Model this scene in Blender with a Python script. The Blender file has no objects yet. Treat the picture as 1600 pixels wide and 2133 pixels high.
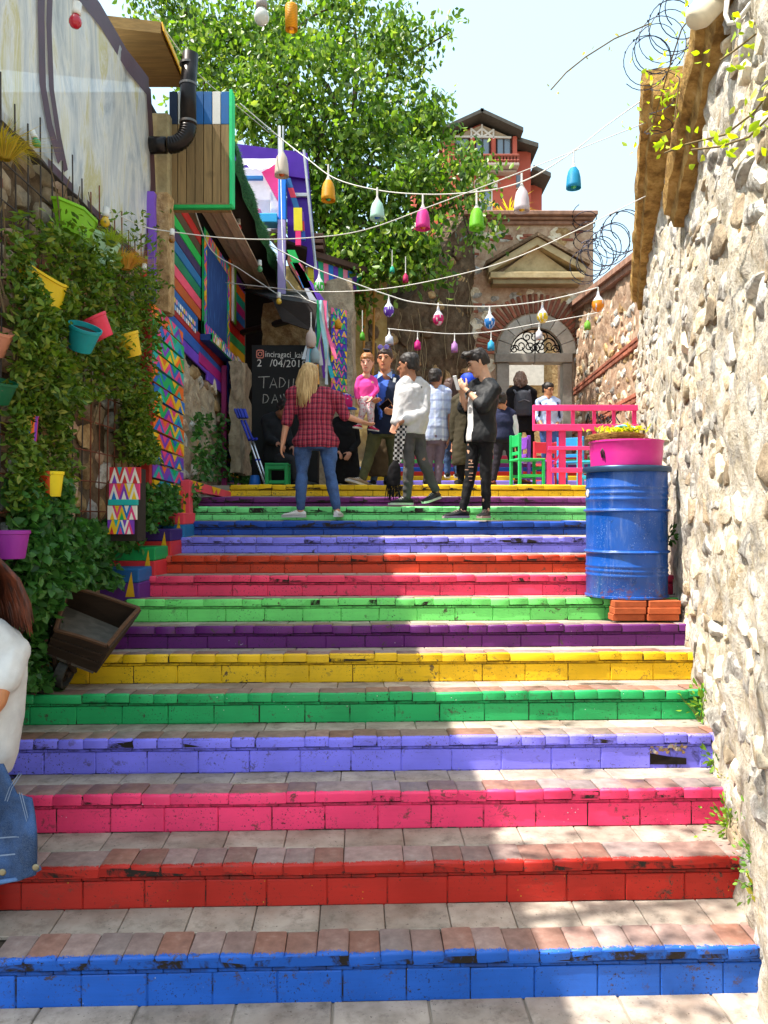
import bpy, bmesh, math, random
import numpy as np
from mathutils import Vector, Matrix, Euler, noise as mnoise
from math import radians as R, pi, sin, cos, sqrt

SC = bpy.context.scene
COL = SC.collection
# ------------------------------------------------------------------ camera
H = 2.105                      # eye height above the lower landing
F = 1660.0                     # focal length in photograph pixels (1600 wide)
cam_d = bpy.data.cameras.new('camera'); cam = bpy.data.objects.new('camera', cam_d); COL.objects.link(cam)
cam.location = (0, 0, H); cam.rotation_euler = (R(90), 0, 0)
cam_d.sensor_fit = 'HORIZONTAL'; cam_d.sensor_width = 36; cam_d.lens = 36*F/1600
cam_d.clip_start = .05; cam_d.clip_end = 2000
SC.camera = cam
# ------------------------------------------------------------------ light
SUN = Vector((-.45, -.125, .885)).normalized()     # towards the sun: left, a little behind, high
W = bpy.data.worlds.new('World'); SC.world = W; W.use_nodes = True
nt = W.node_tree; sky = nt.nodes.new('ShaderNodeTexSky'); sky.sky_type = 'NISHITA'; sky.sun_disc = False
sky.sun_elevation = math.asin(SUN.z); sky.sun_rotation = math.atan2(SUN.x, SUN.y)
sky.air_density = 1.0; sky.dust_density = 4.0; sky.ozone_density = 1.2
bg = nt.nodes['Background']; bg.inputs[1].default_value = .13
hz = nt.nodes.new('ShaderNodeMix'); hz.data_type = 'RGBA'; hz.inputs[0].default_value = .60; hz.inputs[7].default_value = (1.75, 2.5, 2.65, 1)   # thin bright spring haze over the whole sky
nt.links.new(sky.outputs[0], hz.inputs[6]); nt.links.new(hz.outputs[2], bg.inputs[0])
sl = bpy.data.lights.new('sun', 'SUN'); sl.energy = 2.7; sl.angle = R(.53); sl.color = (1, .945, .86)
so = bpy.data.objects.new('sun', sl); COL.objects.link(so); so.rotation_euler = SUN.to_track_quat('Z', 'Y').to_euler()
VS = SC.view_settings; VS.view_transform = 'Standard'; VS.look = 'None'; VS.gamma = 1; VS.use_curve_mapping = False
VS.exposure = 2.05
SC.cycles.max_bounces = 7; SC.cycles.diffuse_bounces = 4; SC.cycles.transparent_max_bounces = 12

rnd = random.Random(7)
def U(a, b): return rnd.uniform(a, b)
def P(px, py, Y):              # photograph pixel at depth Y -> point in the place
    return Vector(((px-800)*Y/F, Y, H-(py-1066)*Y/F))
def lin(v):
    v = v/255.0
    return v/12.92 if v <= .04045 else ((v+.055)/1.055)**2.4
def C(r, g, b, k=1.0): return (min(1, lin(r)*k), min(1, lin(g)*k), min(1, lin(b)*k), 1)
def HX(s, k=1.0): return C(int(s[0:2], 16), int(s[2:4], 16), int(s[4:6], 16), k)

# ------------------------------------------------------------------ materials
class NT:
    def __init__(s, name):
        s.m = bpy.data.materials.new(name); s.m.use_nodes = True; s.t = s.m.node_tree
        s.b = s.t.nodes['Principled BSDF']; s.pos = None
    def n(s, typ, **kw):
        o = s.t.nodes.new(typ)
        for k, v in kw.items(): setattr(o, k, v)
        return o
    def l(s, a, b): s.t.links.new(a, b)
    def P(s, stretch=None):
        if s.pos is None: s.pos = s.n('ShaderNodeNewGeometry').outputs['Position']
        if stretch is None: return s.pos
        mp = s.n('ShaderNodeMapping'); mp.inputs['Scale'].default_value = stretch; s.l(s.pos, mp.inputs[0]); return mp.outputs[0]
    def noise(s, scale, detail=4, rough=.55, dist=0, vec=None):
        o = s.n('ShaderNodeTexNoise'); o.inputs['Scale'].default_value = scale; o.inputs['Detail'].default_value = detail
        o.inputs['Roughness'].default_value = rough; o.inputs['Distortion'].default_value = dist
        s.l(vec if vec is not None else s.P(), o.inputs['Vector']); return o.outputs['Fac']
    def voro(s, scale, feature='F1', vec=None):
        o = s.n('ShaderNodeTexVoronoi', feature=feature); o.inputs['Scale'].default_value = scale
        s.l(vec if vec is not None else s.P(), o.inputs['Vector']); return o
    def rng(s, fac, a, b, c=0, d=1):
        o = s.n('ShaderNodeMapRange'); o.inputs[1].default_value = a; o.inputs[2].default_value = b
        o.inputs[3].default_value = c; o.inputs[4].default_value = d; s.l(fac, o.inputs[0]); return o.outputs[0]
    def math(s, op, a, b):
        o = s.n('ShaderNodeMath', operation=op)
        for i, v in enumerate((a, b)):
            if isinstance(v, (int, float)): o.inputs[i].default_value = v
            else: s.l(v, o.inputs[i])
        return o.outputs[0]
    def mix(s, fac, a, b, mode='MIX'):
        o = s.n('ShaderNodeMix', data_type='RGBA', blend_type=mode)
        for i, v in ((0, fac), (6, a), (7, b)):
            if isinstance(v, (int, float)): o.inputs[i].default_value = v
            elif isinstance(v, tuple): o.inputs[i].default_value = v
            else: s.l(v, o.inputs[i])
        return o.outputs[2]
    def ramp(s, fac, stops):
        o = s.n('ShaderNodeValToRGB'); e = o.color_ramp.elements
        while len(e) < len(stops): e.new(.5)
        for el, (p, c) in zip(e, stops): el.position = p; el.color = c
        s.l(fac, o.inputs[0]); return o.outputs[0]
    def rand(s):
        return s.n('ShaderNodeObjectInfo').outputs['Random']
    def bump(s, h, strength=.3, dist=.01, prev=None):
        o = s.n('ShaderNodeBump'); o.inputs['Strength'].default_value = strength; o.inputs['Distance'].default_value = dist
        s.l(h, o.inputs['Height'])
        if prev is not None: s.l(prev, o.inputs['Normal'])
        return o.outputs[0]
    def done(s, col, rough=.8, normal=None, metal=0, spec=.3, coat=0):
        if isinstance(col, tuple): s.b.inputs['Base Color'].default_value = col
        else: s.l(col, s.b.inputs['Base Color'])
        if isinstance(rough, (int, float)): s.b.inputs['Roughness'].default_value = rough
        else: s.l(rough, s.b.inputs['Roughness'])
        s.b.inputs['Metallic'].default_value = metal; s.b.inputs['Specular IOR Level'].default_value = spec
        s.b.inputs['Coat Weight'].default_value = coat
        if normal is not None: s.l(normal, s.b.inputs['Normal'])
        return s.m
def sc(c, k): return (min(1, c[0]*k), min(1, c[1]*k), min(1, c[2]*k), 1)
MATS = {}
def paint(hexc, k=1.0, rough=.55, worn=.5):
    """brushed paint on wood, masonry or plastic: uneven coat, scuffs, a few chips"""
    key = ('p', hexc, k, rough, worn)
    if key in MATS: return MATS[key]
    c = HX(hexc, k); t = NT('paint_'+hexc)
    n1 = t.noise(3.5, 4); n2 = t.noise(45, 3)
    col = t.mix(t.rng(n1, .3, .7), sc(c, .82), sc(c, 1.1))
    chip = t.rng(t.noise(60, 5, .7), .70-.05*worn, .72-.05*worn)
    col = t.mix(t.math('MULTIPLY', chip, .75*min(1, worn*2)), col, HX('6b5f52'))
    dirt = t.rng(t.noise(5, 6, .7, .5), .55, .8)
    col = t.mix(t.math('MULTIPLY', dirt, .3*worn), col, HX('4a4236'))
    MATS[key] = t.done(col, t.rng(n1, .3, .7, rough-.1, rough+.15), t.bump(n2, .15, .004))
    return MATS[key]
def plain(name, hexc, k=1.0, rough=.7, var=.12, scale=12, bs=60, bump=.2, metal=0, spec=.3, rand=0):
    key = ('q', name, hexc, k, rough, var, rand)
    if key in MATS: return MATS[key]
    c = HX(hexc, k); t = NT(name)
    n1 = t.noise(scale, 4); col = t.mix(t.rng(n1, .3, .7), sc(c, 1-var), sc(c, 1+var))
    if rand:
        hs = t.n('ShaderNodeHueSaturation'); t.l(col, hs.inputs['Color']); t.l(t.rng(t.rand(), 0, 1, 1-rand, 1+rand), hs.inputs['Value']); col = hs.outputs[0]
    MATS[key] = t.done(col, rough, t.bump(t.noise(bs, 4), bump, .004), metal, spec)
    return MATS[key]
def wood(name, hexc, k=1.0, axis=2, rand=.2):
    key = ('w', name)
    if key in MATS: return MATS[key]
    c = HX(hexc, k); t = NT(name)
    st = [14, 14, 14]; st[axis] = 1.2
    g = t.noise(2.2, 6, .65, .8, t.P(tuple(st))); kn = t.rng(t.noise(3.2, 2), .66, .74)
    col = t.mix(t.rng(g, .3, .72), sc(c, .62), sc(c, 1.15)); col = t.mix(t.math('MULTIPLY', kn, .6), col, sc(c, .35))
    hs = t.n('ShaderNodeHueSaturation'); t.l(col, hs.inputs['Color']); t.l(t.rng(t.rand(), 0, 1, 1-rand, 1+rand), hs.inputs['Value'])
    MATS[key] = t.done(hs.outputs[0], .75, t.bump(g, .35, .005)); return MATS[key]
def rubble(name, stops, bump=.9, scale=9, streak=1.0):
    key = ('r', name)
    if key in MATS: return MATS[key]
    t = NT(name)
    a = t.noise(scale, 8, .62); b = t.noise(scale*4.5, 6, .7); v = t.voro(scale*3.2)
    f = t.math('ADD', t.math('MULTIPLY', a, .72), t.math('MULTIPLY', b, .28))
    hs = t.n('ShaderNodeHueSaturation'); t.l(t.ramp(f, stops), hs.inputs['Color']); t.l(t.rng(t.rand(), 0, 1, .68, 1.22), hs.inputs['Value'])
    col = t.mix(t.math('MULTIPLY', t.rng(t.noise(2.2, 5, .7), .55, .75), .35), hs.outputs[0], HX('5b4a38'))
    nb = t.bump(a, bump, .04); nb = t.bump(b, bump*.8, .012, nb); nb = t.bump(v.outputs['Distance'], .3, .006, nb)
    MATS[key] = t.done(col, .92, nb, 0, .15); return MATS[key]

# ------------------------------------------------------------------ mesh builder
class MB:
    def __init__(s): s.v = []; s.f = []; s.m = []
    def add(s, vs, fs, mi=0, M=None):
        o = len(s.v)
        s.v += [tuple(M @ Vector(p)) if M is not None else tuple(p) for p in vs]
        s.f += [tuple(i+o for i in q) for q in fs]; s.m += [mi]*len(fs); return s
    def box(s, a, b, mi=0, M=None):
        x0, y0, z0 = a; x1, y1, z1 = b
        return s.add([(x0,y0,z0),(x1,y0,z0),(x1,y1,z0),(x0,y1,z0),(x0,y0,z1),(x1,y0,z1),(x1,y1,z1),(x0,y1,z1)],
                     [(0,3,2,1),(4,5,6,7),(0,1,5,4),(1,2,6,5),(2,3,7,6),(3,0,4,7)], mi, M)
    def bbox(s, a, b, r=.006, mi=0, M=None):      # box with chamfered edges
        x0, y0, z0 = a; x1, y1, z1 = b
        bm = bmesh.new(); bmesh.ops.create_cube(bm, size=1)
        for v in bm.verts: v.co = Vector(((x0+x1)/2+v.co.x*(x1-x0), (y0+y1)/2+v.co.y*(y1-y0), (z0+z1)/2+v.co.z*(z1-z0)))
        bmesh.ops.bevel(bm, geom=bm.edges[:]+bm.verts[:], offset=r, segments=1, affect='EDGES', clamp_overlap=True)
        bm.verts.index_update()
        s.add([v.co.copy() for v in bm.verts], [[v.index for v in f.verts] for f in bm.faces], mi, M); bm.free(); return s
    def tube(s, pts, r, n=8, mi=0, cap=True):
        pts = [Vector(p) for p in pts]; k = len(pts); rr = r if isinstance(r, (list, tuple)) else [r]*k
        o = len(s.v); up = None
        for i, p in enumerate(pts):
            d = (pts[min(i+1, k-1)]-pts[max(i-1, 0)]); d = d.normalized() if d.length > 1e-9 else Vector((0, 0, 1))
            if up is None: up = d.orthogonal().normalized()
            up = (up-d*up.dot(d)); up = up.normalized() if up.length > 1e-6 else d.orthogonal().normalized()
            w = d.cross(up)
            for j in range(n):
                a = 2*pi*j/n; s.v.append(tuple(p+(up*cos(a)+w*sin(a))*rr[i]))
        for i in range(k-1):
            for j in range(n):
                a = o+i*n+j; b = o+i*n+(j+1) % n; s.f.append((a, b, b+n, a+n)); s.m.append(mi)
        if cap:
            s.f.append(tuple(o+j for j in reversed(range(n)))); s.f.append(tuple(o+(k-1)*n+j for j in range(n))); s.m += [mi, mi]
        return s
    def lathe(s, prof, n=24, mi=0, M=None, wob=0):   # prof [(r,z)]
        vs = []; fs = []; k = len(prof)
        for i, (r, z) in enumerate(prof):
            for j in range(n):
                a = 2*pi*j/n; vs.append((r*cos(a), r*sin(a), z))
        for i in range(k-1):
            for j in range(n): fs.append((i*n+j, i*n+(j+1) % n, (i+1)*n+(j+1) % n, (i+1)*n+j))
        if prof[0][0] > 1e-6: fs.append(tuple(reversed(range(n))))
        if prof[-1][0] > 1e-6: fs.append(tuple((k-1)*n+j for j in range(n)))
        return s.add(vs, fs, mi, M)
    def shell(s, prof, n=24, mi=0, M=None):          # open lathe (no caps)
        vs = []; fs = []; k = len(prof)
        for i, (r, z) in enumerate(prof):
            for j in range(n):
                a = 2*pi*j/n; vs.append((r*cos(a), r*sin(a), z))
        for i in range(k-1):
            for j in range(n): fs.append((i*n+j, i*n+(j+1) % n, (i+1)*n+(j+1) % n, (i+1)*n+j))
        return s.add(vs, fs, mi, M)
    def prism(s, poly, th, mi=0, M=None):            # poly in xz plane, extruded along +y by th
        n = len(poly)
        vs = [(x, 0, z) for x, z in poly]+[(x, th, z) for x, z in poly]
        fs = [tuple(range(n)), tuple(reversed(range(n, 2*n)))]+[(i, i+n, (i+1) % n+n, (i+1) % n) for i in range(n)]
        return s.add(vs, fs, mi, M)
    def slab(s, pts, off, mi=0):                     # any planar polygon, thickened by vector off
        n = len(pts); off = Vector(off)
        vs = [Vector(p) for p in pts]+[Vector(p)+off for p in pts]
        fs = [tuple(range(n)), tuple(reversed(range(n, 2*n)))]+[(i, i+n, (i+1) % n+n, (i+1) % n) for i in range(n)]
        return s.add(vs, fs, mi)
    def mesh(s, name, mats, smooth=False, fix=True):
        me = bpy.data.meshes.new(name); me.from_pydata(s.v, [], s.f)
        for m in (mats if isinstance(mats, (list, tuple)) else [mats]): me.materials.append(m)
        if len(me.polygons) == len(s.m): me.polygons.foreach_set('material_index', s.m)
        if fix:
            bm = bmesh.new(); bm.from_mesh(me); bmesh.ops.recalc_face_normals(bm, faces=bm.faces); bm.to_mesh(me); bm.free()
        if smooth: me.polygons.foreach_set('use_smooth', [True]*len(me.polygons))
        me.update(); return me
    def build(s, name, mats, parent=None, smooth=False, fix=True):
        return ob(name, s.mesh(name, mats, smooth, fix), parent)
def ob(name, me, parent=None, M=None):
    o = bpy.data.objects.new(name, me); COL.objects.link(o)
    if parent is not None: o.parent = parent
    if M is not None: o.matrix_local = M
    return o
def tag(o, label=None, cat=None, group=None, kind=None):
    for k, v in (('label', label), ('category', cat), ('group', group), ('kind', kind)):
        if v: o[k] = v
    return o
def thing(name, label, cat, loc=(0, 0, 0), group=None, rz=0):
    o = ob(name, None); o.location = loc; o.rotation_euler = (0, 0, rz); o.empty_display_size = .1
    return tag(o, label, cat, group)
def smooth_by(me, ang=40):
    me.polygons.foreach_set('use_smooth', [True]*len(me.polygons))
    try: me.set_sharp_from_angle(angle=R(ang))
    except Exception: pass
def T(x, y, z): return Matrix.Translation((x, y, z))
def frame(o, x, y, z):                                 # matrix from origin and axes
    m = Matrix.Identity(4)
    for i, a in enumerate((x, y, z)):
        for j in range(3): m[j][i] = a[j]
    m.translation = o; return m
def nz(p, s=1.0, seed=0): return mnoise.noise(Vector((p[0]*s+seed, p[1]*s-seed*1.7, p[2]*s+seed*.3)))

# ================================================================== THE STAIRS
BASE = [2087.6,1883.8,1726.7,1605.8,1503.6,1420,1348.4,1293,1240.5,1193,1151,1114,1083,1053.5,1033]
TOP = [1982,1794,1647,1533,1440.5,1360,1301,1245.5,1197.5,1155.5,1118,1085.5,1055.5,1035,1009]
SD = [3.42+.367*min(i, 7)+.39*max(0, i-7) for i in range(15)]
ZB = [H-(b-1066)*d/F for b, d in zip(BASE, SD)]; ZT = [H-(b-1066)*d/F for b, d in zip(TOP, SD)]
SLOPE = .034                                           # step edges run slightly away to the right
def wallX(Y): return .82+.232*Y                        # foot of the right-hand rubble wall
SX0 = [-2.9,-2.8,-2.75,-2.7,-2.6,-2.35,-2.05,-1.93,-1.96,-1.94,-1.91,-1.90,-1.91,-1.93,-1.68]
SX1 = [wallX(d)+.10 for d in SD]
PAINT = ['1f5cba','ad2318','f23c6e','7f7af0','22a25a','e2b412','5e1a66','72dc6e','ec3e62','c43a1c','8480ee','1a46a0','7ae486','702a6e','e8bc16']
def step_paint(hexc, i):
    """enamel paint over brick: thin worn brush-coat, black joint dirt, splashes and chips; wears off towards the top of the nosing"""
    c = HX(hexc); t = NT('step_paint_%s' % hexc)
    n1 = t.noise(2.6, 5); n2 = t.noise(30, 4)
    col = t.mix(t.rng(n1, .3, .7), sc(c, .80), sc(c, 1.12))
    g = t.rng(t.noise(7, 6, .72, .6, t.P((1, 1, 3.5))), .60, .72)
    col = t.mix(t.math('MULTIPLY', g, .5), col, HX('3b3128'))
    br_ = t.rng(t.noise(3.0, 5, .7, .4, t.P((1, 1, 26))), .42, .70); col = t.mix(t.math('MULTIPLY', br_, .16), col, sc(c, 1.45))
    big = t.math('MULTIPLY', t.rng(t.noise(14, 7, .78, .3), .585, .61), t.rng(t.noise(1.9+.13*i, 3), .44, .58)); col = t.mix(t.math('MULTIPLY', big, .9), col, HX('4a3a30'))
    pit = t.math('MULTIPLY', t.rng(t.noise(85, 3, .6), .62, .65), t.rng(t.noise(4, 3), .45, .6))
    col = t.mix(pit, col, HX('241d18'))
    sp = t.math('MULTIPLY', t.rng(t.voro(38).outputs['Distance'], .13, .08), t.rng(t.noise(6+i*.37, 2), .60, .66))
    col = t.mix(sp, col, [HX('d8d4cc'), HX('c8b428'), HX('d8d0d8'), HX('a8a8b0')][i % 4])
    oc = t.n('ShaderNodeTexCoord').outputs['Object']; sx = t.n('ShaderNodeSeparateXYZ'); t.l(oc, sx.inputs[0])
    # UNPAINTED brick back of the rounded front (object y of a nosing brick)
    edge = t.math('ADD', sx.outputs['Y'], t.math('ADD', t.math('MULTIPLY', t.math('SUBTRACT', t.noise(30, 5, .7), .5), .05), t.math('MULTIPLY', t.math('SUBTRACT', t.noise(150, 3, .6), .5), .055)))
    k = t.rng(edge, .016, .022)
    br = t.ramp(t.noise(18, 6, .65), [(.2, HX('6e5248')), (.55, HX('8e6c60')), (.85, HX('a48c80'))])
    hs = t.n('ShaderNodeHueSaturation'); t.l(br, hs.inputs['Color']); r = t.rand()
    t.l(t.rng(r, 0, 1, .78, 1.18), hs.inputs['Value']); t.l(t.rng(t.math('FRACT', t.math('MULTIPLY', r, 7.3), 0), 0, 1, .5, 1.15), hs.inputs['Saturation'])
    col2 = t.mix(k, col, hs.outputs[0])
    nb = t.bump(n2, .25, .004); nb = t.bump(g, .25, .004, nb)
    return t.done(col2, t.rng(n1, .3, .7, .38, .62), nb, 0, .35)
def grime_shade_paint(hexc):  # grime plus the shadow line under the nosing, both painted into the colour
    c = HX(hexc); t = NT('grimy_shaded_paint_'+hexc); g = t.rng(t.noise(11, 7, .75, .5, t.P((1, 1, 2.5))), .40, .58)
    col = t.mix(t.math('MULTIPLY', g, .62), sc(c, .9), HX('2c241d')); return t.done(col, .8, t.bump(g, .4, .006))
def joint_paint(hexc):
    c = HX(hexc); t = NT('joint_paint_'+hexc); g = t.rng(t.noise(6, 5, .75, .5), .46, .56)
    return t.done(t.mix(g, sc(c, .8), HX('241c16')), .8)
def tile_mat():
    t = NT('tread_tile'); a = t.noise(5, 6, .6); b = t.noise(40, 4, .7)
    col = t.ramp(a, [(.25, HX('7a7064')), (.5, HX('a09488')), (.75, HX('b8ac9e'))])
    col = t.mix(t.math('MULTIPLY', t.rng(t.noise(9, 6, .75), .50, .70), .6), col, HX('4e453b'))
    col = t.mix(t.math('MULTIPLY', t.rng(t.noise(60, 3, .6), .66, .70), .7), col, HX('3a332c'))
    col = t.mix(t.math('MULTIPLY', t.rng(t.noise(1.6, 4, .6), .5, .68), .35), col, HX('8a6450'))
    hs = t.n('ShaderNodeHueSaturation'); t.l(col, hs.inputs['Color']); t.l(t.rng(t.rand(), 0, 1, .85, 1.12), hs.inputs['Value'])
    return t.done(hs.outputs[0], .8, t.bump(b, .2, .003), 0, .25)
MORTAR = plain('dirty_mortar', '4b4036', 1, .95, .35, 18, 70, .5)
TILE = tile_mat()
def nosing_mesh(name, w, d, h, mat, seed):
    """brick with rounded front: x across, y back from the front edge, z up (top at 0)"""
    r_ = random.Random(seed); r = .013
    prof = [(d, 0)]+[(r-r*sin(a), -r+r*cos(a)) for a in (0, .4, .8, 1.2, 1.57)]+[(.004, -h), (d, -h)]
    mb = MB(); n = len(prof); vs = []
    for x in (-w/2, -w/2+.006, w/2-.006, w/2):
        e = .004 if abs(x) > w/2-.001 else 0
        for (y, z) in prof: vs.append((x, y+(e if y < .1 else 0)+r_.uniform(-.0015, .0015), z-(e if z > -.02 else 0)))
    fs = []
    for i in range(3):
        for j in range(n): fs.append((i*n+j, i*n+(j+1) % n, (i+1)*n+(j+1) % n, (i+1)*n+j))
    fs += [tuple(range(n)), tuple(reversed(range(3*n, 4*n)))]
    mb.add(vs, fs); me = mb.mesh(name, mat); smooth_by(me, 45); return me
def tile_mesh(name, w, d, h, mat):
    return MB().bbox((-w/2, 0, 0), (w/2, d, h), .004).mesh(name, mat)
stairs = tag(ob('staircase', None), kind='structure')
stairs['label'] = 'wide worn staircase with every riser painted another bright colour'
COLN = ['blue','dark red','hot pink','lavender','green','yellow','dark purple','light green','coral pink','brick red','pale violet','navy blue','mint green','plum purple','yellow']
for i in range(15):
    rs = random.Random(100+i)
    sm = step_paint(PAINT[i], i); d, zt, zb = SD[i], ZT[i], ZB[i]
    dn = SD[i+1] if i < 14 else 9.3; zbk = ZB[i+1] if i < 14 else zt+.002
    x0, x1 = SX0[i], SX1[i]
    st = ob('step', None, stairs); st['label'] = '%s painted step' % COLN[i]
    Yf = lambda x: d+SLOPE*x
    # core
    c = MB(); e0, e1 = Yf(x0)+.034, Yf(x1)+.034; b0, b1 = dn+SLOPE*x0+.10, dn+SLOPE*x1+.10
    zc = zt-.034; zk = zbk-.018; zl = zb-.30
    c.add([(x0,e0,zl),(x1,e1,zl),(x1,b1,zl),(x0,b0,zl),(x0,e0,zc),(x1,e1,zc),(x1,b1,zk),(x0,b0,zk)],
          [(0,3,2,1),(4,5,6,7),(0,1,5,4),(1,2,6,5),(2,3,7,6),(3,0,4,7)]); c.build('step_core', MORTAR, st)
    nw, nd, nh = .137+.006*(i % 3), .185, .052
    # nosing bricks
    one = [nosing_mesh('nosing_brick', nw-.003, nd, nh, sm, 31*i+k) for k in range(3)]; two = [nosing_mesh('nosing_brick', nw*2-.003, nd, nh, sm, 31*i+k+7) for k in range(2)]
    x = x0+rs.uniform(0, .06); joined = MB() if i > 10 else None
    while x < x1-.03:
        dbl = i > 0 and rs.random() < .22; w = nw*(2 if dbl else 1); xc = x+w/2
        Mx = Matrix.Translation((xc, Yf(xc)-.013+rs.uniform(-.003, .003), zt+rs.uniform(-.005, .003))) @ Euler((rs.uniform(-.006, .006)+math.atan2(zbk-zt, dn-d)*.8, rs.uniform(-.014, .014), SLOPE+rs.uniform(-.014, .014))).to_matrix().to_4x4()
        if not (i == 0 and (xc < -1.72 or xc > 1.72)):
            me = rs.choice(two if dbl else one)
            if joined is None: ob('nosing_brick', me, st, Mx)
            else: joined.add([v.co for v in me.vertices], [list(p.vertices) for p in me.polygons], 0, Mx)
        x += w
    if joined is not None:
        nm = step_paint_top = joined.mesh('nosing_course', sm); smooth_by(nm, 40)
        o = ob('nosing_course', nm, st); o['kind'] = 'stuff'
        # the joined course keeps its paint: object-space y is far past the worn edge, so use a plain worn paint
        nm.materials.clear(); nm.materials.append(paint(PAINT[i], .95, .6, .9))
    # thin bedding course and riser tiles
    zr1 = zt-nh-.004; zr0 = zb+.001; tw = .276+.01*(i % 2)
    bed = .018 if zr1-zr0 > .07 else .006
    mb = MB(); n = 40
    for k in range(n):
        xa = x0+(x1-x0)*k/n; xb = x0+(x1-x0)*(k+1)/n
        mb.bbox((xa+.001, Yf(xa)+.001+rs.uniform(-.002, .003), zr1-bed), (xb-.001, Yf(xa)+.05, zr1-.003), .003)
    mb.build('bedding_course', grime_shade_paint(PAINT[i]), st)
    pb = MB().slab([(x0, Yf(x0)+.0042, zb-.02), (x1, Yf(x1)+.0042, zb-.02), (x1, Yf(x1)+.0042, zr1-bed-.004), (x0, Yf(x0)+.0042, zr1-bed-.004)], (0, .03, 0)); pb.build('joint_filling', joint_paint(PAINT[i]), st)
    pb = MB().slab([(x0, Yf(x0)-.0095, zt-nh+.002), (x1, Yf(x1)-.0095, zt-nh+.002), (x1, Yf(x1)-.0095, zt-.010), (x0, Yf(x0)-.0095, zt-.010)], (0, .04, 0)); pb.build('joint_filling', joint_paint(PAINT[i]), st)
    tm = tile_mesh('riser_tile', tw-.0035, .03, zr1-bed-.004-zr0, sm)
    x = x0-rs.uniform(0, .15)
    while x < x1:
        xc = x+tw/2
        if xc > x0-.02 and not (i == 0 and (xc < -1.8 or xc > 1.8)) and not (i == 3 and 1.50 < xc < 1.76):
            Mx = Matrix.Translation((xc, Yf(xc)+rs.uniform(-.003, .003), zr0+rs.uniform(0, .002))) @ Euler((rs.uniform(-.008, .008), rs.uniform(-.004, .004), SLOPE+rs.uniform(-.006, .006))).to_matrix().to_4x4()
            ob('riser_tile', tm, st, Mx)
        x += tw
    # tread tiles behind the nosing, slightly tilted to the back
    yb0 = nd-.018; dep = dn-d-yb0+.03
    if i < 14:
        ang = math.atan2(zbk-zt, dn-d)
        tt = tile_mesh('tread_tile', .300-.0035, dep, .02, TILE); x = x0-rs.uniform(0, .2)
        while x < x1+.1:
            xc = x+.15
            Mx = Matrix.Translation((xc, Yf(xc)+yb0, zt-.0205+math.tan(ang)*yb0+rs.uniform(-.002, .001))) @ Euler((ang, 0, SLOPE)).to_matrix().to_4x4()
            if abs(xc)*F/d < 830: ob('tread_tile', tt, st, Mx)
            x += .30
# lower landing, in front of the first step
gm = MB().add([(-9, -6, -.0), (9, -6, 0), (9, 3.6, 0), (-9, 3.6, 0)], [(0, 1, 2, 3)])
tag(gm.build('ground', plain('landing_ground', '8f8577', 1, .9, .25, 3, 40, .4), fix=False), kind='structure')
far = MB().add([(-400, -300, -1.2), (400, -300, -1.2), (400, 900, -1.2), (-400, 900, -1.2)], [(0, 1, 2, 3)])
tag(far.build('terrain', plain('earth', '7a7264', 1, .95, .3, .5, 8, .3), fix=False), kind='structure')
lt = tile_mesh('paving_slab', .40, .40, .02, TILE); land = tag(ob('lower_landing', None), kind='structure')
for a in range(-5, 6):
    for b in range(3):
        if abs(a*.41) < 1.9: ob('paving_slab', lt, land, Matrix.Translation((a*.41+.2*(b % 2), 3.43-.41*(b+1)+SLOPE*a*.41, -.012+.0008*((a*7+b*3) % 5))) @ Euler((0, 0, SLOPE)).to_matrix().to_4x4())
# upper landing
ul = MB().box((-3.6, 8.82, 1.2), (4.2, 11.62, ZT[14]-.005))
tag(ul.build('upper_landing', plain('upper_paving', '9a8f80', 1, .85, .2, 4, 40, .3)), kind='structure')
# second flight, up to the gate
UP = ['c8a41a','6e68d8','dcae12','ad2318','1f58b4','8a2c6e','5fcf63','e8385c']
for k in range(8):
    y = 11.6+.32*k; z0 = ZT[14]+.085*k-.01; z1 = ZT[14]+.085*(k+1)
    m = MB().bbox((-1.15 if k < 5 else -.2, y, z0-.3), (3.6, y+.5, z1), .008)
    o = m.build('upper_step', paint(UP[k]), stairs); o['label'] = 'far step of the second flight'
gf = MB().box((-3, 14.1, 1.5), (6, 30, ZT[14]+.66))
tag(gf.build('gate_court', plain('court_paving', 'a29686', 1, .85, .2, 4, 40, .3)), kind='structure')
# ================================================================== RUBBLE WALLS
def rubble_patchy(name, stops, bump, scale):
    m = rubble(name, stops, bump, scale); t = NT.__new__(NT); t.m = m; t.t = m.node_tree; t.b = t.t.nodes['Principled BSDF']; t.pos = None
    src = t.b.inputs['Base Color'].links[0].from_socket
    col = t.mix(t.math('MULTIPLY', t.rng(t.noise(5.5, 7, .72, .5), .54, .62), .6), src, HX('8d8a86'))
    col = t.mix(t.math('MULTIPLY', t.rng(t.noise(12, 7, .75, .6, t.P((1, 1, .5))), .60, .66), .8), col, HX('4e4236'))
    col = t.mix(t.math('MULTIPLY', t.rng(t.noise(3.1, 5, .7), .56, .68), .32), col, HX('a8763e'))
    t.l(col, t.b.inputs['Base Color']); return m
STONE_LIME = rubble('lime_rubble', [(.25, HX('7d6a52')), (.40, HX('bca888')), (.52, HX('dccfb6')), (.72, HX('ece6d8'))], 1.0, 7)
STONE_GREY = rubble('grey_stone', [(.25, HX('4a4744')), (.42, HX('8b857c')), (.55, HX('c4bfb6')), (.8, HX('e4e0d8'))], .8, 10)
STONE_OCHRE = rubble('ochre_stone', [(.25, HX('5e4a34')), (.45, HX('9a7a52')), (.6, HX('bd9f72')), (.8, HX('d8c6a0'))], .8, 10)
STONE_PINK = rubble('pink_mortar', [(.2, HX('7a5a46')), (.42, HX('a8866c')), (.58, HX('c4a88e')), (.8, HX('dccab4'))], .9, 6)
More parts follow.
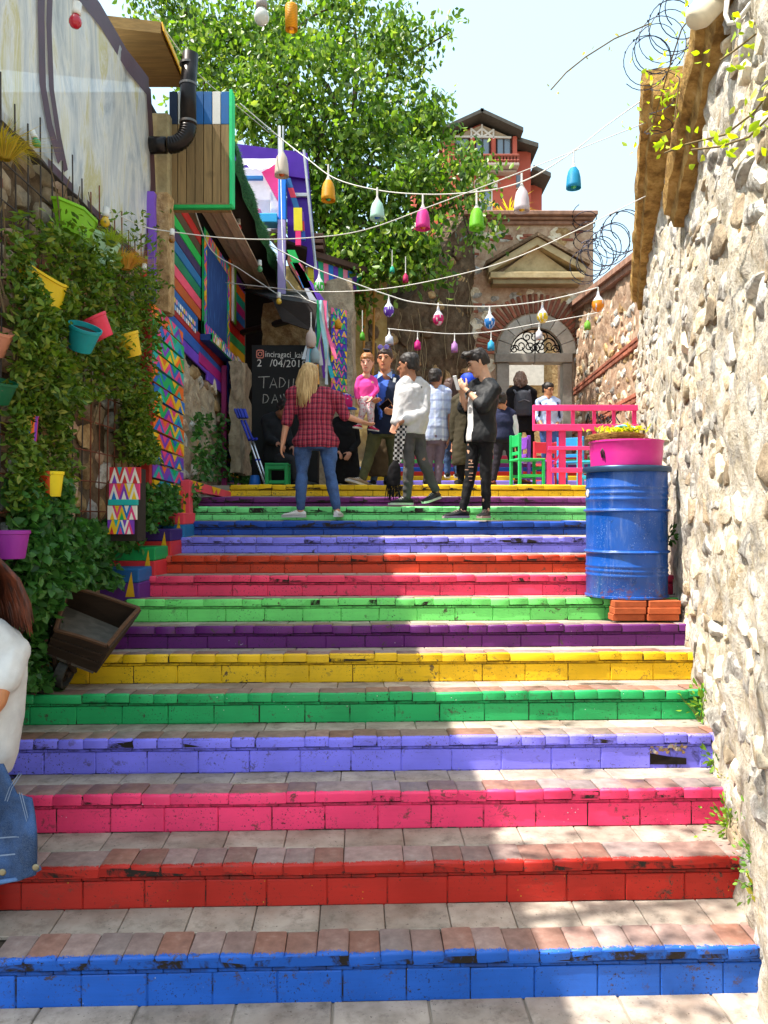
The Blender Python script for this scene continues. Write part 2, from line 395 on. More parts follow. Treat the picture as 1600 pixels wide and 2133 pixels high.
STONE_DARK = rubble('dark_rock', [(.2, HX('2e251d')), (.45, HX('5c4a38')), (.6, HX('7a6650')), (.8, HX('a08c70'))], 1.0, 6)
STONE_GARDEN = rubble('garden_wall_stone', [(.2, HX('5a4e40')), (.42, HX('8e7e68')), (.58, HX('b09e84')), (.8, HX('ccba9e'))], 1.0, 7)
WALLM = rubble_patchy('ochre_lime_mortar', [(.25, HX('8c7e66')), (.40, HX('bcae94')), (.52, HX('d6ccba')), (.7, HX('eae6dc'))], 1.2, 8)
COPE = plain('coping_brick', '8c6a58', 1, .9, .3, 9, 50, .5, rand=.2)
BRICKM = plain('old_brick', '8e5440', 1, .9, .3, 16, 60, .5, rand=.35)
CORNICE = rubble('cornice_render', [(.28, HX('3a2c1a')), (.42, HX('7a5c32')), (.56, HX('a8864e')), (.75, HX('c4aa7c'))], .9, 7)
def stone_mesh(name, mat, seed, jag=.32):
    """irregular rounded rubble stone, unit size, flattish towards local y (its face looks to -y)"""
    bm = bmesh.new(); bmesh.ops.create_icosphere(bm, subdivisions=3, radius=.5); rp_ = random.Random(seed)
    planes = [(Vector((rp_.uniform(-1, 1), rp_.uniform(-1, .2), rp_.uniform(-1, 1))).normalized(), rp_.uniform(.30, .44)) for _ in range(9)]
    for v in bm.verts:
        q = v.co.normalized(); k = max(abs(q.x), abs(q.z), abs(q.y)*.8)
        p = q*(.5/(k*.55+.45))
        p *= 1+jag*nz(q, 1.7, seed*3.1)+jag*.5*nz(q, 4.2, seed)
        for pn, pd in planes:
            dd = p.dot(pn)
            if dd > pd: p = p-pn*(dd-pd)
        p *= 1+.07*nz(q, 6, seed)+.06*nz(q, 13, seed+3)
        v.co = (p.x, max(-.34, p.y)*.9, p.z)
    ex = [max(abs(v.co[i]) for v in bm.verts) for i in range(3)]
    for v in bm.verts:
        y = v.co.y*.42/ex[1]; v.co = (v.co.x*.5/ex[0], y if y > -.27 else -.27+(y+.27)*.3, v.co.z*.5/ex[2])
    me = bpy.data.meshes.new(name); bm.to_mesh(me); bm.free(); me.materials.append(mat)
    smooth_by(me, 32); return me
class Wall:
    """rubble wall between two ground points; u runs along it, v up, its face looks to the left of A->B"""
    def __init__(s, A, B, batter=0.0):
        s.A = Vector((A[0], A[1], 0)); d = Vector((B[0]-A[0], B[1]-A[1], 0)); s.L = d.length; s.d = d.normalized()
        s.n = Vector((-s.d.y, s.d.x, 0)); s.b = batter
    def p(s, u, v, out=0): return s.A+s.d*u+Vector((0, 0, v))-s.n*(s.b*v)+s.n*out
    def panel(s, name, mat, z0, z1, parent, nu, nv, amp=.035, thick=.35, topf=None, seed=1, fs=2.4):
        vs = []; fs_ = []
        for j in range(nv+1):
            for i in range(nu+1):
                u = s.L*i/nu; zt = topf(u) if topf else z1; v = z0+(zt-z0)*j/nv; p = s.p(u, v)
                k = nz(p, fs, seed)*amp+nz(p, fs*3.7, seed+5)*amp*.55+nz(p, fs*10, seed+9)*amp*.25
                vs.append(s.p(u, v, k))
        for j in range(nv):
            for i in range(nu): a = j*(nu+1)+i; fs_.append((a, a+1, a+nu+2, a+nu+1))
        mb = MB(); mb.add(vs, fs_)
        # back and top
        o = len(mb.v)
        for i in range(nu+1):
            zt = topf(s.L*i/nu) if topf else z1; mb.v.append(tuple(s.p(s.L*i/nu, zt, -thick)))
        for i in range(nu): a = nv*(nu+1)+i; mb.f.append((a, a+1, o+i+1, o+i)); mb.m.append(0)
        b0 = len(mb.v)
        for i in (0, nu): mb.v.append(tuple(s.p(s.L*i/nu, z0, -thick)))
        mb.f.append((o, o+nu, b0+1, b0)); mb.m.append(0)
        for e in (0, nu):
            ring = [j*(nu+1)+e for j in range(nv+1)]+[o+e, b0+(1 if e else 0)]
            mb.f.append(tuple(ring)); mb.m.append(0)
        ob_ = mb.build(name, mat, parent); smooth_by(ob_.data, 60); return ob_
    def stones(s, parent, meshes, z0, z1, h=(.12, .2), w=(.16, .36), proud=(.02, .06), skip=.1, limit=300, see=None, topf=None, seed=3, name='stone', dep=.16):
        r_ = random.Random(seed); spots = []
        v = z0
        while v < z1:
            hh = r_.uniform(*h); u = -r_.uniform(0, .2)
            while u < s.L:
                ww = r_.uniform(*w)
                if r_.random() > skip and u+ww/2 > .03 and u+ww/2 < s.L-.03:
                    uu, vv = u+ww/2, v+hh/2+r_.uniform(-.25, .25)*hh
                    if (topf is None or vv+hh*.5 < topf(uu)-.02):
                        ht = hh*r_.uniform(.75, 1.15); pr = r_.uniform(*proud)
                        M = frame(s.p(uu, vv, pr-dep*.45), s.d, -s.n, Vector((0, 0, 1))) @ Euler((r_.uniform(-.15, .15), r_.uniform(-.4, .4) if r_.random() < .4 else r_.uniform(-.1, .1), r_.uniform(-.15, .15))).to_matrix().to_4x4() @ Matrix.Diagonal((ww*1.02, dep, ht*1.05, 1))
                        c = s.p(uu, vv); key = ww*ht/(c.y*c.y) if c.y > .5 else 0
                        inv = c.y > .5 and abs((c.x*F/c.y)) < 830 and abs((H-c.z)*F/c.y) < 1100
                        spots.append((key if inv else 0, M, r_.randrange(len(meshes))))
                u += ww*.97
            v += hh*.93
        spots = [q for q in spots if q[0] > 0]; spots.sort(key=lambda q: -q[0])
        for _, M, k in spots[:limit]: ob(name, meshes[k], parent, M)
        if len(spots) > limit:
            mb = MB(); mats = []
            for me in meshes:
                if me.materials[0] not in mats: mats.append(me.materials[0])
            for _, M, k in spots[limit:]:
                me = meshes[k]; mb.add([x.co for x in me.vertices], [list(p.vertices) for p in me.polygons], mats.index(me.materials[0]), M)
            me = mb.mesh('small_stones', mats, True, False); o = ob('small_stones', me, parent); o['kind'] = 'stuff'
ST_L = [stone_mesh('stone', [STONE_LIME, STONE_GREY, STONE_LIME, STONE_GREY, STONE_GARDEN, STONE_GREY][k % 6], k) for k in range(18)]
ST_P = [stone_mesh('stone', [STONE_PINK, STONE_LIME, STONE_OCHRE, STONE_GREY][k % 4], k+40) for k in range(12)]
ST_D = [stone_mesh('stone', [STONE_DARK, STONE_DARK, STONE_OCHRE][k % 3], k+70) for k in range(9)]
ST_G = [stone_mesh('stone', [STONE_GARDEN, STONE_OCHRE, STONE_GARDEN, STONE_PINK, STONE_GREY][k % 5], k+90, .2) for k in range(10)]
# ---- near right wall: A far end -> B near end so that its face looks left (to the stairs)
def wpt(Y): return (wallX(Y), Y)
WR = Wall(wpt(1.6), wpt(10.1), .012)
def rtop(u):
    Y = (WR.A+WR.d*u).y
    return 5.05-.34*(Y-4.3) if Y < 6.05 else 5.62-.28*(Y-6.4)
wr = thing('rubble_wall', 'tall sunlit rubble stone wall rising along the right of the stairs', 'wall')
WR.panel('mortar_face', WALLM, -.4, 5.15, wr, 190, 120, .045, .5, rtop, 3, 2.6)
WR.stones(wr, ST_L, -.1, 4.9, (.11, .25), (.13, .44), (.026, .064), .08, 300, topf=rtop, seed=5)
def cornice(name, label, pts, w, h, inward, cat='cornice', parent=None):
    """moulded ledge along two points; inward = vector back into the wall"""
    a, b = Vector(pts[0]), Vector(pts[1]); i = Vector(inward).normalized(); mb = MB(); n = 60
    prof = [(0, 0), (.02, -.06), (.07, -.075), (.09, -h*.8), (w, -h), (w, .05), (0, .05)]
    vs = []; fs = []
    for k in range(n+1):
        c = a.lerp(b, k/n)
        for (x, z) in prof: vs.append(c+i*(x+.022*nz(c, 3, x*30)+.012*nz(c, 9, x*50))+Vector((0, 0, z+.022*nz(c, 2.5, z*20)+.010*nz(c, 8, z*40))))
    m = len(prof)
    for k in range(n):
        for j in range(m): fs.append((k*m+j, k*m+(j+1) % m, (k+1)*m+(j+1) % m, (k+1)*m+j))
    fs += [tuple(range(m)), tuple(reversed(range(n*m, n*m+m)))]
    o = mb.add(vs, fs).build(name, CORNICE, parent); smooth_by(o.data, 35)
    return tag(o, label, cat) if parent is None else o
inw = -WR.n
c1a = P(1376, 428, 6.05); c1b = P(1462, -60, 4.3)
cornice('eaves_cornice', 'weathered ochre cornice projecting from the near top of the right wall', [c1a, c1b], .55, .22, inw)
c2a = P(1312, 618, 9.6); c2b = P(1337, 158, 6.4)
cornice('eaves_cornice', 'long ochre cornice along the far half of the right wall', [c2a, c2b], .6, .2, inw)
def block(name, pts, off, mat, parent=None):
    return MB().slab(pts, off).build(name, mat, parent)
# projecting stone ledge at right edge
lg = MB(); q = P(1538, 497, 4.0); 
lg.add([q, q+Vector((.34, -.5, .02)), q+Vector((.6, -.4, .02)), q+Vector((.4, .25, 0)), q+Vector((.03, .02, -.07)), q+Vector((.36, -.46, -.06)), q+Vector((.6, -.36, -.06)), q+Vector((.4, .25, -.07)),
        q+Vector((.0, 0, .05)), q+Vector((.34, -.5, .07)), q+Vector((.6, -.4, .07)), q+Vector((.4, .25, .05))],
       [(8,9,10,11),(0,1,9,8),(1,2,10,9),(2,3,11,10),(3,0,8,11),(0,4,5,1),(4,7,6,5),(0,3,7,4),(1,5,6,2)])
tag(lg.build('stone_ledge', CORNICE), 'stone window ledge jutting from the right wall at mid height', 'ledge')
# ---- far right wall with brick bands, up to the gate
GY = 15.2                                              # depth of the gate front
fr = thing('rubble_wall', 'lower sunlit wall with brick bands running back to the gate', 'wall')
A2 = P(1352, 900, 9.9); B2 = P(1186, 900, GY+.05)
WF = Wall((A2.x, A2.y), (B2.x, B2.y), .02)
def ftop(u): return 5.30+.62*u/WF.L
WF.panel('mortar_face', STONE_PINK, 1.8, 6, fr, 90, 60, .05, .5, ftop, 11, 2.2)
WF.stones(fr, ST_P, 2.2, 5.9, (.13, .22), (.16, .34), (.03, .06), .12, 220, topf=ftop, seed=8)
for v in (3.6, 3.68, 4.35, 4.43):                        # brick courses
    u = .1
    while u < WF.L-.2:
        M = frame(WF.p(u+.11, v), WF.d, -WF.n, Vector((0, 0, 1)))
        MB
        me = MATS.setdefault('bandbrick', MB().bbox((-.105, -.035, -.03), (.105, .08, .03), .008).mesh('brick', BRICKM))
        ob('brick', me, fr, M); u += .235
co = MB()
for k in range(2):
    o = .08+.05*k; a = WF.p(-.05, ftop(0)+.0+.09*k, o); b = WF.p(WF.L, ftop(WF.L)+.09*k, o)
    co.slab([a, b, b+Vector((0, 0, .085)), a+Vector((0, 0, .085))], -WF.n*(.55+.05*k))
co.build('coping', COPE, fr)
# ================================================================== GATE
gate = thing('stone_gateway', 'old stone gateway with pediment, brick relieving arch and arched doorway', 'gateway', (0, 0, 0))
MARBLE = rubble('gate_marble', [(.2, HX('7e766a')), (.5, HX('aaa296')), (.8, HX('c8c0b4'))], .25, 4)
PEDI = rubble('pediment_stone', [(.2, HX('6a5c44')), (.45, HX('a8946e')), (.8, HX('c8b690'))], .3, 4)
def gp(px, py, out=0): q = P(px, py, GY); q.y -= out; return q
def gbox(px0, py0, px1, py1, o0, o1, mat, name, parent=gate, bev=.01):
    a, b = gp(px0, py1), gp(px1, py0)
    return MB().bbox((a.x, GY-o1, a.z), (b.x, GY-o0, b.z), bev).build(name, mat, parent)
# front wall with the opening cut out (built as polygon pieces round the arch)
dl, dr, dtop = gp(1062, 755).x, gp(1170, 755).x, gp(1062, 755).z
cxg, arch0 = (dl+dr)/2, gp(1062, 738).z; ar = (dr-dl)/2*1.12
gx0, gx1, gz0, gz1 = gp(960, 0).x, gp(1236, 0).x, 2.2, gp(0, 462).z
nA = 18; arc = [(cxg-ar*cos(pi*k/nA), arch0+ar*sin(pi*k/nA)) for k in range(nA+1)]
fw = MB()
def gpoly(poly): fw.prism(poly, .6, 0, T(0, GY, 0))
gpoly([(gx0, gz0), (cxg-ar, gz0), (cxg-ar, arch0), (gx0, arch0)]); gpoly([(cxg+ar, gz0), (gx1-.35, gz0), (gx1-.35, arch0), (cxg+ar, arch0)])
for k in range(nA):
    (xa, za), (xb, zb_) = arc[k], arc[k+1]; gpoly([(xa, za), (xb, zb_), (xb, gz1), (xa, gz1)])
gpoly([(gx0, arch0), (cxg-ar, arch0), (cxg-ar, gz1), (gx0, gz1)]); gpoly([(cxg+ar, arch0), (gx1, arch0), (gx1, gz1), (cxg+ar, gz1)])
fw.build('front_wall', STONE_PINK, gate)
WG = Wall((gx1, GY), (gx0, GY)); r_ = random.Random(21)
for k in range(300):                                  # stones in the upper part and the flanks
    z = r_.uniform(arch0-2.0, gz1-.15); x = r_.uniform(gx0+.1, gx1-.12); dx, dz = x-cxg, z-arch0
    if (dx*dx+dz*dz < (ar+.58)**2 and dz > -.1) or (abs(dx) < ar+.3 and dz <= 0): continue
    if gp(0, 606).z < z < gp(0, 500).z and abs(dx) < 1.05: continue
    s_ = r_.uniform(.16, .36)
    ob('stone', r_.choice((ST_P[1], ST_P[5], ST_P[9], ST_P[2], ST_P[7])), gate, frame(Vector((x, GY+.008, z)), Vector((1, 0, 0)), Vector((0, 1, 0)), Vector((0, 0, 1))) @ Euler((0, r_.uniform(-.3, .3), 0)).to_matrix().to_4x4() @ Matrix.Diagonal((s_*1.2, .12, s_*.85, 1)))
for k in range(70):
    z = r_.uniform(arch0-2.0, gz1-.15); x = r_.uniform(gx0+.1, gx1-.15); dx, dz = x-cxg, z-arch0
    if (dx*dx+dz*dz < (ar+.62)**2 and dz > -.1) or (abs(dx) < ar+.34 and dz <= 0) or (gp(0, 606).z < z < gp(0, 500).z and abs(dx) < 1.05): continue
    bb_ = MATS.setdefault('gbrick', MB().bbox((-.11, -.02, -.025), (.11, .06, .025), .006).mesh('brick', BRICKM)); ob('brick', bb_, gate, T(x, GY-.004, z))
# brick relieving arch
vb = MB().bbox((-.032, -.03, 0), (.032, .06, .36), .006).mesh('voussoir_brick', BRICKM)
for k in range(31):
    a = pi*(k+.5)/31; rr = ar+.24
    ob('voussoir_brick', vb, gate, frame(Vector((cxg-rr*cos(a), GY, arch0+rr*sin(a))), Vector((sin(a), 0, cos(a))), Vector((0, 1, 0)), Vector((-cos(a), 0, sin(a)))))
# marble arch ring, imposts, jambs and lintel
mk = MB().bbox((-.14, -.06, 0), (.14, .2, .22), .01)
for k in range(9):
    a0, a1 = pi*k/9+.01, pi*(k+1)/9-.01; m = MB(); R0, R1 = ar-.05, ar+.2; ps = []
    for a in (a0, (a0+a1)/2, a1): ps.append((cxg-R1*cos(a), arch0+R1*sin(a)))
    for a in (a1, (a0+a1)/2, a0): ps.append((cxg-R0*cos(a), arch0+R0*sin(a)))
    m.prism(ps, .26, 0, T(0, GY-.08, 0)).build('arch_stone', MARBLE, gate)
gbox(1030, 737, 1112, 756, -.2, .10, MARBLE, 'lintel'); gbox(1113, 737, 1191, 756, -.2, .10, MARBLE, 'lintel')
gbox(1034, 757, 1060, 960, -.2, .06, MARBLE, 'jamb'); gbox(1171, 757, 1191, 960, -.2, .06, MARBLE, 'jamb')
# iron scroll grille in the lunette
gr = MB(); IRON = plain('black_iron', '1a1a1c', 1, .6, .2, 20, 60, .2, .6)
def scroll(cx, cz, r0, turns, a0, sgn):
    pts = []
    for k in range(26):
        t = k/25; a = a0+sgn*turns*2*pi*t; rr = r0*(1-.85*t); pts.append((cx+rr*cos(a), GY+.06, cz+rr*sin(a)))
    gr.tube(pts, .012, 5)
for (fx, fz, r0, a0, sg) in ((-.5, .28, .17, 0, 1), (.5, .28, .17, pi, -1), (-.2, .22, .15, pi, 1), (.2, .22, .15, 0, -1), (0, .55, .13, -1.5, 1), (-.28, .58, .12, 0, 1), (.28, .58, .12, pi, -1), (-.72, .15, .1, 0, 1), (.72, .15, .1, pi, -1), (0, .2, .09, 0, 1)):
    scroll(cxg+fx*ar, arch0+.03+fz*ar, r0*ar/.62, 1.6, a0, sg)
gr.tube([(cxg, GY+.06, arch0), (cxg, GY+.06, arch0+ar*.97)], .012, 5)
gr.tube([(cxg-(ar-.06)*cos(pi*k/20), GY+.06, arch0+(ar-.06)*sin(pi*k/20)) for k in range(21)], .015, 5)
for s_ in (-1, 1): gr.tube([(cxg+s_*.1*ar, GY+.06, arch0+.1)]+[(cxg+s_*(.1+.75*t)*ar, GY+.06, arch0+(.1+.5*sin(t*pi))*ar) for t in (0, .25, .5, .75, 1)], .011, 5)
gr.build('iron_grille', IRON, gate, True)
# pediment
pa, pb, pc = gp(1022, 600), gp(1203, 600), gp(1112, 508)
base_z = gp(0, 578).z
MB().bbox((pa.x, GY-.30, gp(0, 600).z), (pb.x, GY-.002, gp(0, 590).z), .01).build('pediment_base', PEDI, gate)
MB().bbox((pa.x-.05, GY-.36, gp(0, 589.6).z), (pb.x+.05, GY-.002, gp(0, 577).z), .01).build('pediment_cornice', PEDI, gate)
MB().prism([(pa.x+.12, base_z), (pb.x-.12, base_z), (pc.x, pc.z-.12)], .16, 0, T(0, GY-.16, 0)).build('tympanum', PEDI, gate)
for s_, q in ((0, pa), (1, pb)):
    sx_ = -1 if s_ == 0 else 1; e = Vector((q.x+sx_*.08, 0, base_z))
    poly = [(e.x, e.z), (pc.x, pc.z-.13), (pc.x, pc.z+.02), (e.x, e.z+.12)]
    MB().prism(poly if s_ == 0 else poly[::-1], .34, 0, T(0, GY-.35, 0)).build('raking_cornice', PEDI, gate)
    poly2 = [(e.x+sx_*.06, e.z+.13), (pc.x, pc.z+.03), (pc.x, pc.z+.1), (e.x+sx_*.06, e.z+.2)]
    MB().prism(poly2 if s_ == 0 else poly2[::-1], .42, 0, T(0, GY-.40, 0)).build('roof_slab', STONE_DARK, gate)
# parapet coping and dentils
for k, (y0, y1, o) in enumerate(((446, 455, .22), (455.3, 461, .14), (461.3, 469, .07))):
    gbox(972-8*(k == 0), y0, 1240-6*k, y1, -.6, o, COPE, 'coping_course', bev=.012)
# wall seen through the doorway
back = thing('courtyard_wall', 'plastered stone wall glimpsed through the gate doorway', 'wall')
MB().box((1.2, 19.5, 2.3), (6.5, 20, 7.2)).build('wall_face', STONE_OCHRE, back)
MB().box((2.0, 19.42, 4.2), (2.9, 19.52, 6.5)).build('dark_window', plain('void', '191512', 1, .9), back)
MB().box((2.98, 19.44, 5.2), (3.9, 19.52, 6.6)).build('plaster_patch', plain('pale_plaster', 'c2bbb0', 1, .9), back)
# ---- dark shaded wall left of the gate
dw = thing('rock_wall', 'dark shaded rock wall with hanging roots left of the gateway', 'wall')
WD = Wall((gp(984, 0).x, GY-.1), (-.15, 11.9), 0)
WD.n = -WD.n if WD.n.x < 0 and WD.n.y > 0 else WD.n
WD = Wall((-.2, 13.1), (gp(984, 0).x, GY-.02), 0); WD.n = Vector((WD.d.y, -WD.d.x, 0))
def dtopf(u): return 5.6+2.15*max(0, min(1, (u/WD.L-.30)/.62))
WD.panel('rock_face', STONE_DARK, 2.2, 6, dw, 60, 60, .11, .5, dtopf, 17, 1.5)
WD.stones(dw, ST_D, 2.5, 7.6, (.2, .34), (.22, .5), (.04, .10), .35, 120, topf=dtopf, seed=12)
# hanging pale roots
rt = MB(); r_ = random.Random(5)
for k in range(26):
    u = r_.uniform(.15, .95)*WD.L; z = r_.uniform(4.2, min(6.6, dtopf(u)-.1)); L_ = r_.uniform(.4, 1.3)
    pts = [WD.p(u+.025*sin(j*1.3+k), z-L_*j/6, .13+.02*sin(j+k)) for j in range(7)]; rt.tube(pts, .006, 4)
rt.build('roots', plain('dry_root', '9a8868', 1, .9), dw)
# pale lit wall (ochre) further left
yw = thing('plaster_wall', 'sunlit yellow ochre rough plaster wall behind the toddler', 'wall')
WY = Wall((.05, 13.2), (-1.7, 12.9), 0); WY.n = Vector((0, -1, 0))
WY.panel('plaster_face', rubble('yellow_plaster', [(.2, HX('8a6c3c')), (.45, HX('c4a568')), (.8, HX('dcc48c'))], .7, 6), 2.3, 6.1, yw, 40, 60, .05, .4, None, 23, 2)
for (x, z0) in ((-.33, 4.6), (-.18, 4.2)):
    MB().tube([(x, 12.8, z0), (x+.02, 12.78, 5.4), (x, 12.8, 6.2)], .02, 6).build('drain_pipe', plain('rusty_pipe', 'a8742c', 1, .6), yw)
# ================================================================== RED HOUSE
HYd = 40.0
def hp(px, py, o=0): q = P(px, py, HYd); q.y -= o; return q
house = thing('red_house', 'terracotta red gabled house with glazed balcony above the gateway', 'house')
REDW = plain('terracotta_render', 'b85c4a', 1, .85, .12, 1.5, 20, .2); WHT = plain('white_trim', 'd8d2c8', 1, .7); DKW = plain('dark_frame', '3a302c', 1, .6)
ROOFM = plain('dark_roof', '4a4640', 1, .8, .2, 6); HG = NT('house_glass'); HGL = HG.done(HX('6e7c88'), .08, None, 0, .8)
BAL = plain('house_brick', '8c4a3c', 1, .85, .2, 6)
def hbox(px0, py0, px1, py1, o0, o1, mat, name, parent=house):
    a, b = hp(px0, py1), hp(px1, py0)
    return MB().bbox((a.x, HYd-o1, a.z), (b.x, HYd-o0, b.z), .03).build(name, mat, parent)
a, b = hp(925, 470), hp(1075, 292)
MB().prism([(a.x, a.z-6), (b.x, a.z-6), (b.x, b.z), (hp(1000, 0).x, hp(0, 258).z), (a.x, b.z)], 6, 0, T(0, HYd, 0)).build('wall', REDW, house)
MB().box((b.x, HYd+.8, a.z-6), (hp(1112, 0).x, HYd+6, hp(0, 300).z)).build('wall', REDW, house)
MB().box((hp(1112, 0).x, HYd+1.6, a.z-6), (hp(1142, 0).x, HYd+6, hp(0, 358).z)).build('wall', REDW, house)
MB().box((hp(860, 0).x, HYd+.6, a.z-6), (a.x, HYd+6, hp(0, 350).z)).build('wall', REDW, house)
for (x0, y0, x1, y1, dy) in ((918, 289, 1003, 250, 0), (997, 250, 1084, 290, 0)):
    p0, p1 = hp(x0, y0), hp(x1, y1)
    MB().slab([p0+Vector((0, -.9, 0)), p1+Vector((0, -.9, 0)), p1+Vector((0, -.9, .18)), p0+Vector((0, -.9, .18))], (0, 7, 0)).build('roof', ROOFM, house)
for (x0, y0, x1, y1) in ((1076, 292, 1122, 306), (1112, 352, 1148, 368)):
    p0, p1 = hp(x0, y0), hp(x1, y1); MB().slab([p0, p1, p1+Vector((0, 0, .22)), p0+Vector((0, 0, .22))], (0, 6, 0)).build('roof', ROOFM, house)
# gable truss
ga = [(948, 284), (1003, 264), (1060, 286)]
MB().prism([(hp(x, y).x, hp(x, y).z) for x, y in ((946, 286), (1003, 262), (1062, 287))], .1, 0, T(0, HYd-.12, 0)).build('gable_panel', plain('gable_render', 'b09a80', 1, .8), house)
for (x0, y0, x1, y1) in ((981, 270, 981, 292), (1027, 272, 1027, 292), (1003, 262, 1003, 290), (982, 289, 1003, 270), (982, 272, 1003, 289), (1003, 270, 1026, 289), (1003, 289, 1026, 274), (945, 287, 1064, 289)):
    p0, p1 = hp(x0, y0, .16), hp(x1, y1, .16); MB().tube([p0, p1], .06, 4).build('truss_bar', WHT, house)
for (x0, x1) in ((947, 978), (989, 1022), (1033, 1066)):
    w = hbox(x0, 286, x1, 334, -.1, .06, DKW, 'window')
    n = 2
    for k in range(n):
        xa = x0+2+(x1-x0-4)*k/n; xb = x0+2+(x1-x0-4)*(k+1)/n-1.5
        hbox(xa+.5, 289, xb, 331, .02, .09, HGL, 'pane', w)
for x in (979, 1023, 1067): hbox(x, 286, x+9, 336, -.1, .2, REDW, 'pillar')
hbox(944, 336, 1076, 341, 0, .9, BAL, 'balcony_rail'); hbox(944, 354, 1076, 360, 0, .9, plain('beige_trim', 'a8948a', 1, .7), 'balcony_floor')
bl = MB().lathe([(.05, 0), (.11, .12), (.05, .22), (.08, .34)], 8).mesh('baluster', BAL)
for k in range(20):
    q = hp(948+6.6*k, 354, .8); ob('baluster', bl, house, T(*q))
hbox(975, 361, 1072, 366, 0, .5, plain('beige_trim', 'a8948a', 1, .7), 'dentil_band')
MB().prism([(hp(x, y).x, hp(x, y).z) for x, y in ((986, 384), (1036, 384), (1011, 368))], .5, 0, T(0, HYd-.5, 0)).build('window_pediment', WHT, house)
w = hbox(998, 394, 1026, 440, -.1, .06, WHT, 'window'); hbox(1001, 398, 1023, 440, .02, .1, HGL, 'pane', w)
hbox(988, 386, 997, 396, 0, .3, WHT, 'corbel'); hbox(1027, 386, 1035, 396, 0, .3, WHT, 'corbel')
w = MB().bbox((hp(1078, 0).x, HYd+.72, hp(0, 380).z), (hp(1093, 0).x, HYd+.85, hp(0, 350).z), .03).build('window', WHT, house)
MB().bbox((hp(1080, 0).x, HYd+.69, hp(0, 378).z), (hp(1091, 0).x, HYd+.74, hp(0, 352).z), .02).build('pane', HGL, w)
# ================================================================== LEFT SIDE: garden wall, plastic sheet, timber shacks
LX = -2.0
def L(px, py, X=LX):                                   # pixel -> point on the plane X = const (street side of the left houses)
    Y = X*F/(px-800.0); return Vector((X, Y, H-(py-1066)*Y/F))
gw = thing('garden_wall', 'old stone garden wall overgrown with climbing plants on the left', 'wall')
WL = Wall((-2.28, 3.2), (-2.14, 7.15), 0); WL.n = Vector((WL.d.y, -WL.d.x, 0))
WL.panel('mortar_face', STONE_DARK, -.3, 4.27, gw, 70, 70, .05, .4, None, 31, 2.0)
WL.stones(gw, ST_G, -.1, 4.2, (.13, .24), (.16, .40), (.06, .10), .15, 200, seed=15)
gb = MB().bbox((-.12, -.04, -.035), (.12, .08, .035), .01).mesh('brick', BRICKM); r_ = random.Random(3)
for k in range(26):
    u, v = r_.uniform(1.2, 3.8), r_.uniform(3.1, 4.15)
    ob('brick', gb, gw, frame(WL.p(u, v, .02), WL.d, -WL.n, Vector((0, 0, 1))))
# rusty steel mesh standing in front of the wall
RUST = plain('rusty_rebar', '6e3a26', 1, .85, .3, 25, 80, .4); DRKS = plain('dark_steel', '3a332e', 1, .7)
ms = thing('steel_mesh', 'rusty reinforcing mesh fixed on the garden wall', 'mesh')
for k in range(18):
    y = 4.1+k*.165; z1 = 4.35+.08*sin(k*2.1)+.05*(k % 3); z0 = 2.0
    MB().tube([(-2.06, y, z0), (-2.05+.004*(k % 3), y, 3.3), (-2.06, y+.015, z1)], 0.005, 5).build('vertical_bar', RUST if k > 8 else DRKS, ms)
for k in range(11):
    z = 2.1+.21*k; MB().tube([(-2.052, 4.0, z), (-2.05, 5.5, z+.01), (-2.052, 7.0, z)], .005, 5).build('horizontal_bar', RUST if k < 8 else DRKS, ms)
# tent of clear plastic sheet above the wall
def plastic():
    t = NT('clear_plastic'); b = t.b
    n1 = t.noise(3.0, 6, .7, 1.2, t.P((1, 1, .35))); n2 = t.noise(11, 6, .7, 1.5, t.P((1, 1, .4)))
    col = t.ramp(n1, [(.28, HX('8e949c')), (.42, HX('c4c8ca')), (.54, HX('e4e2da')), (.64, HX('d2c894')), (.74, HX('eceae4'))])
    nb = t.bump(n1, .5, .03); nb = t.bump(n2, .4, .012, nb)
    t.done(col, .22, nb, 0, .6)
    tr = t.n('ShaderNodeBsdfTransparent'); tl = t.n('ShaderNodeBsdfTranslucent'); t.l(col, tl.inputs[0])
    m1 = t.n('ShaderNodeMixShader'); m1.inputs[0].default_value = .45; t.l(b.outputs[0], m1.inputs[1]); t.l(tl.outputs[0], m1.inputs[2])
    m2 = t.n('ShaderNodeMixShader'); t.l(t.rng(n2, .35, .7, .04, .16), m2.inputs[0]); t.l(m1.outputs[0], m2.inputs[1]); t.l(tr.outputs[0], m2.inputs[2])
    t.l(m2.outputs[0], t.t.nodes['Material Output'].inputs[0]); return t.m
MAROON = plain('maroon_band', '4a2a36', 1, .45, .2, 6, 30, .3)
tent = thing('plastic_tent', 'milky clear plastic sheet with maroon bands hung above the garden wall', 'plastic sheet')
TX = -2.08
def tx(y, z): return TX+.03*nz((y, z, 0), 1.6, 4)+.018*nz((y*2.5, z*.9, 0), 2.2, 9)
def ztop(y): return 5.62+.24*(y-5.0)/2.1 if y > 5 else 5.62+.0*(y-5)
vs = []; fs_ = []; ny, nzv = 60, 34
for j in range(nzv+1):
    for i in range(ny+1):
        y = 3.3+3.75*i/ny; z = 4.24+(ztop(y)-4.24)*j/nzv; vs.append((tx(y, z), y, z))
for j in range(nzv):
    for i in range(ny): a = j*(ny+1)+i; fs_.append((a, a+1, a+ny+2, a+ny+1))
o = MB().add(vs, fs_).build('plastic_sheet', plastic(), tent, True, False)
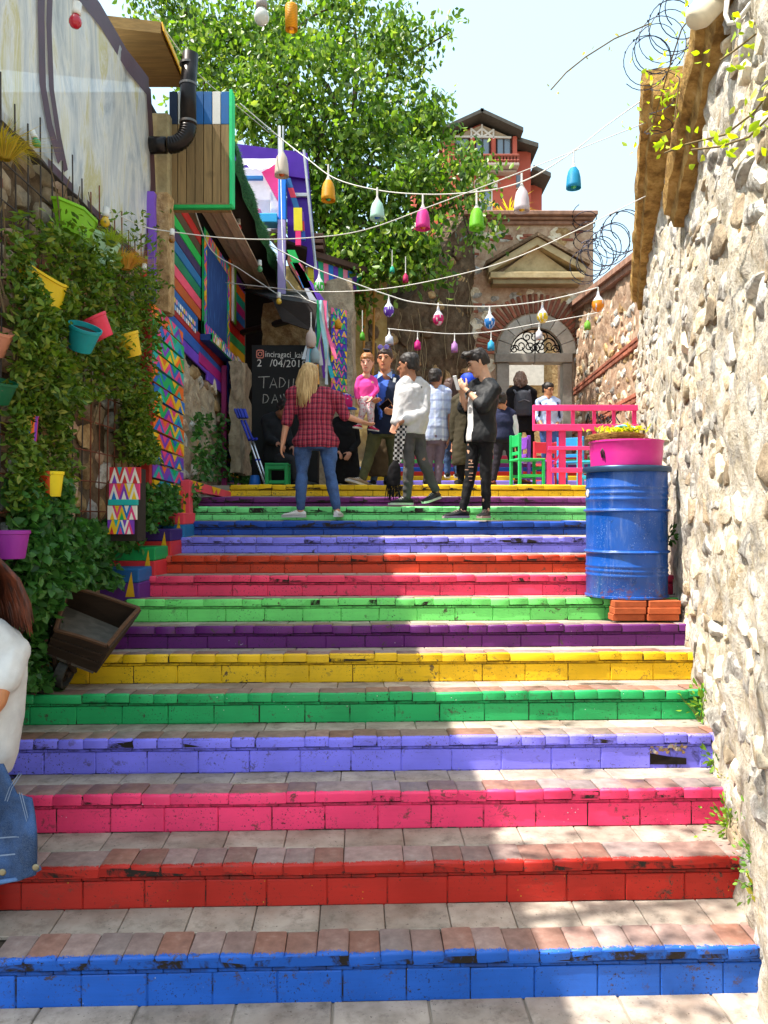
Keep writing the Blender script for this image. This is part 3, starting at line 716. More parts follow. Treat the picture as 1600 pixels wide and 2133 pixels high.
def band(pts, w, name='band'):
    mb = MB(); vs = []
    for k, (y, z) in enumerate(pts):
        a = Vector(pts[min(k+1, len(pts)-1)])-Vector(pts[max(k-1, 0)]); n_ = Vector((-a.y, a.x)).normalized()*w/2
        for s_ in (-1, 1): vs.append((tx(y, z)+.012, y+s_*n_.x, z+s_*n_.y))
    mb.add(vs, [(2*k, 2*k+1, 2*k+3, 2*k+2) for k in range(len(pts)-1)]); mb.build(name, MAROON, tent, True, False)
band([(3.4, 5.62), (4.4, 5.60), (5.2, 5.63), (5.8, 5.72), (6.4, 5.74), (6.8, 5.80), (7.0, 5.83)], .17)
band([(6.98, 5.83), (7.06, 5.5), (7.07, 5.0), (7.0, 4.6), (6.9, 4.2), (6.88, 3.9)], .15)
band([(4.80, 5.62), (4.80, 5.1), (4.84, 4.7), (4.95, 4.5), (5.1, 4.35)], .10)
band([(4.92, 5.62), (4.92, 5.1), (4.97, 4.75), (5.08, 4.5), (5.2, 4.33)], .08)
band([(3.4, 4.27), (5, 4.26), (6.9, 4.25)], .06)
# roof of the tent (also throws the shadow on the left of the stairs)
MB().slab([(-2.12, .6, 5.68), (-2.12, 5.0, 5.68), (-5, 5.0, 6.0), (-5, .6, 6.0)], (0, 0, .04)).build('roof_sheet', plain('grey_tin', '9aa0a4', 1, .5, .1), tent)
MB().slab([(-2.12, 5.0, 5.68), (-2.12, 7.1, 5.92), (-5, 7.1, 6.2), (-5, 5.0, 6.0)], (0, 0, .04)).build('roof_sheet', plain('grey_tin', '9aa0a4', 1, .5, .1), tent)
# block of rooms behind the facade
rooms = thing('timber_house', 'ramshackle cafe house clad in multicoloured horizontal planks', 'house')
MB().box((-5, 7.2, 1), (-2.16, 12.6, 5.9)).build('core', plain('dark_core', '2c241e', 1, .95), rooms)
# beige pier, purple-painted post
MB().bbox((-2.18, 7.16, 3.9), (-1.93, 7.36, 5.7), .02).build('plaster_pier', rubble('beige_render', [(.2, HX('6e5c44')), (.5, HX('a8946c')), (.8, HX('c0ae88'))], .5, 6), rooms)
pp = thing('painted_post', 'rough stone post with a purple painted face beside the plastic sheet', 'post')
def rough_box(a, b, mat, name, parent, amp=.02, n=8):
    bm = bmesh.new(); bmesh.ops.create_cube(bm, size=1); bmesh.ops.subdivide_edges(bm, edges=bm.edges[:], cuts=n, use_grid_fill=True)
    a, b = Vector(a), Vector(b)
    for v in bm.verts:
        p = (a+b)/2+Vector((v.co.x*(b.x-a.x), v.co.y*(b.y-a.y), v.co.z*(b.z-a.z)))
        v.co = p+Vector((nz(p, 4, 1), nz(p, 4, 2), nz(p, 4, 3)))*amp+Vector((nz(p, 11, 4), nz(p, 11, 5), nz(p, 11, 6)))*amp*.6
    me = bpy.data.meshes.new(name); bm.to_mesh(me); bm.free(); me.materials.append(mat); smooth_by(me, 50); return ob(name, me, parent)
rough_box((-2.10, 7.02, 3.88), (-1.90, 7.18, 4.92), STONE_OCHRE, 'stone_core', pp)
rough_box((-2.14, 6.94, 4.02), (-2.00, 7.03, 4.90), paint('7d52b8', 1, .6, 1.2), 'painted_face', pp, .012)
rough_box((-2.14, 6.94, 3.85), (-2.01, 7.03, 4.02), paint('3a4a70', 1, .6, 1.2), 'painted_face', pp, .012)
# planks of the facade
PLK = [('5a4228',), ('c8281e',), ('5a4228',), ('18b848',), ('3a2350',), ('1f6aa0',), ('167a52',), ('e8506a',), ('b8541c',), ('1f5a9c',)]
ROWC = ['5a4228', 'c8281e', '5a4228', '18b848', '3a2350', '1f6aa0', '167a52', 'e8506a', 'b8541c', '1f5a9c', '9a1c22', '2a58a8', '6a3cb4']
def plank(y0, y1, z0, z1, hexc, tilt=0, out=0, parent=rooms, mat=None, name='plank', th=.022):
    M = T(LX+out, (y0+y1)/2, (z0+z1)/2) @ Euler((tilt, 0, 0)).to_matrix().to_4x4()
    return ob(name, MB().bbox((-th, -(y1-y0)/2, -(z1-z0)/2), (0, (y1-y0)/2, (z1-z0)/2), .004).mesh(name, mat or paint(hexc, 1, .5, .35)), parent, M)
MB().box((-2.16, 7.38, 3.6), (-2.035, 11.5, 5.5)).build('backing', plain('dark_gap', '17120e', 1, .95), rooms)
z = 5.28
for k, c in enumerate(ROWC):
    h_ = .118 if k < 9 else (.17 if k == 9 else .125)
    y1 = 8.72 if k < 9 else (8.55 if k == 9 else 9.95)
    plank(7.40, y1, z-h_+.008, z, c, -.045, .002*(k % 2))
    z -= h_
plank(8.6, 9.9, 3.70, 3.82, 'b01e74', -.03, .01); plank(9.0, 9.9, 3.58, 3.70, '6a3cb4', -.03, .006)
# lettered board: pale and coloured glyph-like dabs in two rows
for r in range(2):
    for k in range(13):
        y = 7.50+k*.073+r*.02; z = 4.105-.07*r-.045*(y-8.05); c = ['e8e4dc', 'f0a8c0', 'e8e4dc', 'e8c040', '88b8e0'][(k*3+r) % 5]
        MB().box((LX+.003, y, z-.022), (LX+.008, y+.042, z+.022)).build('letter', paint(c, 1, .6, .2), rooms)
# blue netted window with zigzag border
win = MB(); wy0, wy1, wz0, wz1 = 8.70, 10.12, 4.06, 5.22
netm = NT('blue_netting'); wv = netm.n('ShaderNodeTexWave'); wv.inputs['Scale'].default_value = 30; wv.inputs['Distortion'].default_value = 2.5; netm.l(netm.P((1, 1, .15)), wv.inputs['Vector'])
NETM = netm.done(netm.mix(netm.rng(wv.outputs['Fac'], .2, .8), HX('1d3c74'), HX('3f6aa8')), .8, netm.bump(wv.outputs['Fac'], .4, .01))
wf = ob('window', None, rooms)
MB().box((LX+.01, wy0+.1, wz0+.1), (LX+.03, wy1-.1, wz1-.1)).build('blue_net', NETM, wf)
PAL = ['e8b818', '18a858', 'e0407a', '1f6ab8', '7a3cb0', 'e86a1c', '20a8a0']
def zig(name, o, ax, up, length, height, nrm, cols, cells, parent, seed=0, lift=.0015, nested=True):
    """painted board: ground colour plus raised-nothing triangles as paint faces; ax/up/nrm unit vectors"""
    rr = random.Random(seed); mb = MB(); ms_ = [paint(c, 1, .5, .25) for c in cols]; o, ax, up, nrm = map(Vector, (o, ax, up, nrm))
    def pt(a, b, l=0): return o+ax*a+up*b+nrm*l
    mb.slab([pt(0, 0), pt(length, 0), pt(length, height), pt(0, height)], -nrm*.024, rr.randrange(len(cols)))
    w = length/cells
    for k in range(cells):
        for d in (0, 1):
            b0, b1 = (0, height) if d == 0 else (height, 0); x = w*k+(w/2 if d else 0)
            if x+w > length+1e-6: continue
            i1 = rr.randrange(len(cols)); i2 = (i1+1+rr.randrange(len(cols)-1)) % len(cols)
            mb.add([pt(x, b0, lift), pt(x+w, b0, lift), pt(x+w/2, b1, lift)], [(0, 1, 2)], i1)
            if nested: mb.add([pt(x+w*.25, b0, lift*2), pt(x+w*.75, b0, lift*2), pt(x+w/2, b0+(b1-b0)*.55, lift*2)], [(0, 1, 2)], i2)
    return mb.build(name, ms_, parent, False, False)
zig('window_border', (LX+.035, wy0, wz0), (0, 1, 0), (0, 0, 1), wy1-wy0, .13, (1, 0, 0), PAL, 8, wf, 1)
zig('window_border', (LX+.035, wy0, wz1-.13), (0, 1, 0), (0, 0, 1), wy1-wy0, .13, (1, 0, 0), PAL, 8, wf, 2)
zig('window_border', (LX+.037, wy0+.12, wz0), (0, 0, 1), (0, -1, 0), wz1-wz0, .12, (1, 0, 0), PAL, 7, wf, 3)
zig('window_border', (LX+.037, wy1, wz0), (0, 0, 1), (0, -1, 0), wz1-wz0, .12, (1, 0, 0), PAL, 7, wf, 4)
MB().bbox((LX, wy0-.05, wz0-.09), (LX+.14, wy1+.02, wz0-.02), .006).build('sill', paint('1c3c7c'), wf)
zig('sill_front', (LX+.142, wy0-.05, wz0-.10), (0, 1, 0), (0, 0, 1), wy1-wy0+.07, .09, (1, 0, 0), ['e8e4dc', '1f6ab8', 'e0407a', 'e8b818', '18a858'], 12, wf, 5)
# planks right of the window
cols = ['d8641c', '6a9a24', '1c8a7c', 'c83a1c', 'd8a818', '3a9a58', 'c8281e', '9a1c22', '1f5a9c', 'b01e74', '18a090', 'e86a1c', '7a3cb0']
for k in range(13):
    plank(10.16, 11.45, 3.72+k*.125, 3.84+k*.125, cols[k], .03, .002*(k % 2))
for k, y in enumerate((10.2, 10.4, 10.55)): plank(y, y+.09, 4.6, 5.35, ['d86a1c', 'e8e4dc', '6a9a24'][k], 0, .03, name='batten')
# stone showing under the planks
us = thing('rubble_wall', 'bare rubble wall patch under the coloured planks beside the stairs', 'wall')
WU = Wall((-2.04, 7.3), (-2.04, 11.6), 0); WU.n = Vector((1, 0, 0))
WU.panel('mortar_face', STONE_GARDEN, 1.8, 3.9, us, 80, 50, .07, .1, None, 41, 2.2)
WU.stones(us, ST_P, 1.9, 3.75, (.15, .25), (.2, .4), (.04, .09), .25, 90, seed=19)
# column of zigzag boards
zc = thing('zigzag_board_column', 'stack of boards painted with bright triangles on the wall left of the stairs', 'painted boards')
for k in range(13):
    z0 = 3.82-k*.138; zig('board', (LX+.05+.006*(k % 2), 6.70+.02*(k % 3), z0-.06+.02*k*.1), (0, 1, -.03), (0, 0, 1), 1.03, .115, (1, 0, 0), PAL, 3, zc, 20+k)
MB().bbox((-2.02, 6.60, 2.05), (-1.94, 6.67, 3.8), .006).build('red_post', paint('a82c28'), zc)
# column of striped boards
scn = thing('striped_board_column', 'stack of boards painted in purple, blue and yellow stripes near the blackboard', 'painted boards')
sp = [['6a3cb4', 'c878c8', '3a50b8', 'd8a818'], ['2a58a8', 'c878b0', '2a8a70', 'd8a818'], ['7a48c0', '1f5a9c', 'd8a0c8', 'd8a818'], ['6a3cb4', '8a5ac8', '3a50b8', 'd8a818']]
for k in range(7):
    z0 = 3.42-k*.175
    bd = ob('board', None, scn)
    for j in range(4):
        h_ = (.06, .02, .03, .045)[j]; o0 = sum((.06, .02, .03, .045)[:j])
        MB().bbox((LX+.02, 9.85, z0-o0-h_+.001), (LX+.05, 10.85, z0-o0), .003).build('stripe', paint(sp[k % 4][j], 1, .5, .2), bd)
MB().bbox((-1.99, 9.74, 2.2), (-1.93, 9.82, 3.9), .006).build('pink_post', paint('9a2c6a'), scn)
plq = MB(); pts = [(9.9, 4.0), (10.5, 4.0), (10.75, 3.75), (10.65, 3.4), (10.3, 3.28), (9.95, 3.42), (9.82, 3.7)]
plq.slab([(LX+.07, y, z) for y, z in pts], (-.02, 0, 0)); pq = plq.build('plaque', paint('1c3f9c'), scn)
for r in range(4):
    for k in range(6):
        y, z = 9.96+k*.11, 3.86-r*.12
        MB().box((LX+.072, y, z-.03), (LX+.076, y+.07, z+.03)).build('letter', paint(['e8e4dc', 'f0c0d0', 'e8a048'][(k+r) % 3]), pq)
pw = MB().slab([(LX+.08, 10.45, 4.15), (LX+.08, 10.9, 4.12), (LX+.08, 10.95, 3.72), (LX+.08, 10.75, 3.6), (LX+.08, 10.55, 3.75)], (-.006, 0, 0))
tag(pw.build('paper_sheet', plain('paper', 'd8d4ec', 1, .8)), 'pale torn paper sheet pinned beside the blue plaque', 'paper')
# ---------------- wooden box bay with stovepipe
bay = thing('timber_bay', 'plank-clad timber bay with blue and white painted top and green trim', 'bay')
WOODB = wood('bay_wood', '8c7048', 1, 2, .18); BY = 7.25
bx0, bx1 = P(352, 0, BY).x, P(478, 0, BY).x; bz0, bz1, bzm = P(0, 422, BY).z, P(0, 190, BY).z, P(0, 258, BY).z
MB().box((bx0, BY+.03, bz0+.01), (bx1, 7.36, bz1-.01)).build('carcass', plain('dark_core', '2c241e', 1, .95), bay)
n = 7; topc = ['16243c', 'b8b4a8', '1f5a94', '1f5a94', '1f5a94', 'c8c4bc', '1f5a94']
for k in range(n):
    xa, xb = bx0+(bx1-bx0)*k/n+.003, bx0+(bx1-bx0)*(k+1)/n-.003
    pk = MB().bbox((xa, BY, bz0), (xb, BY+.025, bzm), .003).build('plank', WOODB, bay)
    MB().bbox((xa, BY-.001, bzm+.0005), (xb, BY+.025, bz1), .003).build('painted_plank_top', paint(topc[k], 1, .6, .6), pk)
MB().bbox((bx1+.002, BY-.02, bz0-.02), (bx1+.03, 7.36, bz1+.01), .004).build('green_trim', paint('22c070', 1, .5, .3), bay)
MB().bbox((bx0+.03, BY-.022, bz0-.055), (bx1+.03, BY+.03, bz0-.022), .004).build('green_trim', paint('1f9a4a', 1, .5, .3), bay)
MB().bbox((bx0, BY-.012, bz0-.02), (bx1, BY+.02, bz0-.001), .003).build('base_board', WOODB, bay)
MB().box((bx0, BY+.03, bz0-.05), (bx1, 7.36, bz0-.024)).build('underside', WOODB, bay)
# stovepipe
STEEL = plain('sooty_pipe', '241f1e', 1, .32, .3, 14, 60, .15, .75, .5)
pipe = thing('stovepipe', 'black stovepipe with ribbed elbow rising beside the timber bay', 'stovepipe')
PY = 6.98; e0 = P(332, 302, PY); e1 = P(392, 270, PY); e2 = P(397, 112, PY); rp = .07
c0 = Vector((e1.x-.17, PY, e0.z+.17)); el = [(e0.x-.12, PY, e0.z), (e0.x, PY, e0.z)]; rad = [rp*1.05, rp]
pts = [Vector((e0.x-.08, PY, e0.z)), Vector((c0.x-.02, PY, e0.z))]; rr_ = [rp*1.06, rp]
MB().tube(pts, rr_, 20).build('pipe_stub', STEEL, pipe, True)
seg = MB(); N = 22; ep = []; er = []
for k in range(N+1):
    a = -pi/2+pi/2*k/N; ep.append(Vector((c0.x+.17*cos(a), PY, c0.z+.17*sin(a)))); er.append(rp*(1.07 if k % 2 else .98))
seg.tube(ep, er, 20); so_ = seg.build('ribbed_elbow', STEEL, pipe); smooth_by(so_.data, 50)
up = [ep[-1], Vector((ep[-1].x, PY, (ep[-1].z+e2.z)/2)), Vector((e2.x, PY, e2.z))]
MB().tube(up, rp, 20).build('riser_pipe', STEEL, pipe, True)
for zz in (ep[-1].z+.02, e2.z-.28, e2.z-.10): MB().tube([(ep[-1].x, PY, zz), (ep[-1].x, PY, zz+.02)], rp*1.08, 20).build('clamp', plain('bare_steel', '6a625c', 1, .4, .2, 20, 60, .2, .8), pipe)
# small roof over the bay with yellow edge sheet
rf = thing('lean_to_roof', 'small plywood roof with yellow plastic edge above the timber bay', 'roof')
RZ = 6.22
rc = [(-2.42, 6.75, RZ), (-1.92, 6.85, RZ), (-1.93, 7.72, RZ), (-2.42, 7.72, RZ)]
MB().slab(rc, (0, 0, .10)).build('roof_board', wood('ply_wood', '8c6c3c', 1, 0, .05), rf)
MB().slab([(-1.915, 6.85, RZ+.10), (-1.925, 7.74, RZ+.08), (-1.90, 7.74, RZ-.10), (-1.88, 7.3, RZ-.05), (-1.90, 6.85, RZ+.02)], (.01, 0, 0)).build('yellow_sheet', paint('e0a418', 1, .4, .2), rf)
# ---------------- soffit boards and turf-edged eaves
ev = thing('eaves', 'brown board eaves with artificial turf edge over the plank facade', 'roof eaves')
SOF = wood('soffit_wood', 'b4967a', 1, 1, .15)
for k, x in enumerate((-1.97, -1.85, -1.73)):
    MB().bbox((x, 7.95, 5.34-.03*k), (x+.113, 12.0, 5.36-.03*k), .003).build('soffit_board', SOF, ev)
MB().slab([(-2.1, 7.9, 5.42), (-1.5, 7.9, 5.60), (-1.5, 12.5, 5.45), (-2.1, 12.5, 5.42)], (0, 0, .05)).build('roof_deck', plain('dark_core', '2c241e', 1, .95), ev)
TURF = plain('turf_green', '1d4a1e', 1, .9, .4, 20, 120, .6)
tb = MB(); n = 40; vs = []; fs_ = []
for k in range(n+1):
    y = 7.95+4.6*k/n; zt_ = 5.82-.34*(k/n)-.03*abs(sin(k*.5)); h_ = .30-.12*k/n; x = -1.50+.02*sin(k*.8)
    vs += [(x-.05, y, zt_), (x, y, zt_+.02), (x+.03, y, zt_-h_*.5), (x, y, zt_-h_)]
for k in range(n):
    for j in range(3): fs_.append((4*k+j, 4*k+j+1, 4*k+j+5, 4*k+j+4))
tfo = tb.add(vs, fs_).build('turf_strip', TURF, ev, True, False)
g = MB(); rr = random.Random(9)
for k in range(5200):
    i = rr.randrange(len(fs_)); q = fs_[i]; a, b, c, d = [Vector(vs[x]) for x in q]; s_, t_ = rr.random(), rr.random()
    p = a.lerp(b, s_).lerp(d.lerp(c, s_), t_); n_ = (b-a).cross(d-a).normalized(); n_ = n_ if n_.x > 0 else -n_
    dd = (n_*.8+Vector((rr.uniform(-.5, .5), rr.uniform(-.5, .5), rr.uniform(-.6, .5)))).normalized()*rr.uniform(.02, .05); w = dd.orthogonal().normalized()*.003
    g.add([p-w, p+w, p+dd], [(0, 1, 2)])
go = g.build('turf_blades', TURF, ev, False, False); go['kind'] = 'stuff'
# ---------------- dark porch with blackboard
porch = thing('dark_porch', 'dark porch with black sloping awning over the blackboard', 'porch')
BLK = plain('black_board', '131211', 1, .7, .2, 8); DKB = wood('dark_beam', '2e2622', 1, 0, .1)
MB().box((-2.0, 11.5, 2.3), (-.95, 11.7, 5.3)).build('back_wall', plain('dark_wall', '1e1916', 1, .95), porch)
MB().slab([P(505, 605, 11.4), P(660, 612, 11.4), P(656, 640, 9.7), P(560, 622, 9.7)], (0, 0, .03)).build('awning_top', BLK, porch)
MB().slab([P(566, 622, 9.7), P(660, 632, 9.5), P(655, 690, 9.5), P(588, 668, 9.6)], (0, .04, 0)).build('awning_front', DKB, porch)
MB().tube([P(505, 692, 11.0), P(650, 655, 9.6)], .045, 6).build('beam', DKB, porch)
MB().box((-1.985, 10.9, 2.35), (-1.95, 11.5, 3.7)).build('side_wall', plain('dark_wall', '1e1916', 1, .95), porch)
rough_box(P(545, 722, 10.3), P(650, 655, 10.9), STONE_OCHRE, 'stone_infill', porch, .05)
rough_box(P(478, 985, 9.6), P(522, 770, 10.3), STONE_GARDEN, 'stone_reveal', porch, .035, 14)
# blackboard
BBY = 9.75
bb = thing('blackboard', 'tall blackboard with chalk handwriting leaning in the porch', 'blackboard')
q0, q1 = P(524, 1003, BBY), P(662, 718, BBY)
MB().bbox((q0.x, BBY, q0.z), (q1.x, BBY+.03, q1.z), .006).build('board', BLK, bb)
CHALK = plain('chalk', 'c8c4bc', 1, .95, .3, 60); CHALKP = plain('pink_chalk', 'c87a68', 1, .95, .3, 60); CHALKD = plain('faint_chalk', '9a968e', 1, .95, .3, 60)
def text(s, px, py, size_px, mat, parent, Yd, name='chalk_writing', wsc=1.0, off=.004):
    cu = bpy.data.curves.new(name, 'FONT'); cu.body = s; cu.size = size_px*Yd/F*1.35; cu.resolution_u = 2
    tmp = bpy.data.objects.new('tmp', cu); COL.objects.link(tmp); dg = bpy.context.evaluated_depsgraph_get()
    me = bpy.data.meshes.new_from_object(tmp.evaluated_get(dg)); bpy.data.objects.remove(tmp); me.materials.clear(); me.materials.append(mat)
    for v in me.vertices: v.co.y += .006*sin(v.co.x*25)*size_px/30
    q = P(px, py, Yd); me.name = name
    return ob(name, me, parent, frame(Vector((q.x, Yd-off, q.z)), Vector((wsc, 0, 0)), Vector((.06, 0, 1)), Vector((0, -1, 0))))
def stroke(pts, w, mat, parent, Yd, name='chalk_writing', off=.004):
    mb = MB(); vs = []
    pp_ = [P(x, y, Yd) for x, y in pts]; ww = w*Yd/F/2
    for k, p in enumerate(pp_):
        a = pp_[min(k+1, len(pp_)-1)]-pp_[max(k-1, 0)]; n_ = Vector((-a.z, 0, a.x)).normalized()*ww
        vs += [(p.x-n_.x, Yd-off, p.z-n_.z), (p.x+n_.x, Yd-off, p.z+n_.z)]
    mb.add(vs, [(2*k, 2*k+1, 2*k+3, 2*k+2) for k in range(len(pp_)-1)]); return mb.build(name, mat, parent, False, False)
text('inciragaci_kahves', 552, 743, 13, CHALK, bb, BBY, wsc=.84)
def rrect(x0, y0, x1, y1, r):
    o = []
    for cx, cy, a0 in ((x1-r, y0+r, -pi/2), (x1-r, y1-r, 0), (x0+r, y1-r, pi/2), (x0+r, y0+r, pi)):
        for k in range(4): a = a0+pi/2*k/3; o.append((cx+r*cos(a), cy+r*sin(a)))
    return o+[o[0]]
stroke(rrect(535, 729, 549, 745, 3), 2.2, CHALKP, bb, BBY, 'chalk_logo')
stroke([(542+4*cos(a*pi/6), 737+4*sin(a*pi/6)) for a in range(13)], 1.8, CHALKP, bb, BBY, 'chalk_logo')
stroke([(546, 732), (547.4, 733)], 1.6, CHALKP, bb, BBY, 'chalk_logo')
text('2', 535, 763, 16, CHALK, bb, BBY); text('/04/2018', 562, 763, 16, CHALK, bb, BBY, wsc=1.0)
for pts in ([(538, 785), (562, 784)], [(550, 785), (549, 808)], [(562, 808), (570, 787), (577, 808)], [(566, 801), (575, 801)], [(583, 786), (582, 807), (590, 804), (595, 796), (590, 788), (583, 786)], [(602, 790), (601, 808)], [(612, 788), (610, 808)],
            [(549, 821), (548, 840), (556, 837), (560, 829), (556, 822), (549, 821)], [(566, 840), (573, 821), (579, 838)], [(569, 833), (577, 832)], [(584, 822), (586, 830)], [(591, 820), (593, 828)]):
    stroke(pts, 1.7, CHALKD, bb, BBY)
# ---------------- upper shack (purple and white)
sh = thing('roof_shack', 'purple and white roof terrace shack above the green eaves', 'shack')
SY = 10.6
def sbox(px0, py0, px1, py1, y0, y1, mat, name='panel', bev=.006):
    a, b = P(px0, py1, SY), P(px1, py0, SY); return MB().bbox((a.x, y0, a.z), (b.x, y1, b.z), bev).build(name, mat, sh)
PURP = paint('42108c', 1, .4, .2); WHM = plain('white_cloth', 'd4d0d6', 1, .7, .08)
MB().slab([P(487, 298, SY+.3), P(640, 318, SY+.3), P(644, 372, SY+.3), P(487, 350, SY+.3)], (0, .04, 0)).build('purple_fascia', PURP, sh)
MB().slab([P(596, 312, SY+.36), P(640, 318, SY+.36), P(660, 560, SY+.36), P(600, 540, SY+.36)], (0, .04, 0)).build('purple_panel', PURP, sh)
sbox(500, 335, 590, 470, SY+.2, SY+.26, WHM, 'white_panel')
sbox(560, 330, 585, 470, SY+.14, SY+.19, plain('white_cloth', 'd4d0d6', 1, .7, .08), 'white_panel')
MB().slab([P(545, 358, SY+.12), P(580, 338, SY+.12), P(580, 420, SY+.12)], (0, .02, 0)).build('pink_brace', paint('e83a8a', 1, .5, .2), sh)
sbox(577, 352, 582, 480, SY+.1, SY+.14, paint('e85aa0'), 'pink_strip')
sbox(508, 358, 545, 366, SY+.1, SY+.16, paint('2a7ac0'), 'blue_strip')
cl = MB(); vs = []
for k in range(13):
    x = 500+80*k/12; d = 14*sin(pi*k/12)+3*sin(k*2.2); vs += [P(x, 330, SY+.05), P(x, 338+d, SY-.02+.03*sin(k))]
cl.add(vs, [(2*k, 2*k+1, 2*k+3, 2*k+2) for k in range(12)]); cl.build('draped_cloth', WHM, sh, True, False)
sbox(582, 372, 597, 462, SY-.1, SY, paint('1c74d8', 1, .5, .2), 'blue_post')
sbox(580, 462, 596, 620, SY-.1, SY, paint('a898c8', 1, .6, .6), 'lilac_post')
MB().tube([P(582, 262, SY-.05), P(583, 470, SY-.05)], .022, 6).build('wire_pole', plain('galvanised', 'a8a8a8', 1, .4, .1, 20, 60, .1, .6), sh)
MB().tube([P(590, 262, SY-.05), P(586, 470, SY-.05)], .014, 6).build('wire_pole', plain('galvanised', 'a8a8a8', 1, .4, .1, 20, 60, .1, .6), sh)
sbox(498, 452, 580, 470, SY-.15, SY+.1, paint('2a9ad0'), 'blue_shelf')
sbox(500, 440, 545, 452, SY-.1, SY+.05, paint('c85a8a'), 'folded_cloth')
# leaning segmented post
def segpost(x0, y0, x1, y1, cols, Yd, w=.11, parent=sh, name='painted_segment'):
    a, b = P(x0, y0, Yd), P(x1, y1, Yd); n = len(cols)
    for k, c in enumerate(cols):
        p, q = a.lerp(b, k/n), a.lerp(b, (k+1)/n-.01); MB().slab([p+Vector((-w/2, 0, 0)), p+Vector((w/2, 0, 0)), q+Vector((w/2, 0, 0)), q+Vector((-w/2, 0, 0))], (0, .05, 0)).build(name, paint(c, 1, .5, .3), parent)
segpost(599, 370, 618, 432, ['1f5a94', 'c83048', '1f5a94'], SY-.05, .075)
segpost(620, 432, 621, 480, ['d8c41c'], SY-.1, .11); segpost(621, 480, 621, 510, ['d8286a'], SY-.1, .07)
segpost(628, 440, 632, 500, ['7a3cb0', 'c83048', '2a58a8'], SY-.06, .05)
segpost(648, 520, 646, 640, ['1f5a94', 'd8c41c', 'd8c41c', '5a2c9c'], SY+.4, .075)
sbox(604, 382, 640, 390, SY+.3, SY+.34, plain('galvanised', 'a8a8a8', 1, .4, .1, 20, 60, .1, .6), 'cross_bar')
MB().tube([P(633, 312, SY+.2), P(658, 560, SY+.2)], .02, 6).build('edge_pole', plain('galvanised', 'a8a8a8', 1, .4, .1, 20, 60, .1, .6), sh)
MB().slab([P(596, 505, SY), P(640, 520, SY), P(636, 570, SY+.5), P(594, 540, SY+.5)], (0, 0, .04)).build('deck', plain('dark_core', '2c241e', 1, .95), sh)
MB().slab([P(600, 530, SY-.1), P(632, 552, SY-.1), P(626, 590, SY-.1), P(598, 545, SY-.1)], (0, .4, 0)).build('brown_awning', plain('rust_board', '7a4434', 1, .7), sh)
# ---------------- striped gable further back
sg = thing('striped_lean_to', 'lean-to roof with vertically striped colourful fascia', 'roof')
GA = Vector(P(652, 540, 11.6)); GB = Vector(P(754, 572, 12.3)); GC = Vector(P(752, 604, 12.3)); GD = Vector(P(655, 590, 11.6))
stc = ['5a2ca0', '1c9a70', 'e0709a', '1f74c8', '6a3cb4', '1c9a70', 'e890b0', '1f74c8', '6a3cb4', '18b070']
for k in range(10):
    t0, t1 = k/10+.003, (k+1)/10-.003
    MB().slab([GA.lerp(GB, t0), GA.lerp(GB, t1), GD.lerp(GC, t1), GD.lerp(GC, t0)], (0, .03, 0)).build('stripe_board', paint(stc[k], 1, .5, .3), sg)
up_ = Vector((0, -.12, .02))
MB().slab([GA+up_, GB+up_+Vector((.1, 0, -.02)), GB+Vector((.1, 1.2, .25)), GA+Vector((0, 1.2, .35))], (0, 0, .08)).build('roof_boards', plain('brown_roof', '4a342a', 1, .8), sg)
for k in range(3):
    t = GA+Vector((-.12+.0*k, -.1, .12+.09*k)); MB().bbox((t.x-.1, t.y, t.z), (t.x+.28, t.y+.5, t.z+.05), .005).build('lath', plain('brown_roof', '4a342a', 1, .8), sg)
MB().slab([GD, GC, GC+Vector((0, .8, 0)), GD+Vector((0, .8, 0))], (0, 0, .03)).build('soffit', plain('rust_board', '7a4434', 1, .7), sg)
# stone pillar with triangle boards
sp_ = thing('stone_pillar', 'rough stone pillar beside the triangle-painted boards', 'pillar')
q0, q1 = P(662, 830, 11.9), P(736, 588, 11.9)
rough_box((q0.x, 11.75, 2.35), (q1.x, 12.5, q1.z), STONE_GARDEN, 'pillar_core', sp_, .05, 14)
tbc = thing('triangle_board_stack', 'stack of boards painted with colourful triangles on the stone pillar', 'painted boards')
for k in range(12):
    y0 = 640+k*14.3; a, b = P(690, y0+13, 11.62), P(722.5, y0+20, 11.70)
    ax = (b-a); zig('board', a, ax.normalized(), (0, 0, 1), ax.length, .094, (0, -1, 0), ['e8b818', '18a060', 'e8608a', '3a3cb0', '5a2ca0', '1c3f8c'], 3, tbc, 60+k)
# ribbon streamers
rb = thing('ribbon_streamers', 'bundle of hanging multicoloured ribbons at the porch corner', 'ribbons')
rc_ = ['c8d0d8', 'a8b8c8', '28a8b8', 'e0608a', '5a78c8', '18a060', 'c8a0d8', 'e8a048', 'd0d0d0', '7a3cb0', '98c8d0', 'd8d4d0']
for k in range(16):
    x0, x1 = 661+k*.9, 636+k*4.0; pts = [P(x0+(x1-x0)*t+4*sin(t*5+k), 625+175*t*(.7+.3*((k*7) % 5)/4), 9.55+.02*(k % 5)) for t in (0, .15, .3, .45, .6, .75, .9, 1)]
    mb = MB(); vs = []
    for j, p in enumerate(pts): w = .018+.006*sin(j+k); vs += [p+Vector((-w, 0, 0)), p+Vector((w, .02*sin(j*1.2+k), 0))]
    mb.add(vs, [(2*j, 2*j+1, 2*j+3, 2*j+2) for j in range(7)]); mb.build('ribbon', paint(rc_[k % 12], 1, .5, .1), rb, True, False)
for (x0, y0, x1, y1, cs) in ((612, 545, 668, 625, ['18b060', '6a3cb4']), (624, 560, 660, 640, ['e8608a', 'c8c8d0']), (606, 520, 640, 600, ['1fae50', 'e05a8a', '2a7ac0'])):
    segpost(x0, y0, x1, y1, cs, 10.2, .10, rb, 'painted_lath')
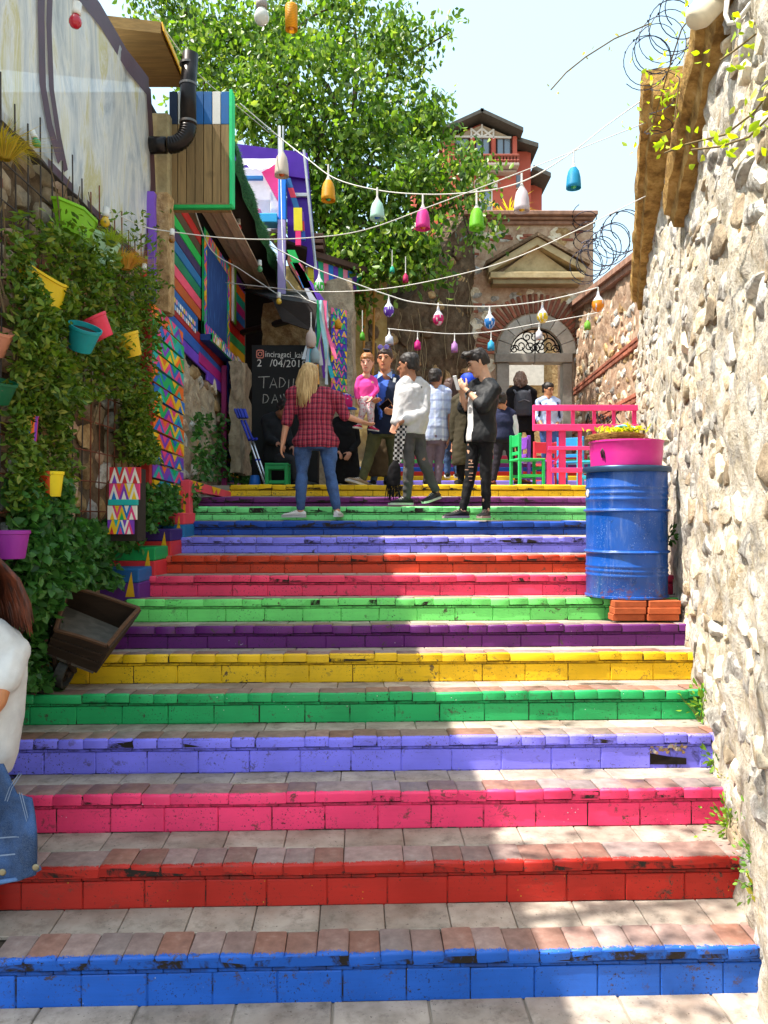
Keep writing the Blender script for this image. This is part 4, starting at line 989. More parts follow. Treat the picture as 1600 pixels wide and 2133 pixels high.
# ---------------- painted cheek blocks along the left of the stairs
CB = [('1f5a94', '5a2c80'), ('18904a', 'd03038'), ('3a2068', 'c83030'), ('e04050', '1f6aa0')]
for k, (px, py0, py1, Yd, wpx, ca, cb) in enumerate(((253, 1185, 1243, 6.02, 36, '1f5a94', '5a2c80'), (290, 1140, 1196, 6.36, 33, '18904a', 'd03038'), (325, 1102, 1152, 6.74, 31, '3a2068', 'c83030'), (358, 1068, 1116, 7.12, 26, 'e04050', '1f6aa0'))):
    t = thing('cheek_block', 'stair-side block painted %s with a yellow spike' % ('blue over purple', 'green over red', 'dark purple over red', 'coral over blue')[k], 'painted block')
    a, b = P(px, py1, Yd), P(px+wpx, py0, Yd); zm = (a.z+b.z)/2
    MB().bbox((a.x-.25, Yd, a.z-.25), (b.x, Yd+.42, zm), .008).build('lower_half', paint(cb), t)
    MB().bbox((a.x-.25, Yd, zm+.0005), (b.x, Yd+.42, b.z), .008).build('upper_half', paint(ca), t)
    MB().slab([(a.x+.03, Yd-.003, a.z), (b.x-.03, Yd-.003, a.z), ((a.x+b.x)/2+.01, Yd-.003, b.z-.02)], (0, .002, 0)).build('yellow_spike', paint('e0a818'), t)
# coral beam and post
cbm = thing('coral_handrail', 'coral painted beam and post with yellow triangles at the stair top left', 'rail')
a0, a1, a2, a3 = P(392, 998, 7.75), P(481, 1024, 8.66), P(481, 1037, 8.66), P(392, 1020, 7.75)
MB().slab([a0, a1, a2, a3], (-.08, .02, 0)).build('beam', paint('e04a58'), cbm)
for t0 in (.05, .2, .52, .62):
    p, q = a0.lerp(a1, t0), a0.lerp(a1, t0+.12); r__ = a3.lerp(a2, t0+.05); e = Vector((.004, -.004, 0)); MB().add([p+e, q+e, r__+e], [(0, 1, 2)]).build('triangle', paint('e0a818'), cbm, False, False)
p0, p1 = P(377, 1100, 7.62), P(396, 1000, 7.62); MB().bbox((p0.x, 7.6, p0.z-.1), (p1.x, 7.74, p1.z), .006).build('post', paint('e04a58'), cbm)
MB().slab([(p0.x+.01, 7.596, p0.z), (p1.x-.03, 7.596, p0.z), (p0.x+.04, 7.596, p1.z-.1)], (0, .002, 0)).build('triangle', paint('e0a818'), cbm)
# ================================================================== FOLIAGE
def leaf_mat(name, cols, trans=.35, rough=.5):
    key = ('leaf', name)
    if key in MATS: return MATS[key]
    t = NT(name); ri = t.n('ShaderNodeNewGeometry').outputs['Random Per Island']
    n_ = len(cols); col = t.ramp(ri, [(k/(n_-1) if n_ > 1 else 0, HX(c)) for k, c in enumerate(cols)])
    t.done(col, rough, None, 0, .35)
    tl = t.n('ShaderNodeBsdfTranslucent'); hs = t.n('ShaderNodeHueSaturation'); hs.inputs['Value'].default_value = 1.5; hs.inputs['Saturation'].default_value = 1.1
    t.l(col, hs.inputs['Color']); t.l(hs.outputs[0], tl.inputs[0])
    m = t.n('ShaderNodeMixShader'); m.inputs[0].default_value = trans; t.l(t.b.outputs[0], m.inputs[1]); t.l(tl.outputs[0], m.inputs[2])
    t.l(m.outputs[0], t.t.nodes['Material Output'].inputs[0]); MATS[key] = t.m; return t.m
def leaves(name, pos, size, mat, parent=None, seed=1, aspect=.5, droop=.5, fold=.25, out=None):
    """many folded leaf blades as one mesh; pos Nx3"""
    rg = np.random.default_rng(seed); pos = np.asarray(pos, float); n_ = len(pos)
    d = rg.normal(size=(n_, 3)); d[:, 2] -= droop*1.5
    if out is not None: d += np.asarray(out)*1.2
    d /= np.linalg.norm(d, axis=1, keepdims=True)
    r = rg.normal(size=(n_, 3)); s = np.cross(d, r); s /= np.linalg.norm(s, axis=1, keepdims=True); u = np.cross(s, d)
    sz = (size*rg.uniform(.65, 1.25, n_))[:, None]
    b = pos-d*sz*.5; tip = pos+d*sz*.5; m1 = pos-d*sz*.08; w = sz*aspect*.5
    q = d*sz*.22
    V = np.stack([b, m1+s*w+u*w*fold*2, pos+q+s*w*.72+u*w*fold*1.4, tip, pos+q-s*w*.72+u*w*fold*1.4, m1-s*w+u*w*fold*2, pos+q*.3-u*0], 1).reshape(-1, 3)
    k = np.arange(n_)[:, None]*7
    Fq = np.concatenate([k+np.array([[0, 1, 2, 6]]), k+np.array([[6, 2, 3, 4]]), k+np.array([[0, 6, 4, 5]])], 0)
    me = bpy.data.meshes.new(name); me.vertices.add(len(V)); me.vertices.foreach_set('co', V.ravel())
    me.loops.add(Fq.size); me.loops.foreach_set('vertex_index', Fq.ravel().astype(np.int32)); me.polygons.add(len(Fq))
    me.polygons.foreach_set('loop_start', np.arange(0, Fq.size, 4, dtype=np.int32)); me.polygons.foreach_set('loop_total', np.full(len(Fq), 4, dtype=np.int32))
    me.update(calc_edges=True); me.materials.append(mat); return ob(name, me, parent)
RG = np.random.default_rng(11)
BARK = plain('bark', '4a3c30', 1, .95, .35, 18, 50, .8)
def limb(mb, a, b, r0, r1, bend=.15, n=6, seed=0):
    a, b = Vector(a), Vector(b); rr = random.Random(seed); o = Vector((rr.uniform(-1, 1), rr.uniform(-1, 1), rr.uniform(-.3, 1)))*bend*(b-a).length
    pts = [a.lerp(b, k/n)+o*sin(pi*k/n) for k in range(n+1)]; mb.tube(pts, [r0+(r1-r0)*k/n for k in range(n+1)], 7); return pts
# ---- fig tree behind the shacks
tree = thing('fig_tree', 'large leafy fig tree towering behind the shacks', 'tree', (-.9, 14.3, 2.3))
blobs = [(420, 140, 95, 13.6), (520, 70, 105, 14), (640, 40, 110, 13.6), (740, 60, 100, 14), (820, 130, 80, 13.6), (870, 88, 34, 13.4), (905, 68, 24, 13.3), (935, 66, 14, 13.2), (840, 230, 95, 13.4), (880, 300, 70, 13.2),
         (700, 200, 120, 12.8), (600, 180, 120, 13), (500, 190, 100, 13.4), (560, 300, 100, 13), (680, 330, 120, 12.7), (790, 350, 110, 12.7), (860, 400, 90, 12.6), (760, 460, 100, 12.5), (850, 500, 85, 12.5), (690, 450, 80, 12.7),
         (930, 370, 55, 12.8), (975, 335, 42, 12.9), (1005, 350, 25, 12.9), (965, 420, 40, 12.8), (1015, 475, 26, 12.8), (985, 505, 22, 12.8), (1030, 495, 14, 12.8), (355, 70, 60, 14), (330, 25, 55, 14.2), (380, 20, 60, 14), (300, 15, 18, 14), (720, 540, 60, 12.4), (800, 560, 65, 12.5), (870, 560, 50, 12.6), (640, 420, 80, 12.9), (470, 110, 80, 14), (920, 235, 22, 13.2), (760, 600, 30, 12.5), (745, 640, 22, 12.6)]
pts = []; crown_c = []
for (cx, cy, r, Yd) in blobs:
    ncl = max(1, int((r/20)**2*1.0)); rm = r*Yd/F
    c = P(cx, cy, Yd)
    for k in range(ncl):
        v = RG.normal(size=3); v /= np.linalg.norm(v); q = np.array(c)+v*rm*RG.uniform(.25, 1)**.6*np.array([1, 1.0, 1]); crown_c.append(q)
        m = int(54*RG.uniform(.5, 1.35)); l = RG.normal(size=(m, 3))*np.array([.16, .16, .12]); pts.append(q+l)
TP = np.concatenate(pts)
leaves('crown', TP, .118, leaf_mat('fig_leaf', ['2c4618', '46681f', '5f822a', '82a03c', '3c561c', 'a4b850'], .42, .38), tree, 3, .56, .75)
tree.location = (0, 0, 0)
tm = MB(); limb(tm, (-.9, 14.3, 2.2), (-.7, 14.0, 6.2), .22, .15, .05, 8, 1); tm.build('trunk', BARK, tree, True)
bm_ = MB(); rr = random.Random(4)
ends = []
for (cx, cy, r, Yd) in blobs[::1]:
    if r > 55:
        c = P(cx, cy, Yd); limb(bm_, (-.7, 14.0, 6.2-rr.uniform(0, .8)), c, .075, .02, .16, 7, int(cx)); ends.append(c)
for k in range(130):
    c = rr.choice(ends); q = Vector(crown_c[rr.randrange(len(crown_c))])
    if (q-c).length < 1.5: limb(bm_, c, q, .02, .006, .15, 4, k)
limb(bm_, P(850, 120, 13.6), P(940, 66, 13.2), .03, .008, .05, 5, 3); limb(bm_, P(870, 460, 12.7), P(985, 400, 12.8), .05, .02, .1, 5, 8); limb(bm_, P(960, 430, 12.8), P(985, 515, 12.8), .02, .008, .1, 5, 9)
bm_.build('limbs', BARK, tree, True)
# ---- climbing plants on the garden wall
def wallpts(px0, py0, px1, py1, n_, X=-2.02, bulge=.28, seed=0, hole=None):
    rg = np.random.default_rng(seed); out = []
    while len(out) < n_:
        x, y = rg.uniform(px0, px1), rg.uniform(py0, py1)
        if x > 770: continue
        q = L(x, y, X); k = nz(q, 2.3, seed+.5)*.5+.5; k2 = nz(q, 6.0, seed+2.5)*.5+.5
        if hole and hole(x, y): continue
        if k*.6+k2*.4 < .28+.25*rg.random(): continue
        o = bulge*(.15+.85*k)*rg.random()**.7*(0.5+k2)
        out.append((q.x+o, q.y+rg.normal()*.02, q.z))
    return out
def hole(x, y):
    if 118 < x < 240 and 830 < y < 1085 and not (x < 150 and y < 870): return True
    if 215 < x < 300 and 965 < y < 1112: return True
    if x > 292 and y > 600: return True
    if y < 430+.55*x-120*0 and y < 445+x*.45: return (x+y*3) % 7 > .8
    return False
IVY1 = leaf_mat('climber_leaf', ['30480f', '4c6a1c', '5e7c24', '768c30', '3c5a1a', '96983c'], .3, .5)
IVY2 = leaf_mat('ivy_leaf', ['284c20', '3a662a', '4a7e34', '345a24', '629444'], .28, .42)
cp = wallpts(0, 440, 330, 840, 8800, -2.04, .30, 3, hole)+wallpts(0, 820, 150, 1060, 2900, -2.04, .26, 5, hole)+wallpts(225, 820, 330, 1060, 2100, -2.04, .26, 6, hole)
c1 = leaves('climbing_plant', cp, .055, IVY1, None, 5, .42, .2, .2, (.8, -.35, .1)); tag(c1, 'dense dark climbing plant covering the garden wall', 'climbing plant', kind='stuff')
cp = wallpts(0, 1000, 270, 1290, 3300, -2.06, .24, 8, lambda x, y: (y < 1085 and 95 < x < 245) or y > 1225+max(0, 95-x)*2 or (x > 235 and y > 1150))
cp += wallpts(0, 1225, 85, 1440, 700, -2.2, .2, 9)+wallpts(280, 1010, 385, 1105, 700, -1.98, .22, 10)
c2 = leaves('ivy', cp, .078, IVY2, None, 6, .55, .4, .2, (.8, -.4, .1)); tag(c2, 'broad-leaved ivy spilling over the wall foot by the cart', 'ivy', kind='stuff')
cp = [(q[0], q[1], q[2]) for q in wallpts(395, 860, 470, 1000, 420, -1.98, .12, 12)]+[(q[0], q[1], q[2]) for q in wallpts(480, 930, 520, 1005, 320, -1.9, .14, 13)]
c3 = leaves('ivy', cp, .08, IVY2, None, 7, .55, .4, .2, (.8, -.4, .1)); tag(c3, 'ivy tufts on the bare rubble between the two board columns', 'ivy', kind='stuff')
# stems
sm_ = MB(); rr = random.Random(8)
for k in range(46):
    x, y = rr.uniform(5, 310), rr.uniform(520, 900); a = L(x, y, -2.02); b = L(min(315, x+rr.uniform(-40, 50)), y-rr.uniform(60, 220), -2.0)
    if b.z < 4.3: limb(sm_, a, b, .006, .003, .12, 6, k)
o = sm_.build('vine_stems', plain('dry_stem', '6a5a40', 1, .9)); tag(o, 'dry brown stems tangled over the garden wall', 'stems', kind='stuff')
# ---- dry grass tufts
def tuft(name, base, n_, h, spread, cols, label, cat='grass tuft', wid=.0022, lean=(0, 0, 0)):
    mb = MB(); rr = random.Random(int(base[1]*997)); base = Vector(base)
    for k in range(n_):
        a = rr.uniform(0, 2*pi); s_ = rr.uniform(.1, 1)*spread; L_ = h*rr.uniform(.5, 1.1); d = Vector((cos(a)*s_, sin(a)*s_, 0)); p0 = base+d*.25
        p1 = p0+d*.5+Vector((0, 0, L_*.6)); p2 = p0+d*1.5+Vector((0, 0, L_*rr.uniform(.2, 1.0)))+Vector(lean)*L_; w = Vector((-sin(a), cos(a), 0))*wid
        mb.add([p0-w, p0+w, p1+w*.8, p1-w*.8, p2], [(0, 1, 2, 3), (3, 2, 4)])
    return tag(mb.build(name, leaf_mat('tuft_'+cols[0], cols, .35), None, False, False), label, cat)
tuft('dry_grass', L(8, 330, -2.0), 420, .16, .17, ['a88c28', 'c8ac3a', '8a8a2c'], 'yellow dry grass tuft on top of the garden wall', lean=(.2, .1, 0))
tuft('dry_grass', L(262, 560, -1.9), 520, .17, .15, ['c8903a', 'd8a850', 'a8a03a'], 'orange dry grass tuft beside the pale green planter', lean=(.25, .1, -.1))
tuft('green_herb', L(228, 512, -1.93), 320, .15, .15, ['8aa030', 'a8b83c', '6a8a28'], 'lime coloured herb growing over the pale green planter')
# ---- weeds along the right wall
def weed(label, px, py, Yd, n_, wpx, hpx, leaf=.04, cols=('4f7a22', '7aa030', '9ab83c')):
    b = P(px, py, Yd); n_ = int(n_*1.7); rg = np.random.default_rng(int(px)); w, h = wpx*Yd/F, hpx*Yd/F
    p = np.array(b)+rg.normal(size=(n_, 3))*np.array([w*.28, .07, h*.26])+np.array([0, 0, h*.45])
    t = thing('weed', label, 'weed', group='weeds along the right wall')
    leaves('foliage', p, leaf, leaf_mat('weed_'+cols[0], list(cols), .35), t, int(px), .5, -.2)
    mb = MB(); rr = random.Random(int(py))
    for k in range(max(4, n_//9)): limb(mb, b+Vector((rr.uniform(-.02, .02), 0, 0)), Vector(p[rr.randrange(n_)]), .004, .002, .1, 3, k)
    mb.build('stem', plain('green_stem', '5a6a2c', 1, .8), t)
weed('bushy weed at the right end of the green step', 1462, 1505, 4.9, 70, 55, 85, .04)
weed('small two-leaved weed by the broken lavender tile', 1490, 1600, 4.5, 14, 36, 45, .06)
weed('low weed at the right end of the pink step', 1522, 1748, 4.05, 80, 70, 90, .036)
weed('tall leafy weed at the right end of the red step', 1578, 1870, 3.62, 150, 58, 165, .034, ('5a8a3c', '8ab84c', '6a9a3a'))
weed('yellow-green moss clump on the wall above the purple step', 1463, 1305, 5.6, 60, 26, 60, .03, ('9aa82c', 'b8c03a', '7a8c28'))
weed('moss clump on the wall between lavender and pink steps', 1512, 1575, 4.5, 50, 22, 60, .03, ('8aa02c', 'b0bc3a', '7a9028'))
weed('thin moss streak on the wall above the pink step', 1515, 1650, 4.25, 40, 18, 55, .03, ('9aa030', 'b8b850', '8a9030'))
weed('yellowish weed at the right picture edge below the tall weed', 1596, 1925, 3.45, 40, 30, 70, .04, ('a0a830', 'c0b840', '88942c'))
weed('dark little plant growing behind the blue barrel', 1392, 1135, 6.1, 30, 30, 45, .05, ('2c4a20', '3f6a2a', '24401c'))
# ---- sprays of young leaves over the right wall
def spray(label, pts, n_, leaf, cols, spread=.06, name='vine_spray'):
    t = thing(name, label, 'vine'); pw = [P(*q) for q in pts]; mb = MB(); mb.tube(pw, .005, 5); mb.build('stem', plain('thin_twig', '6a5a3a', 1, .9), t)
    rg = np.random.default_rng(int(pts[0][0]+pts[0][1])); out = []
    for k in range(n_):
        s_ = rg.random()*(len(pw)-1); i = int(s_); q = pw[i].lerp(pw[i+1], s_-i); out.append(np.array(q)+rg.normal(size=3)*spread)
    leaves('foliage', np.array(out), leaf, leaf_mat('spray_'+cols[0], list(cols), .5), t, n_, .5, .0); return t
YG = ('9ab828', 'b8cc3a', '88a824', 'c8d050')
spray('leafy twig arching from the right edge across the near cornice', [(1610, 180, 3.4), (1570, 235, 3.5), (1510, 280, 3.6), (1430, 300, 3.8), (1385, 318, 4.0)], 30, .055, YG, .045)
spray('lower leafy twig reaching left from the right edge', [(1610, 235, 3.3), (1560, 285, 3.4), (1500, 305, 3.5), (1440, 312, 3.6)], 22, .055, YG, .04)
spray('yellow-green leaf cluster at the right edge near the top', [(1620, 60, 3.6), (1575, 70, 3.7), (1530, 105, 3.8), (1500, 125, 3.8)], 40, .05, YG, .06)
spray('creeper tangled in the razor wire above the cornices', [(1450, 20, 5.2), (1420, 60, 5.4), (1400, 120, 5.6), (1380, 190, 5.8), (1360, 260, 6.0), (1345, 275, 6.0)], 80, .05, YG, .10)
spray('dry thin twig hanging out over the street from the razor wire', [(1350, 50, 5.6), (1280, 80, 5.5), (1220, 118, 5.4), (1180, 150, 5.3), (1148, 186, 5.2)], 14, .035, ('8a8a50', 'a8a060', '9a9a48'), .025)
spray('small sprig growing on the cornice end', [(1400, 210, 5.2), (1415, 170, 5.2), (1405, 250, 5.2)], 24, .05, YG, .05)
tuft('parapet_flowers', P(1060, 447, GY+.2), 40, .3, .5, ['c8b838', 'd8c850', 'a8a030'], 'yellow flowering weeds on the gateway parapet', 'flowers', .012)
# ---- razor wire
WIRE = plain('razor_wire', '2c2a34', 1, .5, .2, 20, 60, .1, .6)
def coil(label, a, b, r, turns, wire=.0035, tilt=.3):
    a, b = Vector(a), Vector(b); d = (b-a).normalized(); u = d.orthogonal().normalized(); v = d.cross(u); mb = MB(); pts = []; n_ = int(turns*22)
    for k in range(n_+1):
        t = k/n_; ang = 2*pi*turns*t; rr_ = r*(1+.12*sin(ang*.37)); pts.append(a.lerp(b, t)+(u*cos(ang)+v*sin(ang))*rr_+d*.2*r*sin(ang*.5))
    mb.tube(pts, wire, 4)
    for k in range(0, n_, 2):
        p = pts[k]; q = (pts[k+1]-p).normalized()*wire*4; w = q.orthogonal().normalized()*wire*3.2
        mb.add([p-q, p+w, p+q, p-w], [(0, 1, 2, 3)])
    return tag(mb.build('razor_wire', WIRE, None, False, False), label, 'razor wire')
coil('big razor wire coil above the near cornices', P(1340, 140, 6.3), P(1440, 10, 5.2), .17, 8)
coil('razor wire loops hanging down behind the near cornice', P(1390, 130, 6.2), P(1370, 290, 6.6), .1, 3.5)
coil('razor wire coil standing on the gateway parapet', P(1216, 440, 15.0), P(1222, 520, 14.6), .2, 4, .008)
coil('razor wire coil along the lower wall beside the gateway', P(1215, 560, 14.2), P(1312, 470, 10.6), .26, 10, .007)

# ---- bough of the tree that grows behind the plastic tent; it hangs over its roof and dapples the lowest steps
bo = thing('overhanging_bough', 'leafy bough overhanging the plastic tent roof beside the lower steps', 'branch'); rg = np.random.default_rng(77); pp_ = []
bmb = MB(); limb(bmb, (-4.6, 2.2, 5.6), (-1.6, 2.9, 7.4), .07, .02, .06, 8, 5)
for k in range(15):
    t = rg.uniform(.45, 1.0); q = np.array([-4.4+2.9*t, 2.25+.6*t, 5.9+1.45*t])+rg.normal(size=3)*np.array([.45, .45, .2]); limb(bmb, (-4.6+3*t, 2.2+.7*t, 5.65+1.75*t), q, .012, .004, .1, 4, k); pp_.append(q+rg.normal(size=(20, 3))*np.array([.17, .17, .1]))
leaves('foliage', np.concatenate(pp_), .13, leaf_mat('fig_leaf', ['2c4a16'], .42), bo, 9, .56, .6); bmb.build('branches', BARK, bo, True)
# ================================================================== PEOPLE
SCR = bpy.data.scenes.new('scratch')
def remesh(mb, name, mat, vox=.011, it=5, amp=0, seed=0, parent=None, stretch=(1, 1, .45), fs=11):
    me = mb.mesh('tmp', mat, False); o = bpy.data.objects.new('tmp', me); SCR.collection.objects.link(o)
    m = o.modifiers.new('r', 'REMESH'); m.mode = 'VOXEL'; m.voxel_size = vox; m.use_smooth_shade = True
    m2 = o.modifiers.new('s', 'SMOOTH'); m2.iterations = it; m2.factor = .5
    vl = SCR.view_layers[0]; vl.update(); me2 = bpy.data.meshes.new_from_object(o.evaluated_get(vl.depsgraph))
    bpy.data.objects.remove(o); bpy.data.meshes.remove(me)
    me2.name = name
    if amp:
        me2.update(); nv = len(me2.vertices); co = np.empty(nv*3); me2.vertices.foreach_get('co', co); co = co.reshape(-1, 3); no = np.empty(nv*3); me2.vertices.foreach_get('normal', no); no = no.reshape(-1, 3)
        k = np.array([mnoise.noise(Vector((p[0]*fs*stretch[0]+seed, p[1]*fs*stretch[1], p[2]*fs*stretch[2]+p[0]*fs*.5)))+.5*mnoise.noise(Vector((p[0]*fs*2.3+seed, p[1]*fs*2.3, p[2]*fs*2.0-p[0]*fs))) for p in co])
        co = co+no*(k*amp)[:, None]; me2.vertices.foreach_set('co', co.ravel())
    me2.materials.clear()
    for x in (mat if isinstance(mat, list) else [mat]): me2.materials.append(x)
    me2.polygons.foreach_set('use_smooth', [True]*len(me2.polygons)); me2.update()
    return ob(name, me2, parent)
def loft(mb, rings, sd, fd, n=14):
    """closed loft of ellipses: rings [(centre, half-width, half-depth)]"""
    o = len(mb.v); rings = [(rings[0][0]*1.0, rings[0][1]*.35, rings[0][2]*.35)]+list(rings)+[(rings[-1][0]*1.0, rings[-1][1]*.35, rings[-1][2]*.35)]
    for (c, w, d) in rings:
        for j in range(n): a = 2*pi*j/n; mb.v.append(tuple(c+sd*(cos(a)*w)+fd*(sin(a)*d)))
    for i in range(len(rings)-1):
        for j in range(n): a = o+i*n+j; b = o+i*n+(j+1) % n; mb.f.append((a, b, b+n, a+n)); mb.m.append(0)
    mb.f.append(tuple(o+j for j in reversed(range(n)))); mb.f.append(tuple(o+(len(rings)-1)*n+j for j in range(n))); mb.m += [0, 0]
def cap(mb, a, ra, b, rb, n=10):
    a, b = Vector(a), Vector(b); d = (b-a); L_ = d.length
    if L_ < 1e-6: return
    d /= L_; pts = []; rr = []
    for k in range(4): t = k/4*pi/2; pts.append(a-d*ra*cos(t)); rr.append(max(.0008, ra*sin(t)))
    for k in range(5): t = k/4; pts.append(a.lerp(b, t)); rr.append(ra+(rb-ra)*t)
    for k in range(1, 5): t = k/4*pi/2; pts.append(b+d*rb*sin(t)); rr.append(max(.0008, rb*cos(t)))
    mb.tube(pts, rr, n)
def limb3(mb, a, b, c, ra, rb, rc, k=1.0, bulge=0):
    a, b, c = Vector(a), Vector(b), Vector(c); m = a.lerp(b, .4)
    cap(mb, a, ra*k, m, (ra*.55+rb*.45)*k+bulge); cap(mb, m, (ra*.55+rb*.45)*k+bulge, b, rb*k); m2 = b.lerp(c, .35); cap(mb, b, rb*k, m2, (rb*.62+rc*.38)*k+bulge*.7); cap(mb, m2, (rb*.62+rc*.38)*k+bulge*.7, c, rc*k)
def skin(name, hexc, k=1.0):
    key = ('skin', hexc)
    if key in MATS: return MATS[key]
    c = HX(hexc, k); t = NT(name); n1 = t.noise(30, 4); col = t.mix(t.rng(n1, .3, .7), sc(c, .9), sc(c, 1.08))
    t.b.inputs['Subsurface Weight'].default_value = .08; t.b.inputs['Subsurface Radius'].default_value = (.02, .008, .004)
    MATS[key] = t.done(col, .5, t.bump(t.noise(180, 3), .12, .001), 0, .4); return MATS[key]
def cloth(name, hexc, k=1.0, weave=260, rough=.9, var=.16):
    key = ('cloth', hexc, k)
    if key in MATS: return MATS[key]
    c = HX(hexc, k); t = NT(name); n1 = t.noise(7, 5, .6); col = t.mix(t.rng(n1, .3, .7), sc(c, 1-var), sc(c, 1+var))
    nb = t.bump(t.noise(22, 3, .5, .6), .4, .008); nb = t.bump(t.noise(weave, 2), .25, .0015, nb)
    MATS[key] = t.done(col, rough, nb, 0, .2); return MATS[key]
def denim(hexc, k=1.0):
    key = ('denim', hexc)
    if key in MATS: return MATS[key]
    c = HX(hexc, k); t = NT('denim'); n1 = t.noise(5, 4, .6); f = t.rng(n1, .38, .66); col = t.mix(f, sc(c, .6), sc(c, 1.55)); col = t.mix(t.math('MULTIPLY', t.rng(t.noise(420, 2), .45, .6), .10), col, HX('c8d0d8'))
    nb = t.bump(t.noise(26, 3, .5, .8), .45, .008); MATS[key] = t.done(col, .9, t.bump(t.noise(400, 2), .2, .001, nb), 0, .2); return MATS[key]
def plaid(name, base, lines, fx=34, fz=30, extra=None):
    t = NT(name); s = t.n('ShaderNodeSeparateXYZ'); t.l(t.P(), s.inputs[0]); n_ = t.noise(6, 3); wob = t.math('MULTIPLY', n_, .03)
    def line(axis, freq, lo, ph=0): return t.rng(t.math('SINE', t.math('MULTIPLY', t.math('ADD', t.math('ADD', s.outputs[axis], wob), ph), freq*6.283), 0), lo, lo+.2)
    col = HX(base)
    for (ax, fr, lo, ph, c, a) in lines: col = t.mix(t.math('MULTIPLY', line(ax, fr, lo, ph), a), col, HX(c))
    return t.done(col, .9, t.bump(t.noise(22, 3, .5, .6), .45, .008), 0, .2)
EYEM = plain('eye_dark', '1a1412', 1, .3); BROWM = plain('brow', '2a1e18', 1, .9); LIPM = plain('lip', '9a4a42', 1, .5)
def up3(v): return Vector((0, 0, 1))
class Person:
    def __init__(s, label, Y, J, face=0, hface=None, hpitch=0, height=1.72, sk='b07a5c', voxel=.011, sex='m', hroll=0, hsc=1.0):
        s.hk = hsc
        s.t = thing('person', label, 'person'); s.Y = Y; s.k = height/1.72; s.sex = sex
        s.j = {a: P(v[0], v[1], Y+(v[2] if len(v) > 2 else 0)) for a, v in J.items()}
        a = R(face); s.fd = Vector((-sin(a), -cos(a), 0)); s.sd = Vector((cos(a), -sin(a), 0))
        a = R(face if hface is None else hface); hf = Vector((-sin(a), -cos(a), 0)); hs = Vector((cos(a), -sin(a), 0)); hu = Vector((0, 0, 1))
        q = Matrix.Rotation(R(hroll), 3, 'Y') @ Matrix.Rotation(R(hpitch), 3, hs); s.hf = q @ hf; s.hs = q @ hs; s.hu = q @ hu
        s.skin = skin('skin', sk); s.vox = voxel
        s.body()
    def pel(s): return (s.j['hl']+s.j['hr'])/2
    def shc(s): return (s.j['sl']+s.j['sr'])/2
    def head_pt(s, x, f, u): return s.j['hd']+(s.hs*x+s.hf*f+s.hu*u)*s.k*s.hk
    def head_loft(s, mb, grow=0, rows=None):
        k = s.k*s.hk; rows = rows or [(-.118, .026, .030, .052), (-.10, .043, .052, .036), (-.065, .060, .076, .016), (-.02, .069, .090, .004), (.03, .074, .096, -.004), (.07, .070, .092, -.008), (.10, .055, .074, -.010), (.118, .030, .042, -.012)]
        loft(mb, [(s.j['hd']+(s.hu*u+s.hf*f)*k, (w+grow)*k, (d+grow)*k) for (u, w, d, f) in rows], s.hs, s.hf, 16)
    def torso(s, mb, g=0.0, lo=-.10, hip=1.0, belly=0, sh=1.0):
        k = s.k; p, c = s.pel(), s.shc(); ax = c-p; L_ = ax.length; wom = s.sex == 'f'
        rows = [(lo, .150, .105), (0, .160*(1.06 if wom else 1), .112), (.22, .142*(.95 if wom else 1), .105+belly), (.42, .136*(.90 if wom else 1), .100+belly), (.66, .156*(.94 if wom else 1), .115), (.86, .162*(.92 if wom else 1), .100), (.98, .130, .080), (1.06, .065, .060)]
        loft(mb, [(p+ax*t+s.fd*(.012 if .3 < t < .9 else 0)*k, (w*(hip if t < .1 else (sh if t > .8 else 1))+g)*k, (d+g)*k) for t, w, d in rows if t >= lo], s.sd, s.fd, 18)
    def hand(s, mb, w, e, curl=.5, spread=.012, palm=None, size=1.0):
        """palm, four unequal bent fingers and a thumb leaving the side of the palm"""
        k = s.k*size; d = (w-e).normalized(); pn = Vector(palm).normalized() if palm is not None else d.orthogonal().normalized()
        pn = (pn-d*pn.dot(d)).normalized(); sd = d.cross(pn); pc = w+d*.048*k
        loft(mb, [(w+d*.0, .024*k, .019*k), (w+d*.03*k, .034*k, .017*k), (w+d*.07*k, .038*k, .015*k), (w+d*.088*k, .034*k, .013*k)], sd, pn, 10)
        for i, (o, ln) in enumerate(((-.028, .068), (-.0095, .078), (.0095, .073), (.028, .058))):
            b = w+d*.082*k+sd*o*k; d1 = (d+sd*o*4*spread/.012*.3+pn*curl*.7).normalized(); m = b+d1*ln*.5*k; d2 = (d1+pn*curl*1.1).normalized()
            cap(mb, b-d*.012*k, .0098*k, m, .0090*k, 7); cap(mb, m, .0090*k, m+d2*ln*.5*k, .0074*k, 7)
        b = w+d*.028*k-sd*.030*k; d1 = (d*.7-sd*.75+pn*.35).normalized(); m = b+d1*.042*k; cap(mb, b, .0135*k, m, .0105*k, 7); cap(mb, m, .0105*k, m+(d1*.5+d*.7+pn*.3*curl).normalized()*.032*k, .0085*k, 7)
    def body(s, palms=None):
        mb = MB(); j = s.j; k = s.k; s.head_loft(mb)
        cap(mb, s.head_pt(0, .096, -.002), .011*k, s.head_pt(0, .112, -.030), .015*k, 8)      # nose
        for e in (-1, 1):
            cap(mb, s.head_pt(.074*e, -.004, .012), .014*k, s.head_pt(.073*e, .006, -.022), .010*k, 8)   # ears
            cap(mb, s.head_pt(.028*e, .078, .03), .016*k, s.head_pt(.045*e, .072, .026), .014*k, 8)      # brow ridge
        cap(mb, s.head_pt(0, .082, -.062), .016*k, s.head_pt(0, .076, -.10), .022*k, 8)        # mouth and chin
        nk = j.get('nk', s.shc()); base = j['hd']-s.hu*.07*k-s.hf*.012*k
        cap(mb, base, .054*k, nk, .062*k); s.torso(mb, -.012)
